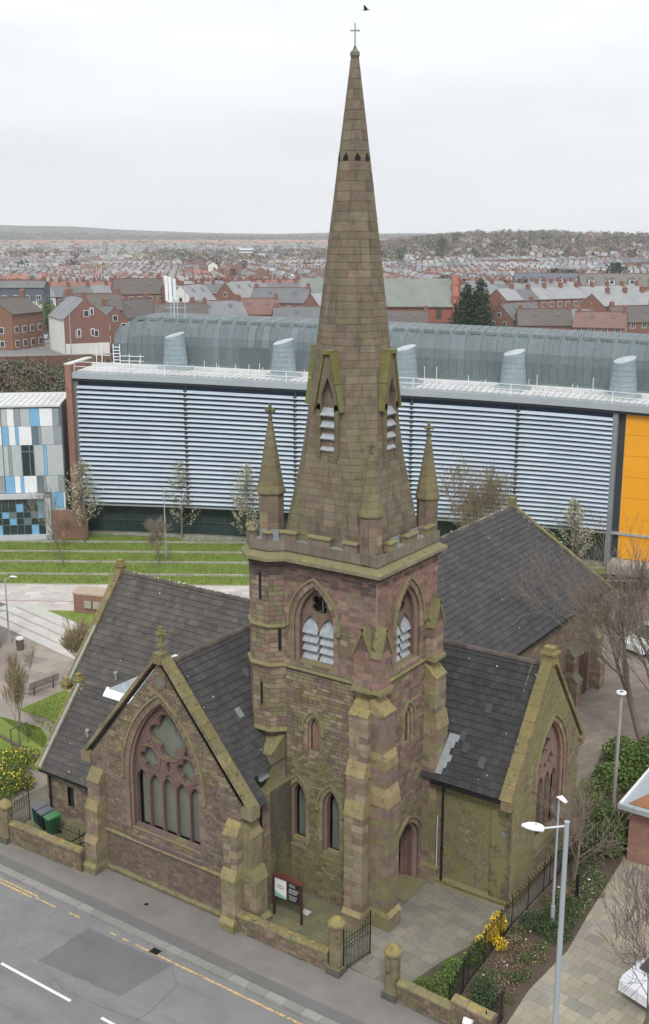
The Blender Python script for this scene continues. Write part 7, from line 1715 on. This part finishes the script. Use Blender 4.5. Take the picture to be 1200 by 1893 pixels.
# notice board
nb = thing('notice_board', 'maroon framed church notice board with white and black posters on two posts', 'notice board', (-3.2, -2.2, 0)); MAR = (.06, .022, .02)
x0, x1, yy = -3.95, -2.42, -2.2
for x in (x0, x1): m = MB(); m.box((x-.045, yy-.045, 0), (x+.045, yy+.045, 2.05), MAR); m.build('post', M_ATT, nb)
m = MB(); m.box((x0, yy-.03, .95), (x1, yy+.03, 2.0), MAR); m.build('back_board', M_ATT, nb)
m = MB(); m.prism([(x0-.06, yy-.08, 2.0), (x1+.06, yy-.08, 2.0), (x1+.06, yy-.08, 2.06), ((x0+x1)/2, yy-.08, 2.24), (x0-.06, yy-.08, 2.06)], (0, .16, 0), (.13, .035, .03)); m.build('pediment', M_ATT, nb)
w_p = MB(); w_p.box((x0+.08, yy-.04, 1.02), (x0+.72, yy-.03, 1.94), (.75, .76, .74)); po_ = w_p.build('white_poster', M_ATT, nb)
b_p = MB(); b_p.box((x0+.8, yy-.04, 1.02), (x1-.08, yy-.03, 1.94), (.012, .015, .018)); bo_ = b_p.build('black_poster', M_ATT, nb)
m = MB(); m.add([(x0+.08, yy-.043, 1.02), (x0+.72, yy-.043, 1.02), (x0+.72, yy-.043, 1.12), (x0+.45, yy-.043, 1.18), (x0+.08, yy-.043, 1.3)], [(0, 1, 2, 3, 4)], (.25, .5, .4)); m.build('artwork', M_ATT, po_)
rr = random.Random(9)
def scribble(par, xa, xb, zt, n, col, hh=.035):
    m = MB()
    for k in range(n):
        z = zt-k*hh*1.9; x = xa+rr.uniform(0, .03); e = xb-rr.uniform(0, (xb-xa)*.35)
        while x < e: l = rr.uniform(.02, .06); m.box((x, yy-.046, z), (x+l, yy-.042, z+hh*.75), col); x += l+.014
    m.build('lettering', M_ATT, par)
scribble(po_, x0+.2, x0+.6, 1.6, 2, (.12, .12, .13), .06); scribble(bo_, x0+.86, x1-.3, 1.86, 2, (.55, .56, .55), .045); scribble(bo_, x0+.86, x1-.14, 1.64, 4, (.6, .6, .6)); scribble(bo_, x0+.86, x1-.2, 1.3, 4, (.5, .5, .5))
m = MB(); m.box((-3.0, -1.5, .035), (-2.6, -1.15, .06), (.5, .52, .48)); tag(m.build('stone_plaque', M_PLAIN, None, org=(-2.8, -1.3, .03)), 'small pale stone plaque lying in the yard behind the notice board', 'plaque')
# bins
def bin_(label, x, y, rz, body, lid):
    t = proto('wheelie_bin', label, 'wheelie bin', 'wheelie bins behind the low wall'); m = MB(); b = [(-.2, -.25, .06), (.2, -.25, .06), (.2, .22, .06), (-.2, .22, .06)]; u = [(-.28, -.33, .95), (.28, -.33, .95), (.28, .36, .95), (-.28, .36, .95)]; m.hexa(b+u, body)
    for k in range(4): m.hexa([(-.15+k*.085, -.262, .1), (-.12+k*.085, -.262, .1), (-.12+k*.085, -.24, .1), (-.15+k*.085, -.24, .1), (-.2+k*.11, -.345, .9), (-.16+k*.11, -.345, .9), (-.16+k*.11, -.32, .9), (-.2+k*.11, -.32, .9)], body)
    m.build('body', M_BIN, t)
    m = MB(); m.hexa([(-.3, -.37, .95), (.3, -.37, .95), (.3, .38, .98), (-.3, .38, .98), (-.27, -.33, 1.0), (.27, -.33, 1.0), (.27, .36, 1.08), (-.27, .36, 1.08)], lid); m.build('lid', M_BIN, t)
    m = MB(); m.cyl((-.25, .42, 1.0), (.25, .42, 1.0), .02, .02, 6, lid); m.build('handle', M_BIN, t)
    for s in (-1, 1): m = MB(); m.cyl((s*.22, .28, .1), (s*.27, .28, .1), .1, .1, 12, (.02, .02, .02)); m.build('wheel', M_BIN, t)
    place(t, (x, y, .03), rz)
M_BIN = simple('bin_plastic', None, .35, var=.08)
bin_('dark green wheelie bin with a grey lid, leftmost of the three bins', -19.0, -2.75, R(-14), (.012, .07, .055), (.10, .105, .115)); bin_('black wheelie bin with a grey lid, middle of the three bins', -18.35, -2.95, R(-14), (.012, .013, .016), (.09, .095, .11)); bin_('bright green wheelie bin, rightmost of the three bins', -17.65, -3.1, R(-14), (.02, .09, .03), (.045, .17, .06))
# boiler steps
bs = thing('boiler_steps', 'dark sunken steps with iron rails beside the green bin', 'steps', (-15.5, -2.7, 0))
for k in range(5): m = MB(); m.box((-16.6+k*.55, -3.2, .03), (-16.2+k*.55, -1.7, .10-.0*k), (.03, .03, .025)); m.build('tread', M_WALL, bs)
# bench
be = thing('park_bench', 'slatted bench on two steel legs facing the small square at left', 'bench', (-32.2, 9.2, 0)); B0 = Vector((-32.3, 8.0, 0)); BU_ = Vector((.06, 1, 0)).normalized(); BN_ = Vector((-1, .06, 0)).normalized()
for k in range(4): m = MB(); m.obox(B0+BN_*(k*.13)+Vector((0, 0, .45)), BU_*2.5, BN_*.1, (0, 0, .035), (.23, .17, .16)); m.build('seat_slat', M_ATT, be)
for k in range(4): m = MB(); m.obox(B0-BN_*(.05+k*.03)+Vector((0, 0, .55+k*.13)), BU_*2.5, BN_*.03, (0, 0, .09), (.25, .19, .18)); m.build('back_slat', M_ATT, be)
for u in (.45, 2.05):
    m = MB(); m.obox(B0+BU_*u+Vector((0, 0, 0)), BU_*.07, BN_*.07, (0, 0, .5), (.12, .07, .06)); m.obox(B0+BU_*u-BN_*.02+Vector((0, 0, .4)), BU_*.06, BN_*.05, (.12*1, 0, .65), (.12, .07, .06)); m.build('leg', M_ATT, be)
for u in (0, 2.43): m = MB(); m.obox(B0+BU_*u+Vector((0, 0, .42)), BU_*.08, BN_*.5, (0, 0, .06), (.6, .6, .6)); m.build('end_plate', M_ATT, be)
lb_ = thing('litter_bin', 'small dark litter bin standing in the square at left', 'litter bin', (-39.8, 13.7, 0)); m = MB(); m.cyl((-39.8, 13.7, 0), (-39.8, 13.7, .85), .27, .29, 14, (.12, .09, .08)); m.build('body', M_ATT, lb_); m = MB(); m.cyl((-39.8, 13.7, .85), (-39.8, 13.7, .97), .3, .28, 14, (.7, .7, .7)); m.build('rim', M_ATT, lb_)
# street lamps
lampc(-41.5, 14.1, 0, 5.2, 'street lamp between the square and the slate roofed corner building', (.9, .4), .9, r=.06)
lampc(-47.6, 38.3, 0, 6.7, 'slim lamp post on the terraced lawn before the louvred front', (.8, .5), .0, r=.06)
lampc(6.85, 4.2, 0, 6.2, 'slim grey lamp post with oval head rising from the planting bed', (.75, -.5), .0, r=.055)
def mastl(x, y, h, label):
    t = thing('lamp_column', label, 'lamp column', (x, y, 0)); m = MB(); m.cyl((x, y, 0), (x, y, h), .11, .09, 10, (.33, .31, .29)); m.build('pole', M_ATT, t); m = MB(); m.cyl((x, y, h), (x, y, h+.08), .27, .25, 16, (.75, .75, .75)); m.cyl((x, y, h+.08), (x, y, h+.1), .11, .11, 12, (.15, .15, .15)); m.build('lamp_head', M_ATT, t)
mastl(5.72, 14.9, 7.15, 'grey lamp column with round disc head beside the footpath')
near_l = thing('street_lamp', 'nearest pale street lamp with a wide white head reaching left over the plaza', 'street lamp', (10.2, -3.5, 0)); x, y, h = 10.2, -3.5, 9.8; a = Vector((-.86, -.15, 0)).normalized()
m = MB(); m.cyl((x, y, 0), (x, y, h), .12, .085, 12, (.5, .55, .57)); m.cyl((x, y, h), (x, y, h+.05), .1, .1, 12, (.6, .63, .65)); m.build('pole', M_STEEL, near_l)
m = MB(); m.cyl((x, y, h-.12), Vector((x, y, h-.42))+a*.85, .035, .035, 8, (.7, .72, .74)); m.build('arm', M_ATT, near_l)
e = Vector((x, y, h-.46))+a*.8; n = Vector((-a.y, a.x, 0)); m = MB()
rings = [[e+a*d+n*w_*s+Vector((0, 0, zz_)) for s, zz_ in ((-1, 0), (-.8, tt), (.8, tt), (1, 0), (.7, -.06), (-.7, -.06))] for d, w_, tt in ((0, .08, .07), (.12, .17, .11), (.35, .22, .12), (.62, .17, .09), (.82, .04, .03))]
m.ring(rings, (.84, .86, .87)); m.build('lamp_head', M_ATT, near_l)
m = MB(); m.cyl(e+a*.3+Vector((0, 0, .1)), e+a*.3+Vector((0, 0, .22)), .03, .03, 6, (.45, .38, .2)); m.build('photocell', M_ATT, near_l)
# brick hut
hut = thing('brick_hut', 'brick hut with white edged flat roof and grey gutter at the right edge', 'building', (9.5, 14, 0)); m = MB(); m.box((7.75, 11.3, 0), (16, 17.0, 3.0), (.33, .17, .12)); m.build('wall', M_BRICK, hut)
m = MB(); m.box((7.3, 10.9, 3.0), (16.2, 17.4, 3.12), (.3, .33, .34)); m.build('roof_slab', M_STEEL, hut); m = MB(); m.box((7.3, 10.75, 2.95), (16.2, 10.92, 3.2), (.35, .42, .42)); m.build('gutter', M_STEEL, hut)
m = MB(); m.hexa([(7.7, 11.2, 3.13), (16, 11.2, 3.13), (16, 14.0, 3.13), (8.9, 14.0, 3.13), (7.7, 11.2, 3.16), (16, 11.2, 3.16), (16, 14.0, 3.4), (8.9, 14.0, 3.4)], (.28, .13, .06)); m.build('rusty_sheet', M_ATTR, hut)
for k in range(9): m = MB(); m.obox((8.0+k*.9, 14.0+.0*k, 3.3), (.85, .25, .02), (-.1, 2.6, 0), (0, 0, .07), vary((.72, .74, .76), .05)); m.build('roof_sheet', M_ATT, hut)
m = MB(); m.box((7.3, 10.9, 3.12), (7.42, 17.4, 3.2), (.75, .75, .73)); m.build('verge_trim', M_ATT, hut)
# slate roofed brick building at far left
cb = thing('corner_building', 'brick building with slate roof cut by the left edge beside the steps', 'building', (-44, 10, 0)); m = MB(); m.box((-52, 4, 0), (-41.2, 13.0, 3.6), (.28, .14, .10)); m.build('wall', M_BRICK, cb)
for s, y0 in ((-1, 3.6), (1, 13.4)): m = MB(); m.add([(-52, y0, 3.5), (-40.6, y0, 3.5), (-43.5, 8.5, 6.6), (-52, 8.5, 6.6)], [(0, 1, 2, 3)], (.14, .15, .15)); m.build('roof', M_TROOF, cb)
m = MB(); m.add([(-40.6, 3.6, 3.5), (-40.6, 13.4, 3.5), (-43.5, 8.5, 6.6)], [(0, 1, 2)], (.15, .155, .155)); m.build('roof', M_TROOF, cb)
# brick plinth wall in the promenade
bp = thing('brick_plinth', 'free standing red brick block with stone coping beside the promenade', 'brick wall', (-42.5, 22, 0)); m = MB(); m.obox((-42.9, 22.0, 0), (3.6, 1.2, 0), (-.8, 1.6, 0), (0, 0, 1.55), (.3, .13, .09)); m.build('brickwork', M_BRICK, bp)
m = MB(); m.obox((-43.0, 21.9, 1.55), (3.8, 1.3, 0), (-.86, 1.75, 0), (0, 0, .12), (.42, .33, .25)); m.build('coping', M_PLAIN, bp)
for k in range(3): m = MB(); m.obox((-41.9+k*.75, 22.25+k*.25, .5), (.6, .2, 0), (.05, -.1, 0), (0, 0, .6), (.4, .38, .32)); m.build('plaque', M_ATT, bp)
# cars
def car(label, x, y, z, rz, col, van=False, name='parked_car'):
    t = proto(name, label, 'van' if van else 'car'); L, W = (4.9, 1.95) if van else (4.3, 1.75); H = 1.95 if van else 1.45; hw = W/2
    pr = [(-L/2, .35), (-L/2+.05, .75), (-L/2+.25, .95 if not van else 1.0), (-L/2+1.0, 1.02 if not van else 1.15), (-L/2+1.75, H-.02), (-L/2+2.2, H), (L/2-.9 if not van else L/2-.3, H-.03), (L/2-.25, 1.0 if not van else 1.5), (L/2-.02, .9), (L/2, .35)]
    m = MB(); rings = []
    for (px_, pz) in pr: rings.append([(px_, -hw+(.16 if pz > 1.1 else 0), pz), (px_, hw-(.16 if pz > 1.1 else 0), pz)])
    vs = [p for r_ in rings for p in r_]+[(q[0], s*hw, .3) for q in pr for s in (-1, 1)]; n = len(pr); fs = [(2*i, 2*i+1, 2*i+3, 2*i+2) for i in range(n-1)]+[(2*n+2*i, 2*i, 2*i+2, 2*n+2*i+2) for i in range(n-1)]+[(2*n+2*i+1, 2*n+2*i+3, 2*i+3, 2*i+1) for i in range(n-1)]
    m.add(vs, fs, col); m.build('body', M_CAR, t)
    g = (.02, .03, .035)
    m = MB(); a, b = pr[3], pr[4]; m.add([(a[0]-.01, -hw+.22, a[1]+.03), (a[0]-.01, hw-.22, a[1]+.03), (b[0]-.03, hw-.28, b[1]+.0), (b[0]-.03, -hw+.28, b[1]+.0)], [(0, 1, 2, 3)], g); m.build('windscreen', M_GLASS, t)
    a, b = pr[6], pr[7]; m = MB(); m.add([(a[0]+.04, -hw+.28, a[1]), (a[0]+.04, hw-.28, a[1]), (b[0]+.02, hw-.22, b[1]+.06), (b[0]+.02, -hw+.22, b[1]+.06)], [(0, 1, 2, 3)], g); m.build('rear_window', M_GLASS, t)
    for s in (-1, 1):
        m = MB(); m.add([(-L/2+1.15, s*(hw+.004), 1.0), (L/2-.6, s*(hw+.004), 1.0), (L/2-1.0, s*(hw-.13), H-.12), (-L/2+1.85, s*(hw-.13), H-.12)], [(0, 1, 2, 3)], g); m.build('side_window', M_GLASS, t)
        for wx in (-L/2+.85, L/2-.85):
            m = MB(); m.cyl((wx, s*(hw-.2), .32), (wx, s*(hw+.02), .32), .32, .32, 16, (.02, .02, .02)); wh = m.build('wheel', M_ATT, t); m = MB(); m.cyl((wx, s*(hw+.0), .32), (wx, s*(hw+.03), .32), .2, .2, 12, (.4, .4, .4)); m.build('rim', M_ATT, wh)
        m = MB(); m.box((-L/2-.01, s*(hw-.35)-.15, .62), (-L/2+.1, s*(hw-.35)+.15, .78), (.8, .8, .8)); m.build('headlight', M_ATT, t)
        m = MB(); m.box((-L/2+1.2, s*(hw+.02)-.08, .95), (-L/2+1.35, s*(hw+.02)+.08, 1.07), col); m.build('mirror', M_CAR, t)
    place(t, (x, y, z), rz)
M_CAR = simple('car_paint', None, .25, var=.02)
car('white car parked on the plaza behind the bare tree at lower right', 12.5, 2.9, .03, R(72), (.75, .77, .8))
car('white van parked beyond the footpath behind the right tree', -.6, 40.8, .03, R(66), (.75, .77, .8), True, 'parked_van')
x, y = place_xy(238, math.degrees(math.atan((57-600)/2103))); car('pale blue car on the road at the far left', x, y, terrain(x, y)+.1, R(35), (.5, .58, .62))
# litter flecks on the bed
m = MB(); rr = random.Random(31)
for _ in range(22): x, y = rr.uniform(6.0, 7.6), rr.uniform(-2.5, 10); s = rr.uniform(.02, .06); m.obox((x, y, .3+rr.uniform(-.2, .1)), (s*2, s*.6, .01), (-s*.4, s*1.5, 0), (0, 0, .02), rr.choice(((.75, .75, .72), (.6, .55, .45), (.7, .6, .4))))
tag(m.build('litter', M_ATT, None, org=(6.8, 5, 0)), 'scattered pale litter and dead leaves in the planting bed', 'litter', kind='stuff')
# bird above the spire
def bird(label, x, y, z, s, col, rz):
    t = proto('bird', label, 'bird'); m = MB(); R6 = lambda x_, r: [(x_, r*math.cos(k*math.pi/4), r*math.sin(k*math.pi/4)) for k in range(8)]; m.ring([R6(-.26, .01), R6(-.12, .035), R6(0, .06), R6(.12, .045), R6(.17, .03), R6(.22, .035), R6(.26, .02), R6(.31, .004)], col); m.add([(-.24, 0, 0), (-.42, -.06, .01), (-.42, .06, .01)], [(0, 1, 2)], col); m.build('body', M_ATT, t)
    for q in (-1, 1):
        m = MB(); m.add([(.1, q*.03, .03), (.12, q*.25, .14), (.02, q*.52, .22), (-.06, q*.5, .21), (-.08, q*.25, .12), (-.1, q*.03, .02)], [(0, 1, 2, 3, 4, 5)], col); m.add([(.1, q*.03, .045), (.12, q*.25, .155), (.02, q*.52, .225), (-.06, q*.5, .215), (-.08, q*.25, .135), (-.1, q*.03, .035)], [(0, 1, 2, 3, 4, 5)], col); m.build('wing', M_ATT, t)
    place(t, (x, y, z), rz, s)
bird('small dark bird flying just above the spire cross', -2.6, 2.8, 38.9, .55, (.03, .03, .035), R(20))
# ================================================================ HAZE
def haze():
    n = bpy.data.materials.new('haze'); n.use_nodes = True; t = n.node_tree; t.nodes.clear(); o = t.nodes.new('ShaderNodeOutputMaterial'); v = t.nodes.new('ShaderNodeVolumePrincipled')
    v.inputs['Color'].default_value = (.97, .985, 1.0, 1); v.inputs['Density'].default_value = .00014; v.inputs['Anisotropy'].default_value = .3
    t.links.new(v.outputs[0], o.inputs['Volume']); return n
zmax = max(v.co.z for o in COL.objects if o.name == 'ground' for v in o.data.vertices)
m = MB(); m.box((CX-6750, CY-6750, -1.6), (CX+6750, CY+6750, max(43, zmax+3)), (1, 1, 1)); hz = m.build('haze', haze(), None, kind='stuff')
for o in list(COL.objects):
    if '_p' in o: del o['_p']
